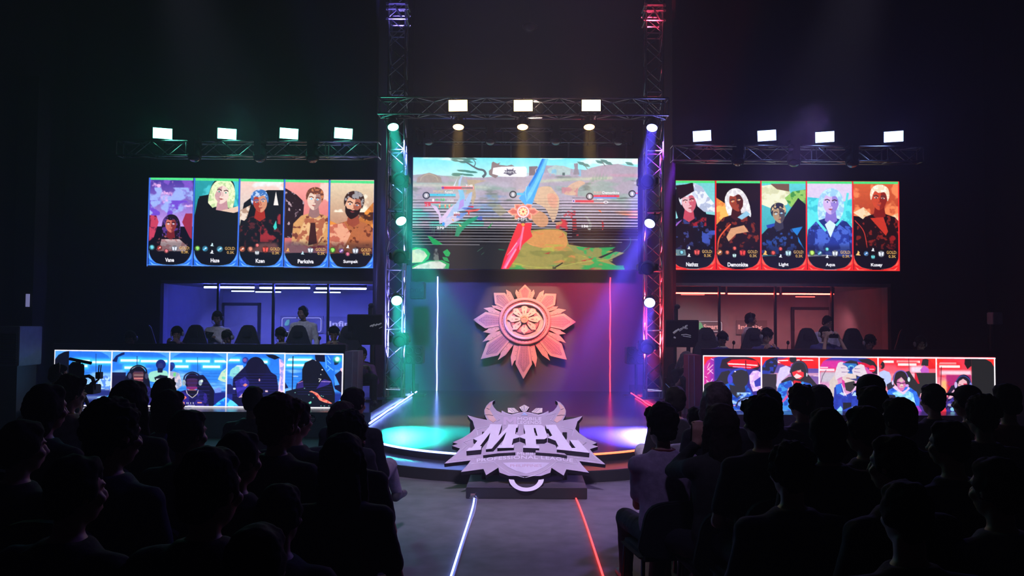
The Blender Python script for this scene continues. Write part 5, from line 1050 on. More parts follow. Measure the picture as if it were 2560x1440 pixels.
dr.poly([(540, 740), (660, 700), (680, 900), (560, 960)], (50, 110, 214)); dr.poly([(620, 940), (680, 900), (740, 960), (720, 990)], (170, 206, 244)); dr.poly([(905, 990), (960, 900), (1010, 920), (1000, 990)], (170, 206, 244)); dr.poly([(550, 1340), (650, 1230), (690, 1300), (680, 1380), (550, 1380)], (140, 206, 246)); dr.poly([(880, 1380), (900, 1260), (960, 1230), (1030, 1320), (940, 1380)], (150, 206, 244)); dr.poly([(700, 1150), (890, 1150), (890, 1240), (700, 1330)], (36, 36, 46))
dr.poly([(730, 500), (760, 200), (880, 150), (1030, 180), (1060, 260), (1060, 620)], (46, 44, 52)); dr.poly([(690, 640), (690, 520), (800, 450), (1000, 480), (1010, 600), (940, 680), (860, 700), (760, 690)], (214, 196, 190)); dr.poly([(680, 600), (740, 640), (770, 780), (720, 800), (690, 730)], (206, 60, 150)); dr.poly([(740, 690), (860, 660), (960, 640), (990, 760), (880, 900), (770, 860)], (56, 52, 54)); dr.line([(670, 710), (720, 880), (780, 1000)], 14, (226, 230, 246)); dr.line([(990, 770), (950, 860), (900, 950)], 14, (226, 230, 246)); dr.line([(780, 570), (860, 575)], 14, (150, 60, 80))
dr.poly([(640, 250), (700, 220), (1000, 230), (1060, 300), (1040, 440), (880, 470), (720, 420)], (50, 110, 190)); dr.poly([(820, 300), (880, 260), (960, 290), (940, 340), (850, 350)], (110, 190, 214)); dr.poly([(860, 300), (940, 300), (900, 450), (840, 420)], (36, 70, 160))
dr.poly([(600, 220), (650, 190), (730, 195), (700, 230), (780, 290), (830, 340), (800, 360), (860, 400), (830, 420), (800, 470), (760, 520), (640, 560), (540, 620), (520, 480), (560, 330)], (214, 200, 212)); dr.poly([(1060, 260), (1110, 240), (1190, 270), (1210, 360), (1260, 480), (1310, 620), (1180, 620), (1100, 540), (1000, 500), (930, 480), (910, 380), (960, 330), (1000, 290)], (214, 200, 212))
for l in ([(660, 330), (780, 330)], [(680, 430), (830, 430)], [(970, 350), (1100, 350)], [(960, 420), (1100, 440)], [(700, 250), (780, 290)]): dr.line(l, 16, (120, 80, 140), w2=6)
dr.poly([(840, 590), (1010, 580), (1150, 620), (1010, 640)], (70, 70, 130)); dr.poly([(1010, 540), (1100, 530), (1150, 620), (1030, 600)], (40, 60, 140))
dr.clip = None
dr.view(2180, 880, 8.0); dr.window(145, 80, 1300, 1230)
dr.line([(752, 90), (760, 360)], 12, (120, 30, 50)); dr.poly([(1000, 240), (1030, 110), (1110, 90), (1200, 130), (1160, 250), (1060, 240)], (44, 44, 46)); dr.poly([(1150, 120), (1290, 200), (1290, 300), (1140, 310)], (220, 36, 40)); dr.rect(780, 250, 1030, 390, (226, 206, 226), soft=3); dr.poly([(980, 330), (1060, 230), (1150, 300), (1160, 390), (1000, 390)], (190, 90, 190)); dr.rect(870, 390, 1300, 820, (44, 44, 46)); dr.poly([(870, 390), (900, 400), (965, 620), (930, 620), (870, 520)], (206, 30, 50))
dr.poly([(150, 620), (160, 380), (250, 340), (360, 380), (400, 480), (380, 640), (300, 680)], (176, 190, 236)); dr.ell(215, 235, 52, 80, (44, 36, 40)); dr.ell(185, 260, 26, 34, (190, 50, 60)); dr.poly([(150, 480), (260, 520), (240, 560), (150, 540)], (30, 26, 34)); dr.poly([(300, 640), (430, 560), (470, 700), (320, 760)], (50, 46, 60)); dr.poly([(650, 380), (760, 350), (850, 500), (1000, 760), (960, 900), (700, 800)], (46, 44, 48))
dr.poly([(280, 900), (330, 760), (460, 690), (760, 690), (900, 790), (960, 950), (940, 1230), (300, 1230)], (40, 80, 200), tex=(50, 110, 220), seed=32, sc=9); dr.poly([(410, 820), (560, 760), (620, 840), (740, 770), (830, 830), (880, 1060), (800, 1010), (520, 1000), (480, 880)], (160, 220, 244), tex=(120, 190, 230), seed=33, sc=7); dr.poly([(420, 700), (480, 650), (580, 760), (620, 790), (700, 740), (740, 680), (770, 720), (640, 850), (480, 750)], (226, 190, 226))
dr.ell(590, 520, 160, 180, (44, 38, 42)); dr.poly([(500, 600), (520, 540), (600, 480), (670, 560), (690, 650), (640, 760), (590, 780), (530, 720)], (206, 110, 170)); dr.poly([(540, 560), (600, 490), (650, 560), (600, 590)], (206, 180, 176)); dr.line([(480, 590), (560, 600), (600, 620), (680, 600)], 16, (60, 30, 60)); dr.poly([(570, 650), (610, 620), (640, 660), (640, 700), (560, 700)], (222, 200, 190)); dr.line([(575, 680), (635, 680)], 10, (160, 40, 60)); dr.line([(440, 560), (480, 400), (580, 345), (680, 380), (740, 500)], 20, (120, 90, 180), sm=1); dr.ell(750, 530, 26, 50, (200, 226, 236)); dr.ell(425, 600, 20, 50, (206, 190, 236)); dr.ell(715, 660, 34, 30, (200, 150, 226))
dr.poly([(330, 850), (470, 860), (490, 990), (350, 1000)], (36, 34, 48)); dr.poly([(600, 1040), (790, 1020), (860, 1050), (850, 1085), (700, 1070)], (30, 30, 44)); dr.poly([(690, 1010), (790, 970), (800, 1020), (740, 1050)], (222, 190, 200)); dr.poly([(770, 1090), (940, 1080), (1020, 1220), (860, 1220)], (150, 60, 190))
dr.clip = None; dr.window(1315, 80, 2470, 1230)
dr.rect(2010, 90, 2470, 1230, (34, 34, 36)); dr.poly([(1880, 90), (2010, 90), (2010, 240), (1930, 310), (1870, 200)], (30, 26, 30)); dr.rect(1380, 340, 2000, 430, (240, 200, 214), soft=2); dr.rect(1500, 430, 2000, 860, (170, 40, 110), soft=1); dr.blotch(1500, 430, 2000, 800, (206, 30, 50), 18, .5, 34, 9); dr.poly([(1400, 560), (1500, 540), (1510, 810), (1420, 810)], (250, 180, 110), soft=3); dr.line([(1405, 260), (1385, 740)], 14, (90, 20, 40)); dr.poly([(1315, 1230), (1420, 1080), (1590, 1215), (1590, 1230)], (236, 50, 70))
dr.poly([(1520, 800), (1600, 660), (1760, 600), (1800, 900), (1560, 960)], (36, 30, 56)); dr.ell(1850, 610, 150, 190, (32, 28, 40)); dr.poly([(1730, 640), (1760, 560), (1840, 510), (1910, 560), (1925, 660), (1900, 740), (1840, 770), (1770, 740)], (222, 170, 180)); dr.poly([(1840, 610), (1920, 610), (1920, 660), (1860, 660)], (200, 50, 80)); dr.line([(1755, 635), (1800, 640)], 12, (130, 50, 80)); dr.line([(1800, 740), (1850, 745)], 10, (180, 70, 90)); dr.ell(1692, 640, 30, 70, (190, 170, 220)); dr.ell(1990, 650, 26, 66, (120, 120, 200)); dr.line([(1690, 580), (1760, 480), (1860, 450), (1960, 520), (1990, 590)], 20, (50, 60, 130), sm=1)
dr.poly([(1530, 930), (1600, 800), (1650, 735), (1665, 760), (1620, 830), (1740, 780), (1760, 800), (1620, 900), (1560, 950)], (222, 170, 196)); dr.poly([(1480, 1100), (1540, 940), (1760, 880), (1900, 900), (1990, 1230), (1500, 1230)], (60, 50, 140), tex=(30, 26, 50), seed=35, sc=8); dr.ell(1620, 1150, 50, 40, (130, 190, 220)); dr.ell(1560, 1060, 40, 30, (150, 140, 170))
dr.clip = None
dr.view(0, 0, 1)
for i in range(5):
    for s in ((0, 1), (1, -1)):
        x = (r0[i] + 2) if s[0] == 0 else (r1[i] - 2)
        dr.poly([(x, 888), (x + s[1] * 36, 889), (x + s[1] * 20, 893), (x + s[1] * 8, 900), (x, 914)], (244, 46, 40))
for x in (1758.2, 1904, 2049, 2197, 2343, 2489.5): dr.line([(x, 886 + (x - 1758) * .004), (x - .4, 1032)], 3.2, (250, 240, 246))
dr.line([(1757, 887), (2492, 890)], 3.6, (250, 232, 240)); dr.line([(1757, 1030.5), (2492, 1033)], 3.2, (250, 240, 246))
for c in (cl, cr, db, dr):
    c.a *= (.95 + .1 * vnoise(c.W, c.H, 4, 9)[..., None])
# ---------------------------------------------------------------- screens
def rect_of(tl, br, D):
    a, b = P(*tl, D), P(*br, D); return (a.x, b.x, b.z, a.z, D)
def led_wall(label, rc, cv, nm='led_screen', dep=.149, hang=()):
    X0, X1, Z0, Z1, D = rc
    t = thing(nm, label, 'screen', ((X0 + X1) / 2, D + .06, Z0), 'large LED screens')
    MB().bx(X0 - .02, X1 + .02, D + .006, D + dep, Z0 - .02, Z1 + .02).build('cabinet', M_dkmetal, t, bevel=.005)
    for x in hang: MB().bx(x - .02, x + .02, D + .02, D + .06, Z1 + .02, Z1 + .36).build('hanger', M_metal, t)
    show('display', cv, rc, t); return t
led_wall('wide middle LED screen showing a game landscape over the sun emblem', rect_of((1033, 393.5), (1594.5, 674.5), 18.2), cm, dep=.10, hang=[-2.2 + .63 * i for i in range(8)])
led_wall('left wide LED screen of five portraits in blue frames', rect_of((371.5, 444), (935, 670.5), 16.0), cl)
led_wall('right wide LED screen of five portraits in red frames', rect_of((1675, 450.5), (2250.5, 679), 16.0), cr)
# hanging bars between the truss and the screens
# ---------------------------------------------------------------- player desks
M_desk = mat('black_desk_laminate', (.022, .02, .026), .4, vary=.1); M_deskend = mat('mauve_desk_end', (.34, .20, .36), .4, vary=.08)
def desk(label, rc, cv, bnd, endx, nm, zt_, endm):
    X0, X1, Z0, Z1, D = rc
    t = thing('gaming_desk', label, 'desk', ((X0 + X1) / 2, D + .35, ZP), 'player desks')
    MB().bx(X0 - .02, X1 + .02, D + .012, D + .08, ZP, Z1 + .02).build('carcass', M_desk, t)
    MB().bx(X0 - .03, X0 + .01, D + .08, D + .7, ZP, Z1 - .32).build('side_panel', M_desk, t); MB().bx(X1 - .01, X1 + .03, D + .08, D + .7, ZP, Z1 - .32).build('side_panel', M_desk, t)
    MB().bx(X0 - .03, X1 + .03, D - .01, D + .06, Z1 + .012, zt_).bx(X0 - .03, X1 + .03, D + .06, D + .70, Z1 - .32, Z1 - .29).build('top_board', M_desk, t, bevel=.004)
    W = cv.W; n = len(bnd) - 1; f0, f1 = bnd[0], bnd[-1]
    for i in range(n):
        c0 = max(0, int(round(bnd[i] - cv.x0))); c1 = min(W, int(round(bnd[i + 1] - cv.x0)) + 1)
        xa = X0 + (X1 - X0) * c0 / (W - 1); xb = X0 + (X1 - X0) * (c1 - 1) / (W - 1)
        show('front_screen', cv, (xa, xb, Z0, Z1, D), t, cols=(c0, c1))
    # curved end panel
    s = 1 if endx > 0 else -1; xe = X1 if s > 0 else X0
    pol = [(xe + s * .025, D - .03), (xe + s * .13, D + .02), (xe + s * .20, D + .12), (xe + s * .215, D + .5), (xe + s * .025, D + .5)]
    MB().prism(pol, (0, 0, 0), EX, EY, ZP, Z1 + .0).build('end_panel', endm, t, bevel=.006)
    ed = MB(); 
    for q in (1, 2): ed.tube([(pol[q][0] + s * .0, pol[q][1] - .008, ZP + .02), (pol[q][0] + s * .01, pol[q][1] - .012, Z1 - .01)], .006)
    ed.build('edge_trim', mat('pale_edge_trim', (.6, .45, .62), .35, vary=0), t)
    return t
rb = rect_of((136.5, 874.5), (857.5, 1020.5), 13.4); rr = rect_of((1757.5, 888), (2491.5, 1033), 13.4)
desk('long blue-lit player desk on the left platform', rb, db, [137, 281, 425, 568, 712, 858], 1, 'blue', P(500, 859.5, 13.4).z, M_deskend)
desk('long red-lit player desk on the right platform', rr, dr, [1757, 1904, 2049, 2197, 2343, 2492], -1, 'red', P(2100, 873.5, 13.4).z, mat('crimson_desk_end', (.42, .07, .12), .4, vary=.08))
# gooseneck microphones on the desks
def desk_mic(label, px, py, D, h=.2):
    p = P(px, py, D); t = thing('desk_microphone', label, 'microphone', (p.x, D, p.z - h), 'desk microphones')
    MB().tube([(p.x, D, 1.02), (p.x, D, p.z - h * .5), (p.x + .01, D - .01, p.z)], .006).lathe([(.05, 0), (.05, .02), (.01, .03)], (p.x, D, 1.015)).build('gooseneck', M_dkmetal, t)
    MB().ell((p.x + .01, D - .01, p.z + .01), (.026, .026, .034)).build('capsule', mat('foam_windscreen', (.02, .02, .02), .9), t, True)
desk_mic('gooseneck microphone beside the standing man in the blue room', 798, 847, 13.78); desk_mic('gooseneck microphone beside the man in white at the red desk', 1832.5, 858, 13.78); desk_mic('gooseneck microphone right of the second red-side player', 1968, 858, 13.78); desk_mic('gooseneck microphone near the dark right end of the red desk', 2262, 862, 13.78)
# ---------------------------------------------------------------- monitors on stands at the inner ends
M_mon = mat('monitor_black_glass', (.01, .01, .014), .15, spec=.6, vary=0); M_dim = mat('painted_reflection', (.6, .6, .6), .5, emit=(.6, .6, .7), es=.14, vary=0)
def monitor(label, x0, x1, y0, y1, D, refl_strokes):
    a, b = P(x0, y1, D), P(x1, y0, D); m = (a.x + b.x) / 2
    t = thing('monitor', label, 'monitor', (m, D, ZP), 'stage monitors on stands')
    MB().bx(a.x, b.x, D, D + .06, a.z, b.z).build('panel', M_dkmetal, t, bevel=.01)
    scq = MB().bx(a.x + .02, b.x - .02, D - .006, D + .002, a.z + .02, b.z - .02).build('screen', M_mon, t)
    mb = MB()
    for (u0, v0), (u1, v1), r in refl_strokes:
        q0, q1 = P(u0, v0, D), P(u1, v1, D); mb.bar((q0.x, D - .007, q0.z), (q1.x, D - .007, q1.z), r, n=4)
    mb.build('painted_glint', M_dim, scq)  # reflections on the dark glass, put in as pale glowing strokes
    mb = MB()
    for x in (m - .12, m + .12): mb.bar((x, D + .05, ZP + .03), (x, D + .05, a.z + .1), .035)
    mb.bx(m - .35, m + .35, D - .2, D + .3, ZP, ZP + .03).build('stand', M_dkmetal, t)
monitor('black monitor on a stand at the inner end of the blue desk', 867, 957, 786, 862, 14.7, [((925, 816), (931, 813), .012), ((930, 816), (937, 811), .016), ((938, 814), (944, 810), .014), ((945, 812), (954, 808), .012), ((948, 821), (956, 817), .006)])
monitor('black monitor with faint white writing at the inner end of the red desk', 1663, 1747.5, 800, 868, 14.7, [((1683, 833), (1692, 826), .018), ((1690, 828), (1697, 822), .012), ((1695, 826), (1705, 820), .008), ((1698, 828), (1706, 823), .006), ((1707, 822), (1708, 816), .008), ((1710, 821), (1713, 815), .008), ((1713, 822), (1714, 814), .008), ((1714, 814), (1719, 813.5), .007), ((1714, 818), (1718, 817.5), .006), ((1715, 822), (1719, 821.5), .007), ((1703, 837), (1715, 836), .007), ((1715, 836), (1727, 839), .007), ((1707, 840), (1727, 843), .006), ((1684, 843), (1689, 845), .014)])  # the faint white writing is reflections put in as pale glowing strokes
def cam_arm(label, px, y0, y1, D):
    a, b = P(px, y1, D), P(px, y0, D); t = thing('camera_arm', label, 'camera', (a.x, D, a.z), 'small cameras on posts')
    MB().bx(a.x - .035, a.x + .035, D - .03, D + .03, a.z, b.z - .05).build('post', M_dkmetal, t, bevel=.005)
    MB().ell((b.x + .02, D - .02, b.z - .02), (.055, .05, .045)).build('camera_ball', M_dkmetal, t, True)
cam_arm('small black camera on a post above the left monitor', 926, 761, 788, 14.8); cam_arm('small black camera on a post above the right monitor', 1689.5, 764, 802, 14.8)
# ---------------------------------------------------------------- loudspeakers
M_cone = mat('speaker_cone', (.03, .03, .035), .35, vary=.1); M_grill = mat('speaker_cabinet', (.012, .012, .014), .6)
def speaker(label, x0, x1, y0, y1, D, rows, cols):
    a, b = P(x0, y1, D), P(x1, y0, D); t = thing('loudspeaker', label, 'speaker', ((a.x + b.x) / 2, D + .2, a.z), 'black loudspeakers')
    MB().bx(a.x, b.x, D, D + .4, a.z, b.z).build('cabinet', M_grill, t, bevel=.015)
    for i in range(cols):
        for j in range(rows):
            c = (a.x + (b.x - a.x) * (i + .5) / cols, D, a.z + (b.z - a.z) * (j + .5) / rows); r = min((b.x - a.x) / cols, (b.z - a.z) / rows) * .42
            MB().lathe([(r, -.004), (r, .012), (r * .88, .016), (r * .8, .004), (r * .3, -.03), (r * .25, -.012), (0, -.006)], c, (0, -1, 0), 20).build('cone', M_cone, t, True)
    return t
t = speaker('dark loudspeaker hung beside the left end of the main screen', 1024, 1060, 704, 747, 17.6, 1, 3)
MB().bar((P(1028, 704, 17.8).x, 17.8, P(1042, 704, 17.8).z), (P(1028, 704, 17.8).x, 17.8, 9.6), .012).build('hanger', M_dkmetal, t)
t = speaker('dark four-cone loudspeaker behind the left tower', 1011, 1057, 866, 910, 17.2, 2, 2)
MB().bar((P(1034, 900, 17.4).x, 17.4, ZS), (P(1034, 900, 17.4).x, 17.4, P(1034, 909, 17.4).z), .03).bx(P(1034, 900, 17.4).x - .25, P(1034, 900, 17.4).x + .25, 17.2, 17.6, ZS, ZS + .03).build('pole', M_dkmetal, t)
t = speaker('dark four-cone loudspeaker behind the right tower', 1567, 1612, 868, 911, 17.2, 2, 2)
MB().bar((P(1590, 900, 17.4).x, 17.4, ZS), (P(1590, 900, 17.4).x, 17.4, P(1590, 910, 17.4).z), .03).bx(P(1590, 900, 17.4).x - .25, P(1590, 900, 17.4).x + .25, 17.2, 17.6, ZS, ZS + .03).build('pole', M_dkmetal, t)
# ---------------------------------------------------------------- odd things at the edges of the hall
a, b = P(-30, 915, 12.6), P(49, 816, 12.6)
t = thing('air_cooler', 'slatted grey air cooler standing at the far left edge', 'air cooler', ((a.x + b.x) / 2, 12.9, 0))
M_ac = mat('dull_grey_casing', (.20, .20, .23), .5); M_acd = mat('dark_slats', (.05, .05, .06), .5)
MB().bx(a.x, b.x, 12.6, 13.2, a.z, b.z).build('casing', M_ac, t, bevel=.01)
mb = MB()
for i in range(13): z = a.z + .04 + (b.z - a.z - .16) * i / 12.; mb.box(((a.x + b.x) / 2, 12.59, z), (b.x - a.x - .06, .03, .022), Matrix.Rotation(.5, 3, 'X'))
mb.build('louvres', M_acd, t)
MB().bx(a.x + .05, b.x - .05, 12.65, 13.15, 0, a.z).build('stand', M_dkmetal, t)
a, b = P(67, 767, 14.5), P(75, 735, 14.5)
t = thing('wall_light', 'small pale upright panel on the dark column at the left', 'wall panel', ((a.x + b.x) / 2, 14.5, a.z))
MB().bx(a.x, b.x, 14.46, 14.5, a.z, b.z).build('panel', mat('pale_panel', (.7, .7, .78), .5, emit=(.30, .30, .62), es=.55, vary=0), t); MB().bx(a.x - .25, b.x + .05, 14.5, 14.9, 0, 6).build('column', M_wallblack, t)
a, b = P(2475, 811, 14.5), P(2499, 781, 14.5)
t = thing('wall_box', 'small pale box fixed high on the dark right side', 'box', ((a.x + b.x) / 2, 14.5, a.z))
MB().bx(a.x, b.x, 14.4, 14.6, a.z, b.z).build('casing', mat('pale_box_casing', (.42, .40, .52), .5), t, bevel=.01); MB().bar(((a.x + b.x) / 2, 14.6, 0), ((a.x + b.x) / 2, 14.6, b.z + .02), .04).build('post', M_dkmetal, t)
for lb, x, y in (('faint dark dome lamp at the upper middle of the ceiling void', 1325, 68), ('faint dark dome lamp up left of the left tower', 865, 52)):
    p = P(x, y, 16.8); t = thing('dome_lamp', lb, 'ceiling lamp', p, 'dark ceiling dome lamps')
    MB().lathe([(.0, -.10), (.09, -.08), (.15, -.01), (.155, .03), (.06, .09), (0, .10)], p, (0, 0, 1), 24).build('shade', mat('dome_shade', (.03, .026, .04), .3), t, True); MB().bar(p + V((0, 0, .09)), (p.x, p.y, 9.6), .01).build('rod', M_dkmetal, t)
# glowing computer case on the right platform
p = G(1683, 992, ZP)
t = thing('computer_case', 'small dark computer with a blue-lit triangle on the right platform', 'computer', (p.x, p.y, ZP))
q = P(1683.5, 962, p.y - .12)
MB().bx(p.x - .2, p.x + .2, p.y - .1, p.y + .35, ZP, q.z + .12).build('case', M_dkmetal, t, bevel=.01)
MB().prism([(-.045, -.07), (.045, -.07), (.02, 0), (0, .05), (-.02, 0)], (p.x, p.y - .1, q.z), EX, EZ, 0, .012).build('lit_panel', mat('blue_lit_triangle', (.2, .4, .8), .4, emit=(.25, .5, 1), es=1.6, vary=.2, scale=40), t)
mb = MB()
for s in (-1, 1): mb.bar((p.x + s * .08, p.y - .105, q.z - .06), (p.x + s * .16, p.y - .105, q.z + .02), .006)
mb.build('lit_trim', mat('dim_blue_trim', (.2, .2, .3), .4, emit=(.15, .25, .7), es=.3, vary=0), t)
# ---------------------------------------------------------------- lamps that light the hall
def lamp(nm, pos, target, col, power, size, blend=.6, rad=.15):
    o = spot(None, col, power, size, blend, rad, nm=nm); o.location = pos; o.rotation_mode = 'QUATERNION'; o.rotation_quaternion = aim(V(target) - V(pos)); return o
lamp('house_front_spot', (0.2, 2.2, 8.6), (0, 8.75, .35), (.78, .62, 1.0), 5600, 25, .95, .3)
lamp('house_teal_wash', (-4.6, 13.2, 5.2), (-1.7, 7.9, 0), (.16, .75, .85), 420, 30, .9, .3)
lamp('house_violet_wash', (4.6, 13.2, 5.2), (1.5, 7.6, 0), (.42, .24, 1), 1500, 34, .9, .3)
lamp('emblem_key', (0.2, 14.7, 5.9), (0, 18.5, 1.75), (1, .70, .47), 2600, 22.5, .25, .1)
lamp('backdrop_blue', (-2.2, 15.0, 5.0), (-2.0, 18.6, 1.3), (.10, .16, 1), 3600, 50, .9, .15)
lamp('backdrop_red', (1.6, 15.0, 5.0), (1.0, 18.6, 2.2), (1, .05, .12), 2300, 42, .9, .15)
lamp('backdrop_violet', (2.5, 15.0, 5.0), (2.3, 18.6, 1.4), (.30, .04, 1), 2000, 44, .9, .15)
lamp('tower_foot_blue', (TXL, DT, .62), (TXL, DT, 5), (.20, .20, 1), 2600, 36, .5, .05)
lamp('tower_foot_red', (TXR, DT, .62), (TXR, DT, 5), (1, .04, .06), 2200, 36, .5, .05)
lamp('tower_top_blue', (TXL, DT - .5, 7.0), (TXL, DT, 7.45), (.22, .16, 1), 60, 60, .5, .05)
lamp('tower_top_red', (TXR, DT - .5, 7.0), (TXR, DT, 7.45), (1, .05, .12), 60, 60, .5, .05)
lamp('added_fill_right', (0.1, 1.0, 8.6), (.95, 5.6, .8), (.55, .42, 1), 380, 13, .9, .3)  # added lamp without a fixture, brightens the lavender tee by the aisle
lamp('added_fill_left', (-.1, 1.0, 8.6), (-1.15, 6.3, .6), (.45, .36, 1), 650, 12, .9, .3)  # its left twin, also added, lifts the man at the aisle end
lamp('added_blue_rim', (1.8, 9.0, 6.8), (-1.6, 3.4, .9), (.22, .12, 1), 170, 40, .9, .3)  # unseen spot added to give left-block shoulders a blue rim
lamp('added_blue_desk_fill', (-4.4, 9.6, 6.8), (-4.0, 14.6, 1.6), (.66, .68, 1), 480, 36, .8, .2)  # unseen fill added to brighten the people behind the blue desk
lamp('added_red_desk_fill', (4.2, 9.6, 6.8), (4.1, 14.6, 1.6), (.74, .66, 1), 560, 36, .8, .2)  # same added fill for the people behind the red desk
# ceiling downlights of the red room; those in the blue room are added fill
def downlight(label, x, y, col, power, em):
    t = thing('downlight', label, 'ceiling lamp', (x, y, 2.47), 'ceiling downlights'); MB().lathe([(0, 0), (.06, 0), (.06, -.012), (.045, -.018), (0, -.016)], (x, y, 2.47), n=16).build('fitting', em, t)
    o = spot(None, col, power, 120, .8, .05, nm='room_light'); o.location = (x, y, 2.43); o.rotation_mode = 'QUATERNION'; o.rotation_quaternion = aim((0, .55, -1))
for w, x in (('left', -6.0), ('middle', -4.7), ('right', -3.5)): downlight('small %s ceiling downlight in the blue room' % w, x, 17.9, (.16, .17, 1), 100, emat('blue_fill_lamp', (.3, .35, 1), 3))  # added fill lamps for more blue light, not real downlights
for w, x, c in (('left', 3.6, (.9, .72, .78)), ('middle', 5.0, (1, .35, .36)), ('right', 6.4, (1, .25, .3))): downlight('small %s ceiling downlight in the red room' % w, x, 17.9, c, 50, emat('pale_downlight', (1, .85, .85), 3))
# thin theatrical haze fills the whole hall (a world volume), so the beams show
wd = bpy.data.worlds.new('hazy_hall'); scn.world = wd; wd.use_nodes = True; nt = wd.node_tree
nt.nodes['Background'].inputs['Color'].default_value = (.25, .25, .6, 1); nt.nodes['Background'].inputs['Strength'].default_value = .004
vs = nt.nodes.new('ShaderNodeVolumeScatter'); vs.inputs['Density'].default_value = .0105; vs.inputs['Anisotropy'].default_value = .15
nt.links.new(vs.outputs[0], nt.nodes['World Output'].inputs['Volume'])
cy = scn.cycles; cy.use_light_tree = False
cy.max_bounces = 6; cy.diffuse_bounces = 2; cy.glossy_bounces = 3; cy.volume_bounces = 0; cy.transparent_max_bounces = 8; cy.sample_clamp_indirect = 4
# ---------------------------------------------------------------- people
def fuse(mb, voxel, name, m, parent, sm=2, noise_amp=0, noise_sc=30, seed=0):
    off = V((0, 0, 0)); q = parent
    while q: off += q.location; q = q.parent
    me = bpy.data.meshes.new(name); me.from_pydata([tuple(p - off) for p in mb.v], [], mb.f)
    bm = bmesh.new(); bm.from_mesh(me); bmesh.ops.recalc_face_normals(bm, faces=bm.faces); bm.to_mesh(me); bm.free()
    o = bpy.data.objects.new('tmp', me); COL.objects.link(o)
    r = o.modifiers.new('r', 'REMESH'); r.mode = 'VOXEL'; r.voxel_size = voxel
    if sm: s = o.modifiers.new('s', 'SMOOTH'); s.factor = .5; s.iterations = sm
    dg = bpy.context.evaluated_depsgraph_get(); dg.update()
    new = bpy.data.meshes.new_from_object(o.evaluated_get(dg)); new.name = name
    bpy.data.objects.remove(o); bpy.data.meshes.remove(me)
    n = len(new.vertices)
    if noise_amp:
        co = np.empty(n * 3, np.float32); new.vertices.foreach_get('co', co); co = co.reshape(-1, 3)
        nv = np.empty(n * 3, np.float32); new.vertices.foreach_get('normal', nv); nv = nv.reshape(-1, 3)
        s = V((seed * 3.1, seed * 1.7, 0)); d = np.array([mnoise.noise(V(c) * noise_sc + s) + .6 * mnoise.noise(V(c) * noise_sc * 2.3 + s) for c in co], np.float32)
        new.vertices.foreach_set('co', (co + nv * (d * noise_amp)[:, None]).ravel())
    new.polygons.foreach_set('use_smooth', np.ones(len(new.polygons), bool))
    new.materials.clear(); new.materials.append(m)
    ob = bpy.data.objects.new(name, new); COL.objects.link(ob); ob.parent = parent
    return ob
def cloth(name, c=(.05, .05, .05), rough=.85): return mat(name, c, rough, vary=.18, scale=22, bump=.25, spec=.25)
SKIN = [mat('skin_tan', (.40, .22, .15), .55, vary=.06, scale=20), mat('skin_brown', (.30, .16, .10), .55, vary=.06, scale=20), mat('skin_light', (.52, .32, .24), .5, vary=.06, scale=20)]
HAIRM = {'black': mat('hair_black', (.007, .006, .006), .85, spec=.15, vary=.3, scale=60), 'brown': mat('hair_dark_brown', (.02, .012, .010), .85, spec=.15, vary=.3, scale=60), 'red': mat('hair_reddish_brown', (.07, .022, .016), .8, spec=.2, vary=.3, scale=60), 'ash': mat('hair_ash_blonde', (.13, .10, .09), .6, vary=.3, scale=60)}
M_eye = mat('eye_white', (.7, .68, .66), .2, vary=0); M_iris = mat('eye_iris', (.02, .015, .012), .1, vary=0)
M_hs = mat('headset_black', (.02, .02, .022), .3); M_hsw = mat('headset_pale_shell', (.42, .42, .46), .35)
M_shoe = mat('shoe_dark', (.03, .03, .035), .5); M_shoew = mat('shoe_white', (.6, .6, .62), .5)
M_jean = cloth('trousers_dark', (.018, .018, .024)); M_jeanb = cloth('trousers_pale_denim', (.30, .34, .48)); M_trg = cloth('trousers_mauve_grey', (.22, .18, .24))
def ik(a, b, l1, l2, pole):
    d = b - a; L = min(d.length, (l1 + l2) * .985); d = d.normalized(); b = a + d * L
    x = (l1 * l1 - l2 * l2 + L * L) / (2 * L); h = math.sqrt(max(1e-6, l1 * l1 - x * x))
    p = pole - d * pole.dot(d); p = p.normalized() if p.length > 1e-5 else V((0, 0, -1))
    return a + d * x + p * h, b
def hand(mb, w, d, n, side, curl=1.0):
    d = d.normalized(); n = (n - d * n.dot(d)).normalized(); l = d.cross(n) * side       # l points to the thumb side
    for o in (-.026, -.009, .009, .026): mb.cap(w + l * o * .7 - d * .01, w + d * .082 + l * o, .0155, .0125, 8)
    for i, (o, L) in enumerate(((.031, .92), (.0105, 1.0), (-.0105, .95), (-.030, .78))):
        p = w + d * .086 + l * o; a = 0
        for k, (sg, an) in enumerate(((.045, 22), (.027, 42), (.021, 34))):
            a += math.radians(an * curl + i * 2); v = (d * math.cos(a) + n * math.sin(a) + l * (o * .9)).normalized(); q = p + v * sg * L
            mb.cap(p, q, .0092 - .0007 * k, .0086 - .0008 * k, 7); p = q
    p = w + d * .028 + l * .03
    for k, (v, sg, r) in enumerate(((d * .55 + l * .75 + n * .30, .040, .0125), (d * .75 + l * .35 + n * .55, .032, .0105), (d * .75 + l * .1 + n * .65, .024, .0095))):
        q = p + v.normalized() * sg; mb.cap(p, q, r, r * .92, 7); p = q
PEOPLE = []
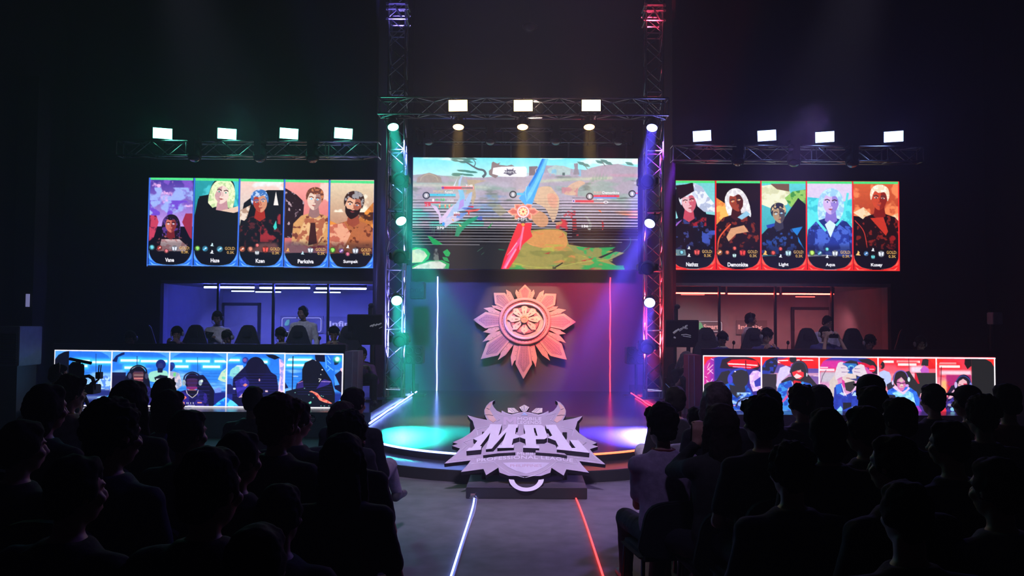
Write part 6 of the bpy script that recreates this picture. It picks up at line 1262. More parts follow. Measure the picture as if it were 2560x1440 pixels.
def person(label, H, base, ang=0, hang=None, nod=0, tilt=0, sit=True, hair='short', hc='black', shirt=None, sleeve='short', trous=None, skin=0, lean=.06, arms=None, legs=None, headset=None, eyes=False, wide=1.0, group=None, fine=.010, collar=None, shoe=None, mic=False, glasses=False, lowleg=True, hs=1.0):
    H = V(H); up = V((0, 0, 1)); a = math.radians(ang); fw = V((math.sin(a), math.cos(a), 0)); R = V((math.cos(a), -math.sin(a), 0))
    ha = math.radians(ang if hang is None else hang); hf0 = V((math.sin(ha), math.cos(ha), 0)); hr = V((math.cos(ha), -math.sin(ha), 0)); nd = math.radians(nod)
    hf = hf0 * math.cos(nd) - up * math.sin(nd); hu = up * math.cos(nd) + hf0 * math.sin(nd)
    if tilt: q = Quaternion(hf, math.radians(tilt)); hr = q @ hr; hu = q @ hu
    HM = Matrix((hr, hf, hu)).transposed(); h = lambda x, y, z: H + hr * (x * hs) + hf * (y * hs) + hu * (z * hs)
    drop = .675 if sit else .70
    hip = V((H.x, H.y, H.z - drop)) - fw * lean
    if sit: hip.z = max(hip.z, base + .46)
    N = H - up * .15 - hf0 * .025
    t = thing('person', label, 'person', (hip.x, hip.y, base), group)
    skinm, W = SKIN[skin], wide
    BM = Matrix((R, fw, up)).transposed()
    def torso(mb, g):
        ax = N - hip; rs = []
        for f, rx, ry, yo in ((-.13, .10, .085, 0), (-.05, .155, .115, -.01), (.12, .168, .125, -.01), (.34, .150, .112, .0), (.62, .166, .118, .0), (.80, .172, .105, -.005), (.93, .125, .078, -.01), (1.02, .066, .058, 0)):
            c = hip + ax * f + fw * yo; rs.append(mb.ring(c, R, fw, rx * W + g, ry * W + g, 16))
        mb.rings(rs)
    SH = [N - up * .085 + R * (s * .175 * W) - fw * .01 for s in (-1, 1)]
    EL, WR = [], []; am = arms or {}
    for i, s in enumerate((-1, 1)):
        tg = am.get('LR'[i])
        if tg is None: tg = hip + up * .10 + fw * .24 + R * (s * .10) if sit else hip - up * .10 + fw * .10 + R * (s * .26 * W)
        pole = am.get('pole' + 'LR'[i], -up + R * (s * .55) - fw * .25)
        e, w = ik(SH[i], V(tg), .285, .255, pole); EL.append(e); WR.append(w)
    HMs = HM * hs      # head pieces follow the head size
    bd = MB(); torso(bd, -.004)
    bd.cap(N - up * .04, N + up * .07 + hf0 * .01, .054, .050)
    bd.ell(h(0, -.004, .022), (.073, .092, .095), HMs, 18, 12); bd.ell(h(0, .026, -.045), (.056, .062, .070), HMs, 16, 10); bd.ell(h(0, .058, -.088), (.026, .022, .020), HMs)
    bd.cap(h(0, .090, .012), h(0, .112, -.030), .0085, .0125, 8); bd.ell(h(-.011, .100, -.036), (.008, .010, .007), HMs, 8, 6); bd.ell(h(.011, .100, -.036), (.008, .010, .007), HMs, 8, 6)
    for s in (-1, 1):
        bd.ell(h(s * .033, .078, .022), (.024, .012, .007), HMs, 8, 6); bd.ell(h(s * .040, .066, -.028), (.024, .022, .020), HMs, 8, 6)
        bd.ell(h(s * .074, -.006, -.006), (.010, .020, .030), HMs, 10, 8)
    bd.ell(h(0, .089, -.062), (.024, .010, .006), HMs, 10, 6); bd.ell(h(0, .087, -.070), (.021, .010, .006), HMs, 10, 6)
    for i, s in enumerate((-1, 1)):
        bd.cap(N - up * .06, SH[i], .052, .056); bd.cap(SH[i], EL[i], .050, .040); bd.cap(EL[i], WR[i], .039, .026)
        fd = (WR[i] - EL[i]).normalized(); hd = am.get('hd' + 'LR'[i], fd); hn = am.get('hn' + 'LR'[i], -up if sit and not am.get('LR'[i]) else fw)
        hand(bd, WR[i], V(hd), V(hn), s if (V(hd).normalized().cross(V(hn))).dot(R) * s <= 0 else s, am.get('curl', 1.0))
    KN, AN = [], []
    for i, s in enumerate((-1, 1)):
        lg = (legs or {}).get('LR'[i]); hj = hip + R * (s * .088 * W) - up * .03
        if lg: k, an = V(lg[0]), V(lg[1])
        elif sit: k = hj + fw * .42 + R * (s * .05) + up * .01; an = V((k.x, k.y, base + .075)) - fw * .02
        else: k = V((hj.x, hj.y, base + (hj.z - base) * .52)) + fw * .015 + R * (s * .01); an = V((hj.x, hj.y, base + .075)) + R * (s * .03) - fw * .02
        KN.append((hj, k)); AN.append(an)
        bd.cap(hj, k, .082 * W, .056); bd.cap(k, an, .053, .036); bd.cap(an, an + fw * .02 - up * .03, .034, .032); bd.cap(an - up * .045, an + fw * .15 - up * .05, .032, .026)
    fuse(bd, fine, 'body', skinm, t, 1)
    # shirt
    sb = MB(); torso(sb, .014)
    for i in range(2):
        sb.cap(N - up * .055, SH[i], .062, .070); e2 = SH[i] + (EL[i] - SH[i]) * (.72 if sleeve == 'short' else 1); sb.cap(SH[i], e2, .066, .058 if sleeve == 'short' else .052)
        if sleeve == 'long': sb.cap(EL[i], EL[i] + (WR[i] - EL[i]) * .92, .052, .038)
    sm_ = shirt or cloth('shirt_black', (.016, .016, .02)); so = fuse(sb, .013, 'shirt', sm_, t, 2, .006, 9, len(PEOPLE))
    if collar: MB().torus(N + up * .005 + hf0 * .004, R, fw, .070, .066, .011, 28, 8, .012).build('collar', collar, t, True)
    if lowleg or not sit:
        tb = MB(); tb.ell(hip - up * .03, (.175 * W, .14, .12), BM)
        for i in range(2):
            hj, k = KN[i]; tb.cap(hj, k, .098 * W, .072); tb.cap(k, AN[i] + (k - AN[i]) * .06, .070, .052)
        fuse(tb, .014, 'trousers', trous or M_jean, t, 2, .005, 9, len(PEOPLE) + 5)
        for i in range(2):
            s2 = MB(); an = AN[i]; s2.cap(an - up * .04 - fw * .02, an + fw * .06 - up * .035, .045, .046).cap(an + fw * .06 - up * .04, an + fw * .17 - up * .046, .042, .034).ell(an - up * .01 - fw * .005, (.045, .05, .04), BM)
            fuse(s2, .012, 'shoe', shoe or M_shoe, t, 1)
    # hair
    hb = MB(); amp, sc = .007, 26
    if hair != 'none':
        hb.ell(h(0, -.014, .036), (.083, .094, .095), HMs, 18, 12); hb.ell(h(0, -.052, -.022), (.066, .052, .062), HMs, 14, 10)
        hb.ell(h(0, .030, .078), (.070, .058, .044), HMs, 14, 8)
        for s in (-1, 1): hb.ell(h(s * .066, -.008, .018), (.020, .056, .058), HMs, 12, 8)
        if hair == 'curly': amp, sc = .016, 34; hb.ell(h(0, -.02, .05), (.096, .104, .098), HMs, 16, 10)
        if hair == 'bushy':
            amp, sc = .013, 28; hb.ell(h(0, -.012, .05), (.094, .102, .100), HMs, 16, 10); hb.ell(h(.05, .04, .085), (.045, .05, .04), HMs); hb.ell(h(-.05, .05, .085), (.04, .04, .035), HMs)
        if hair in ('long', 'hood'):
            amp = .008; hb.ell(h(0, -.02, .02), (.092, .104, .105), HMs, 16, 10)
            hb.ell(h(0, -.062, -.12) , (.092, .056, .20), HMs, 16, 10)
            for s in (-1, 1): hb.cap(h(s * .078, -.01, .0), h(s * .088, .01, -.20), .030, .022)
        if hair == 'bob':
            hb.ell(h(0, -.02, .01), (.094, .100, .105), HMs, 16, 10); hb.ell(h(0, -.045, -.07), (.088, .058, .085), HMs, 14, 10)
        if hair == 'spiky':
            amp, sc = .020, 22; hb.ell(h(0, .0, .06), (.080, .09, .085), HMs)
        if hair == 'bun': hb.ell(h(0, -.10, .07), (.045, .045, .042), HMs)
        if hair == 'tail': hb.ell(h(0, -.115, .01), (.032, .034, .05), HMs); hb.cap(h(0, -.12, .0), h(0, -.11, -.19), .03, .015)
        fuse(hb, .0095, 'hair', HAIRM[hc], t, 1, amp, sc, len(PEOPLE) * 7 + 3)
    if hair == 'cap' or hair == 'hat':
        cb = MB().ell(h(0, -.008, .055), (.090, .102, .082), HMs, 18, 12); cb.ell(h(0, .105, .055), (.068, .062, .012), HMs, 14, 6); fuse(cb, .009, 'cap', cloth('cap_dark', (.02, .02, .026)), t, 1)
    if eyes:
        for s in (-1, 1):
            e = MB().ell(h(s * .032, .080, .006), (.0135, .008, .0075), HMs, 12, 8).build('eye', M_eye, t, True); MB().ell(h(s * .032, .0865, .006), (.006, .003, .006), HMs, 10, 6).build('iris', M_iris, e, True)
            MB().cap(h(s * .018, .092, .030), h(s * .050, .082, .030), .0045, .003, 6).build('eyebrow', HAIRM['black'], t, True)
        MB().ell(h(0, .0945, -.066), (.021, .007, .0065), HMs, 12, 6).build('lips', mat('lips_rose', (.33, .13, .11), .45, vary=0), t, True)
    if glasses:
        g = MB()
        for s in (-1, 1): g.torus(h(s * .034, .098, .006), hr, hu, .026, .019, .0025, 20, 5); g.cap(h(s * .060, .094, .010), h(s * .078, -.01, .010), .0025, .0025, 5)
        g.cap(h(-.008, .099, .008), h(.008, .099, .008), .0025, .0025, 5); g.build('glasses', M_hs, t, True)
    if headset:
        pts = [h(.093 * math.cos(x), -.010, .012 + .122 * math.sin(x)) for x in np.linspace(-.05, PI + .05, 17)]
        hm_ = {'black': M_hs, 'pale': M_hsw}[headset]; bd2 = MB().tube(pts, .011, 8).build('headset', M_hs, t, True)
        for s in (-1, 1):
            cp = MB().lathe([(.030, 0), (.044, .006), (.044, .020), (.036, .030), (.0, .033)], h(s * .072, -.006, -.004), hr * s, 20); cp.build('ear_cup', hm_, bd2, True)
        if mic: MB().tube(catmull([tuple(h(.095, .0, -.03)), tuple(h(.09, .06, -.07)), tuple(h(.045, .112, -.082))], 4, False), .004).ell(h(.04, .114, -.082), (.012, .010, .010), HMs).build('boom_microphone', M_hs, bd2, True)
    PEOPLE.append(t); t['hipx'] = 0; del t['hipx']
    return t, dict(hip=hip, fw=fw, R=R, N=N, WR=WR, EL=EL, ang=ang, base=base)
def at_head(px, py, w): D = FPX * .19 / w; return P(px, py, D)
# ---------------------------------------------------------------- chairs
def rotz(a): return Quaternion((0, 0, 1), -math.radians(a))
M_seatf = cloth('chair_black_fabric', (.014, .014, .018)); M_leg = mat('chair_black_steel', (.02, .02, .022), .4, .6)
def make_chair():
    t = thing('audience_chair', 'x', 'chair', (0, 0, 0))
    MB().box((0, .0, .44), (.46, .46, .07)).build('seat', M_seatf, t, bevel=.03)
    pol = [(-.22, 0), (.22, 0), (.235, .25), (.20, .40), (.10, .455), (-.10, .455), (-.20, .40), (-.235, .25)]
    MB().prism(catmull(pol, 3), (0, -.25, .47), EX, V((0, -.12, 1)).normalized(), -.025, .025).build('backrest', M_seatf, t, bevel=.012)
    for sx in (-1, 1):
        for sy in (-1, 1): MB().bar((sx * .20, sy * .19, .42), (sx * .215, sy * .22, 0), .014).build('leg', M_leg, t)
    MB().bar((-.19, -.2, .42), (-.19, -.27, .6), .014).bar((.19, -.2, .42), (.19, -.27, .6), .014).build('back_frame', M_leg, t)
    return t
CH0 = make_chair(); used = [0]
def chair_for(info, label, sc=1.0, group='audience chairs'):
    hip = info['hip']; fw = info['fw']; sh = (hip.z - info['base'] - .105) / .475
    loc = V((hip.x, hip.y, info['base'])) + fw * .03
    if used[0] == 0: r = CH0; r['label'] = label; r['group'] = group; r.location = loc; r.rotation_mode = 'QUATERNION'; r.rotation_quaternion = rotz(info['ang']); used[0] = 1
    else: r = dup(CH0, label, loc, rotz(info['ang']), group)
    r.scale = (1, 1, sh); return r
def make_gchair():
    t = thing('gaming_chair', 'x', 'chair', (0, 0, 0)); m = cloth('gaming_chair_leatherette', (.02, .02, .03), .5)
    MB().box((0, .02, .46), (.46, .48, .1)).build('seat', m, t, bevel=.035)
    pol = [(-.20, 0), (.20, 0), (.25, .22), (.24, .44), (.185, .60), (.125, .76), (.075, .82), (-.075, .82), (-.125, .76), (-.185, .60), (-.24, .44), (-.25, .22)]
    MB().prism(catmull(pol, 3), (0, -.24, .48), EX, V((0, -.14, 1)).normalized(), -.045, .045).build('backrest', m, t, bevel=.02)
    MB().box((0, -.27, 1.14), (.17, .06, .12)).build('head_cushion', m, t, bevel=.02)
    for s in (-1, 1): MB().box((s * .29, .02, .68), (.07, .26, .035)).bar((s * .29, .02, .67), (s * .26, .02, .46), .018).build('armrest', M_dkmetal, t, bevel=.008)
    mb = MB().bar((0, 0, .1), (0, 0, .42), .03)
    for k in range(5):
        a = 2 * PI * k / 5; mb.bar((0, 0, .12), (.30 * math.cos(a), .30 * math.sin(a), .075), .022, .016)
    mb.build('base', M_dkmetal, t)
    for k in range(5):
        a = 2 * PI * k / 5; MB().ell((.30 * math.cos(a), .30 * math.sin(a), .034), (.03, .03, .034)).build('caster', M_dkmetal, t, True)
    return t
GC = [None]
def gchair(px, D, ang, label, y=None):
    loc = V((P(px, 840, D).x, D, ZP))
    if GC[0] is None:
        r = GC[0] = make_gchair(); r['label'] = label; r['group'] = 'gaming chairs at the desks'; r.location = loc; r.rotation_mode = 'QUATERNION'; r.rotation_quaternion = rotz(ang)
    else: r = dup(GC[0], label, loc, rotz(ang), 'gaming chairs at the desks')
M_phone = mat('phone_black_glass', (.01, .01, .012), .12, vary=0)
def phone(label, c, ang, tiltd=20, sz=(.155, .012, .075), lit=True):
    t = thing('smartphone', label, 'phone', c, 'phones in the hand'); c = V(c)
    Rm = (Quaternion((0, 0, 1), -math.radians(ang)) @ Quaternion((1, 0, 0), math.radians(-tiltd))).to_matrix()
    MB().box(c, sz, Rm).build('case', M_phone, t, bevel=.004)
    q = c + Rm @ V((0, -sz[1] / 2 - .001, 0)); MB().box(q, (sz[0] - .012, .002, sz[2] - .008), Rm).build('screen', mat('phone_lit_screen', (.05, .05, .06), .2, emit=(.55, .7, .9), es=.9, vary=0) if lit else M_mon, t)
def hold(H, ang, fwd=.20, dn=.20, sep=.075):
    a = math.radians(ang); fw = V((math.sin(a), math.cos(a), 0)); R = V((math.cos(a), -math.sin(a), 0)); c = V(H) + fw * fwd - EZ * dn
    return c, {'L': c - R * (sep + .02) - fw * .055 - EZ * .045, 'R': c + R * (sep + .02) - fw * .055 - EZ * .045, 'hdL': R * .15 + fw * .55 + EZ * .65, 'hdR': -R * .15 + fw * .55 + EZ * .65, 'hnL': R * 1.0 - fw * .2, 'hnR': -R * 1.0 - fw * .2, 'curl': .85}
# ---------------------------------------------------------------- players and coaches on the platforms
pgB, pgR = 'players at the blue desk', 'players at the red desk'
C_mar = cloth('jersey_dark_maroon', (.075, .028, .06)); C_nav = cloth('jersey_navy', (.055, .055, .19)); C_whi = cloth('jacket_white', (.8, .79, .82)); C_col = cloth('collar_pale', (.6, .58, .5)); C_lil = cloth('shirt_pale_lilac', (.60, .55, .76)); C_pink = cloth('shirt_magenta', (.22, .07, .24))
def player(px, py, label, sh, side, skin=0, ph=True, chairpx=None, clab=None, nod=28, hang=0, plab=None, D=14.1, fwd=.22, dn=.22, collar=C_col, hair='short', hs='black', ang=180, mic=True, glasses=False):
    H = P(px, py, D); c, ar = hold(H, ang + hang * .4, fwd, dn)
    t, inf = person(label, H, ZP, ang, ang + hang, nod, sit=True, hair=hair, shirt=sh, sleeve='short', skin=skin, lean=.04, arms=ar, headset=hs, eyes=True, group=side, fine=.008, collar=collar, mic=mic, glasses=glasses)
    if plab: phone(plab, c, ang - 180 + hang * .4 + 180, 35)
    if chairpx: gchair(chairpx, 14.42, ang, clab)
player(327, 846, 'player in the dark at the far left end of the blue desk', C_mar, pgB, 1, plab=None, chairpx=338, clab='gaming chair lost in the dark at the far left of the blue desk')
player(443, 834, 'player left of the coach with tablet, bent over a phone held up in both hands', C_mar, pgB, 0, hang=-14, plab='phone held by the player left of the coach with tablet', chairpx=470, clab='gaming chair behind the player left of the coach with tablet', dn=.15, fwd=.24, hs='pale')
player(569, 843, 'player sitting right in front of the coach with tablet, head bowed', C_mar, pgB, 1, nod=40, hang=10, plab=None, chairpx=604, clab='gaming chair right of the bowed player before the coach with tablet', hs='pale', dn=.26)
player(703, 836, 'player with bowed head beside the tall standing man in white', C_mar, pgB, 0, nod=42, hang=8, plab=None, chairpx=733, clab='gaming chair in front of the tall standing man in white', dn=.27)
player(835, 833, 'player at the right end of the blue desk under the white wall lettering', C_mar, pgB, 1, nod=36, hang=-10, plab='phone of the player at the right end of the blue desk', chairpx=862, clab='gaming chair at the right end of the blue desk', hs='pale', dn=.21)
player(1806, 846, 'player at the inner left end of the red desk, head down', C_nav, pgR, 1, nod=40, hang=10, chairpx=1776, clab='gaming chair at the inner left end of the red desk', hs='pale', dn=.27)
player(1916, 841, 'player in front of the man in white at the red desk, hand near mouth', C_nav, pgR, 0, nod=26, hang=-10, chairpx=1897, clab='gaming chair in front of the man in white at the red desk', plab='phone of the player in front of the man in white', hs='pale', dn=.20, hair='bushy')
H = P(2062, 836, 14.1); c = H + V((.08, -.19, -.02)); Rr = V((-1, 0, 0)); F = V((0, -1, 0))
ar = {'L': c + V((.115, .05, -.05)), 'R': c + V((-.115, .05, -.05)), 'hdL': V((-.35, -.35, .85)), 'hdR': V((.35, -.35, .85)), 'hnL': V((-1, .1, -.2)), 'hnR': V((1, .1, -.2)), 'curl': .9, 'poleL': V((.35, -.3, -1)), 'poleR': V((-.35, -.3, -1))}
person('player holding a phone right up before the eyes with both hands', H, ZP, 180, 186, 4, sit=True, shirt=C_nav, skin=2, lean=.04, arms=ar, headset='pale', eyes=True, group=pgR, fine=.008, collar=C_col)
phone('phone held up before the face of the middle red-side player', c, 180, 8); gchair(2034, 14.42, 180, 'gaming chair behind the player with the raised phone')
player(2174, 857, 'player with glasses and hood right of the one with the raised phone', cloth('hoodie_pale_blue', (.30, .34, .50)), pgR, 0, nod=24, hang=6, chairpx=2150, clab='gaming chair of the player with glasses and hood', hs='pale', dn=.24, hair='bushy', glasses=True, collar=C_lil)
player(2301, 860, 'young player in the dark at the far right of the red desk', C_nav, pgR, 2, nod=14, hang=8, chairpx=2290, clab='gaming chair in the dark at the far right of the red desk', hs='pale', dn=.20, hair='long', plab='phone of the young player at the far right')
# standing coaches
cg = 'coaches standing behind the players'
H = P(544, 795, 15.5); c = H + V((-.12, -.27, -.30))
person('coach in a pale jacket and headset looking down at a dark tablet', H, ZP, 184, 172, 20, sit=False, shirt=C_whi, sleeve='long', skin=1, lean=.0, headset='black', eyes=True, group=cg, fine=.008, mic=True, collar=cloth('collar_dark', (.03, .03, .05)), arms={'L': c + V((.14, .10, -.05)), 'R': c + V((-.12, .10, -.03)), 'hdL': V((-.8, -.3, .2)), 'hdR': V((.8, -.3, .2)), 'hnL': V((0, -.4, 1)), 'hnR': V((0, -.4, 1))})
t = thing('tablet', 'dark tablet held by the coach in the pale jacket', 'tablet', c); Rm = Matrix.Rotation(.15, 3, 'Y') @ Matrix.Rotation(-.9, 3, 'X'); MB().box(c, (.26, .012, .17), Rm).build('case', M_phone, t, bevel=.004); MB().box(c + Rm @ V((0, .007, 0)), (.24, .002, .15), Rm).build('screen', M_mon, t)
H = P(757, 783, 15.5)
person('tall man in a white jacket with headset standing looking left', H, ZP, 178, 205, 2, sit=False, shirt=C_whi, sleeve='long', skin=0, lean=-.02, headset='black', eyes=True, group=cg, fine=.008, wide=1.05, collar=cloth('collar_dark'), mic=True)
H = P(1876, 799, 15.5)
person('man in a white sweatshirt seen side-on looking right over the red desk', H, ZP, 110, 92, 4, sit=False, shirt=C_whi, sleeve='long', skin=1, lean=.02, headset='black', eyes=True, group=cg, fine=.008, wide=1.15, mic=True, arms={'R': H + V((.10, -.30, -.52)), 'L': H + V((.12, .15, -.55))})
H = P(2068, 806, 15.5)
person('man in a pale lilac shirt standing behind the player with the raised phone', H, ZP, 176, 160, 22, sit=False, shirt=C_lil, sleeve='short', skin=1, lean=.0, headset=None, eyes=True, group=cg, fine=.008)
H = P(905, 886, 14.25)
t_, inf = person('person in a magenta shirt sitting behind the end of the blue desk, head tilted down', H, ZP, 160, 150, 30, 10, sit=True, hair='bob', shirt=C_pink, sleeve='long', skin=0, lean=.02, eyes=True, group='helpers sitting at the desk ends', fine=.008)
chair_for(inf, 'low chair behind the inner end of the blue desk', group='helpers chairs')
H = P(1716, 897, 14.2)
t_, inf = person('person in a black T-shirt with pale hair sitting behind the end of the red desk', H, ZP, 170, 120, 26, sit=True, hair='long', hc='ash', skin=2, lean=.03, eyes=True, group='helpers sitting at the desk ends', fine=.008)
chair_for(inf, 'low chair behind the inner end of the red desk', group='helpers chairs')
# camera operator and the camera on its tripod
H = P(146, 938, 9.6)
t_, inf = person('camera operator with headset beside the video camera at the left', H, 0, 35, 55, 5, sit=True, skin=0, headset='black', eyes=True, group='crew', mic=False, arms={'R': P(200, 990, 9.7), 'L': P(185, 1000, 9.8)}); chair_for(inf, 'stool of the camera operator at the left')
o = P(194, 932, 10.0)
t = thing('video_camera', 'black video camera with shotgun microphone and antennas on a tripod', 'camera', (o.x, o.y, 0))
cb = lambda x, y, D=10.0: P(x, y, D)
ax = (P(192, 935, 10.6) - P(192, 935, 10)); ax.z = 0; ax.normalize(); Rv = Matrix((V((ax.y, -ax.x, 0)), ax, EZ)).transposed()   # the camera looks along the hall
MB().box(cb(191, 930) + ax * .12, (.165, .36, .17), Rv).box(cb(189, 911) + ax * .1, (.10, .26, .045), Rv).build('body', M_dkmetal, t, bevel=.012)
MB().bar(cb(174, 897), cb(228, 908), .018, n=12).bar(cb(200, 903), cb(200, 914), .01).build('shotgun_microphone', mat('foam_windscreen'), t, True)
MB().lathe([(.05, 0), (.07, .05), (.075, .2), (.085, .24), (.07, .25), (.065, .2), (0, .19)], cb(192, 935) + ax * .3, ax, 20).build('lens', M_lens, t, True)
MB().tube([cb(207, 942), cb(222, 940), cb(232, 946), cb(235, 958), cb(232, 968)], .022).torus(cb(231, 967), EX, EZ, .035, .05, .012, 20, 6).build('hand_grip', M_dkmetal, t, True)
MB().bx(cb(242, 940).x, cb(254, 940).x, 9.96, 10.04, cb(248, 947).z, cb(248, 930).z).bar(cb(248, 947), cb(236, 958), .012).build('transmitter', M_dkmetal, t, bevel=.005)
for x in (246, 251): MB().bar(cb(x, 930), cb(x + 2, 912), .006).build('antenna', M_dkmetal, t)
MB().bx(cb(208, 960).x, cb(238, 960).x, 9.95, 10.15, cb(220, 985).z, cb(220, 962).z).build('monitor', M_dkmetal, t, bevel=.008)
MB().bar(cb(192, 948), cb(210, 990), .05, .04).build('tripod_head', M_dkmetal, t, True)
q = cb(210, 990)
for k in range(3):
    a = 2 * PI * k / 3 + .4; MB().bar(q, (q.x + .4 * math.cos(a), q.y + .4 * math.sin(a), 0), .024, .016).build('tripod_leg', M_dkmetal, t)
# ---------------------------------------------------------------- audience seen from behind: (x, y, head width, turn, hair, colour, shirt, label, options)
C = dict(bk=cloth('shirt_black'), ch=cloth('shirt_charcoal', (.03, .03, .035)), nv=cloth('shirt_dark_navy', (.02, .022, .05)), gy=cloth('shirt_grey', (.12, .12, .14)), bl=cloth('shirt_soft_blue', (.18, .18, .34)), mv=cloth('shirt_mauve', (.30, .22, .32)), lv=cloth('tee_lavender', (.34, .28, .38)), rd=cloth('shirt_dark_red', (.12, .015, .02)), wh=cloth('shirt_white', (.5, .48, .52)), br=cloth('coat_dark_olive', (.032, .034, .03)))
aud = [
 (176, 985, 64, 42, 'bushy', 'black', 'mv', 'spectator in a mauve top sitting just behind the video camera', {}),
 (116, 1022, 92, 40, 'bob', 'black', 'bk', 'spectator in the dark at the left, cheek edge lit, behind the mauve top', {}),
 (325, 1012, 92, 12, 'long', 'black', 'bk', 'spectator with big long dark hair before the left half of the blue desk', {}),
 (412, 985, 60, 8, 'bob', 'black', 'bk', 'spectator with rounded hair against the middle of the blue desk front', {}),
 (424, 1024, 74, 45, 'bob', 'brown', 'bl', 'spectator in a soft blue top turned to the right, below the blue desk', {}),
 (285, 1092, 128, 40, 'curly', 'black', 'nv', 'big curly-haired spectator whose lit shoulder slopes right, left block', dict(wide=1.08)),
 (470, 1086, 92, 40, 'short', 'black', 'bk', 'short-haired spectator right of the big curly-haired one', {}),
 (56, 1120, 104, 48, 'short', 'black', 'bk', 'spectator at the far left edge with a blue glint on the crown', {}),
 (188, 1232, 138, 45, 'short', 'black', 'bk', 'near spectator low at the left with one faintly lit ear', dict(wide=1.05)),
 (524, 1228, 164, 30, 'short', 'black', 'bk', 'nearest large dark head in the left block', {}),
 (633, 1003, 55, 12, 'short', 'black', 'gy', 'close-cropped spectator in grey in the front row of the left block', {}),
 (698, 1064, 108, 36, 'bushy', 'red', 'bk', 'spectator with bushy reddish-brown hair in the left block', {}),
 (742, 1052, 74, 55, 'short', 'black', 'ch', 'spectator with glasses in profile half behind the reddish hair', dict(glasses=True, eyes=True)),
 (598, 1150, 108, 42, 'short', 'black', 'bk', 'dark spectator between the nearest head and the reddish-haired one', {}),
 (884, 1010, 62, 38, 'short', 'black', 'bk', 'man in black with mauve-grey trousers at the aisle end of the left front row', dict(wide=1.06)),
 (855, 1052, 74, 10, 'bob', 'brown', 'ch', 'spectator with brown bobbed hair behind the man in mauve-grey trousers', {}),
 (872, 1096, 95, 14, 'curly', 'black', 'bk', 'curly-topped spectator directly behind the brown bob', {}),
 (858, 1160, 116, 6, 'long', 'black', 'bk', 'woman with long straight dark hair by the aisle, in pale jeans', dict(trous='jb')),
 (700, 1292, 122, 12, 'short', 'black', 'bk', 'dark low head in front of the chair back by the aisle', {}),
 (640, 1420, 160, 15, 'short', 'black', 'bk', 'dark head cut by the bottom edge of the left block', {}),
 (1689, 1003, 57, -4, 'short', 'black', 'bk', 'short-haired spectator in black under the blue triangle light, bare knee at the aisle', {}),
 (1790, 1003, 76, -6, 'long', 'ash', 'ch', 'spectator with long ash-blonde hair before the red desk', {}),
 (1920, 1012, 66, -4, 'long', 'black', 'bk', 'spectator with long black hair before the second red desk picture', {}),
 (2003, 1008, 66, -20, 'spiky', 'black', 'nv', 'spiky-haired spectator left of the tall dark hair', {}),
 (2050, 1000, 58, -5, 'long', 'black', 'bk', 'spectator with tall dark hair before the middle red desk picture', {}),
 (1655, 1068, 80, -22, 'bushy', 'black', 'lv', 'spectator in a lavender T-shirt with red trim leaning at the aisle', dict(collar='rd')),
 (1741, 1050, 36, -5, 'bun', 'black', 'wh', 'small child in a white top between two adults', {}),
 (1800, 1068, 90, -18, 'long', 'brown', 'br', 'woman in a big dark coat with a raised hand, long brown hair', dict(wide=1.08)),
 (1903, 1058, 92, -20, 'bushy', 'black', 'bk', 'shaggy-haired spectator right of the woman in the coat', {}),
 (2066, 1082, 92, -8, 'bob', 'black', 'bk', 'spectator with smooth rounded hair in the middle of the right block', {}),
 (1975, 1182, 106, -14, 'curly', 'black', 'nv', 'curly-haired spectator in a navy jacket, close at the right', dict(wide=1.08)),
 (2176, 986, 72, -6, 'cap', 'black', 'bk', 'spectator in a dark cap before the fourth red desk picture', {}),
 (2182, 1018, 80, -16, 'short', 'black', 'bk', 'spectator with a round head just below the dark cap', {}),
 (2248, 1052, 86, -30, 'short', 'black', 'bk', 'spectator with a lit temple before the gap of the red desk', {}),
 (2160, 1076, 92, -48, 'short', 'black', 'ch', 'spectator in charcoal turned far to the left just under the dark cap', {}),
 (2332, 1001, 62, -14, 'short', 'black', 'bk', 'spectator with a neat round haircut before the last red desk picture', {}),
 (2418, 1006, 62, -55, 'cap', 'black', 'bk', 'spectator in a peaked cap turned left at the right', {}),
 (2455, 1044, 78, -10, 'curly', 'black', 'bk', 'fluffy-haired spectator behind the peaked cap', {}),
 (2516, 1006, 70, -20, 'short', 'black', 'rd', 'spectator in a dark red top at the far right edge', {}),
 (2372, 1112, 92, -52, 'short', 'black', 'ch', 'spectator with a faintly lit left cheek in the right block', {}),
 (2234, 1164, 114, -50, 'short', 'black', 'bk', 'dark spectator turned left below the lit temple', {}),
 (2265, 1290, 130, -10, 'short', 'black', 'bk', 'near dark head low in the right block', {}),
 (2490, 1225, 122, -30, 'short', 'black', 'gy', 'near spectator at the lower right with a faintly lit shoulder', {}),
]
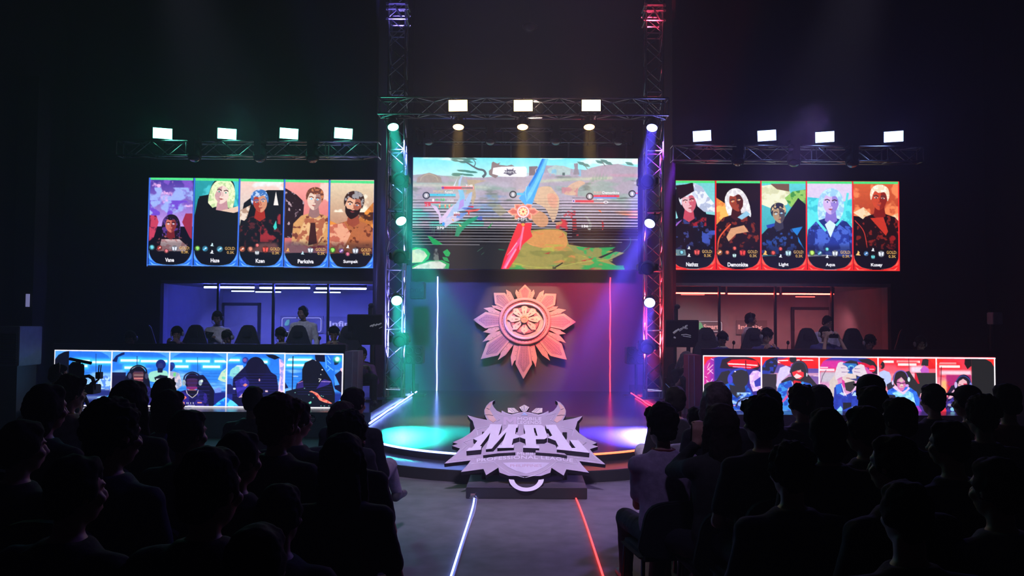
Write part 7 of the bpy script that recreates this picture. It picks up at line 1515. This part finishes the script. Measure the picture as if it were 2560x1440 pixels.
# distance of every seated person down the hall, so that neighbours keep clear of each other
AD = [6.23, 4.16, 4.72, 6.65, 5.39, 3.29, 4.34, 3.63, 2.72, 2.64, 7.25, 4.28, 5.11, 3.69, 6.44, 5.67, 4.77, 3.79, 3.22, 2.2, 7.0, 5.73, 5.98, 6.33, 6.88, 5.53, 6.34, 5.08, 4.52, 3.98, 3.57, 5.84, 5.31, 4.72, 4.36, 6.79, 6.19, 5.12, 5.59, 3.8, 3.07, 2.6, 3.1]
for k_, (x, y, w, an, hr_, hc, sh, lb, op) in enumerate(aud):
    an *= .72
    Dp = AD[k_]; op = dict(op, hs=max(.86, min(1.13, Dp * w / (FPX * .19)))) if w != 36 else dict(op, hs=.82); H = P(x, y, Dp); op.pop('chair', None)
    if 'trous' in op: op['trous'] = {'jb': M_jeanb, 'mg': M_trg}[op['trous']]
    if op.get('collar'): op['collar'] = C[op['collar']]
    body = an * .45
    if lb.startswith('man in black with'):
        op['sleeve'] = 'long'; op['trous'] = M_trg; s_ = P(1012, 1240, H.y + .75); op['legs'] = {'R': (P(972, 1165, H.y + .55), s_ + V((-.06, -.06, .05)))}
    if lb.startswith('short-haired spectator in black under'):
        op['legs'] = {'L': (P(1606, 1128, H.y + .25), P(1622, 1265, H.y + .2))}; op['trous'] = cloth('shorts_pale', (.4, .38, .42))
    if lb.startswith('woman in a big dark coat'):
        op['sleeve'] = 'long'; op['arms'] = {'L': P(1742, 1108, H.y + .10), 'poleL': V((-.6, -.2, -1)), 'hdL': V((.1, .1, 1)), 'hnL': V((0, 1, 0))}; op['legs'] = {'L': (P(1650, 1340, H.y + .25), P(1640, 1470, H.y + .3))}
    if lb.startswith('curly-haired spectator in a navy'): op['sleeve'] = 'long'
    if sh == 'lv': op['arms'] = {'L': P(1645, 1232, H.y + .22)}; body = -10
    if lb.startswith('small child'):
        t_, inf = person(lb, H, 0, body, an, hair=hr_, hc=hc, shirt=C[sh], group='spectators seen from behind', fine=.012, **op)
    else:
        t_, inf = person(lb, H, 0, body, an, hair=hr_, hc=hc, shirt=C[sh], group='spectators seen from behind', fine=.0105, skin=0, **op)
    chair_for(inf, 'chair under the ' + ' '.join(lb.replace('spectator ', 'one ').split()[:12]))
# pale shirt sleeve of the man in the vest is part of his shirt; the woman's phone
c = P(1741, 1092, 5.08 + .16); phone('phone in the raised hand of the woman in the dark coat', c, -10, -5, (.075, .01, .15), False)
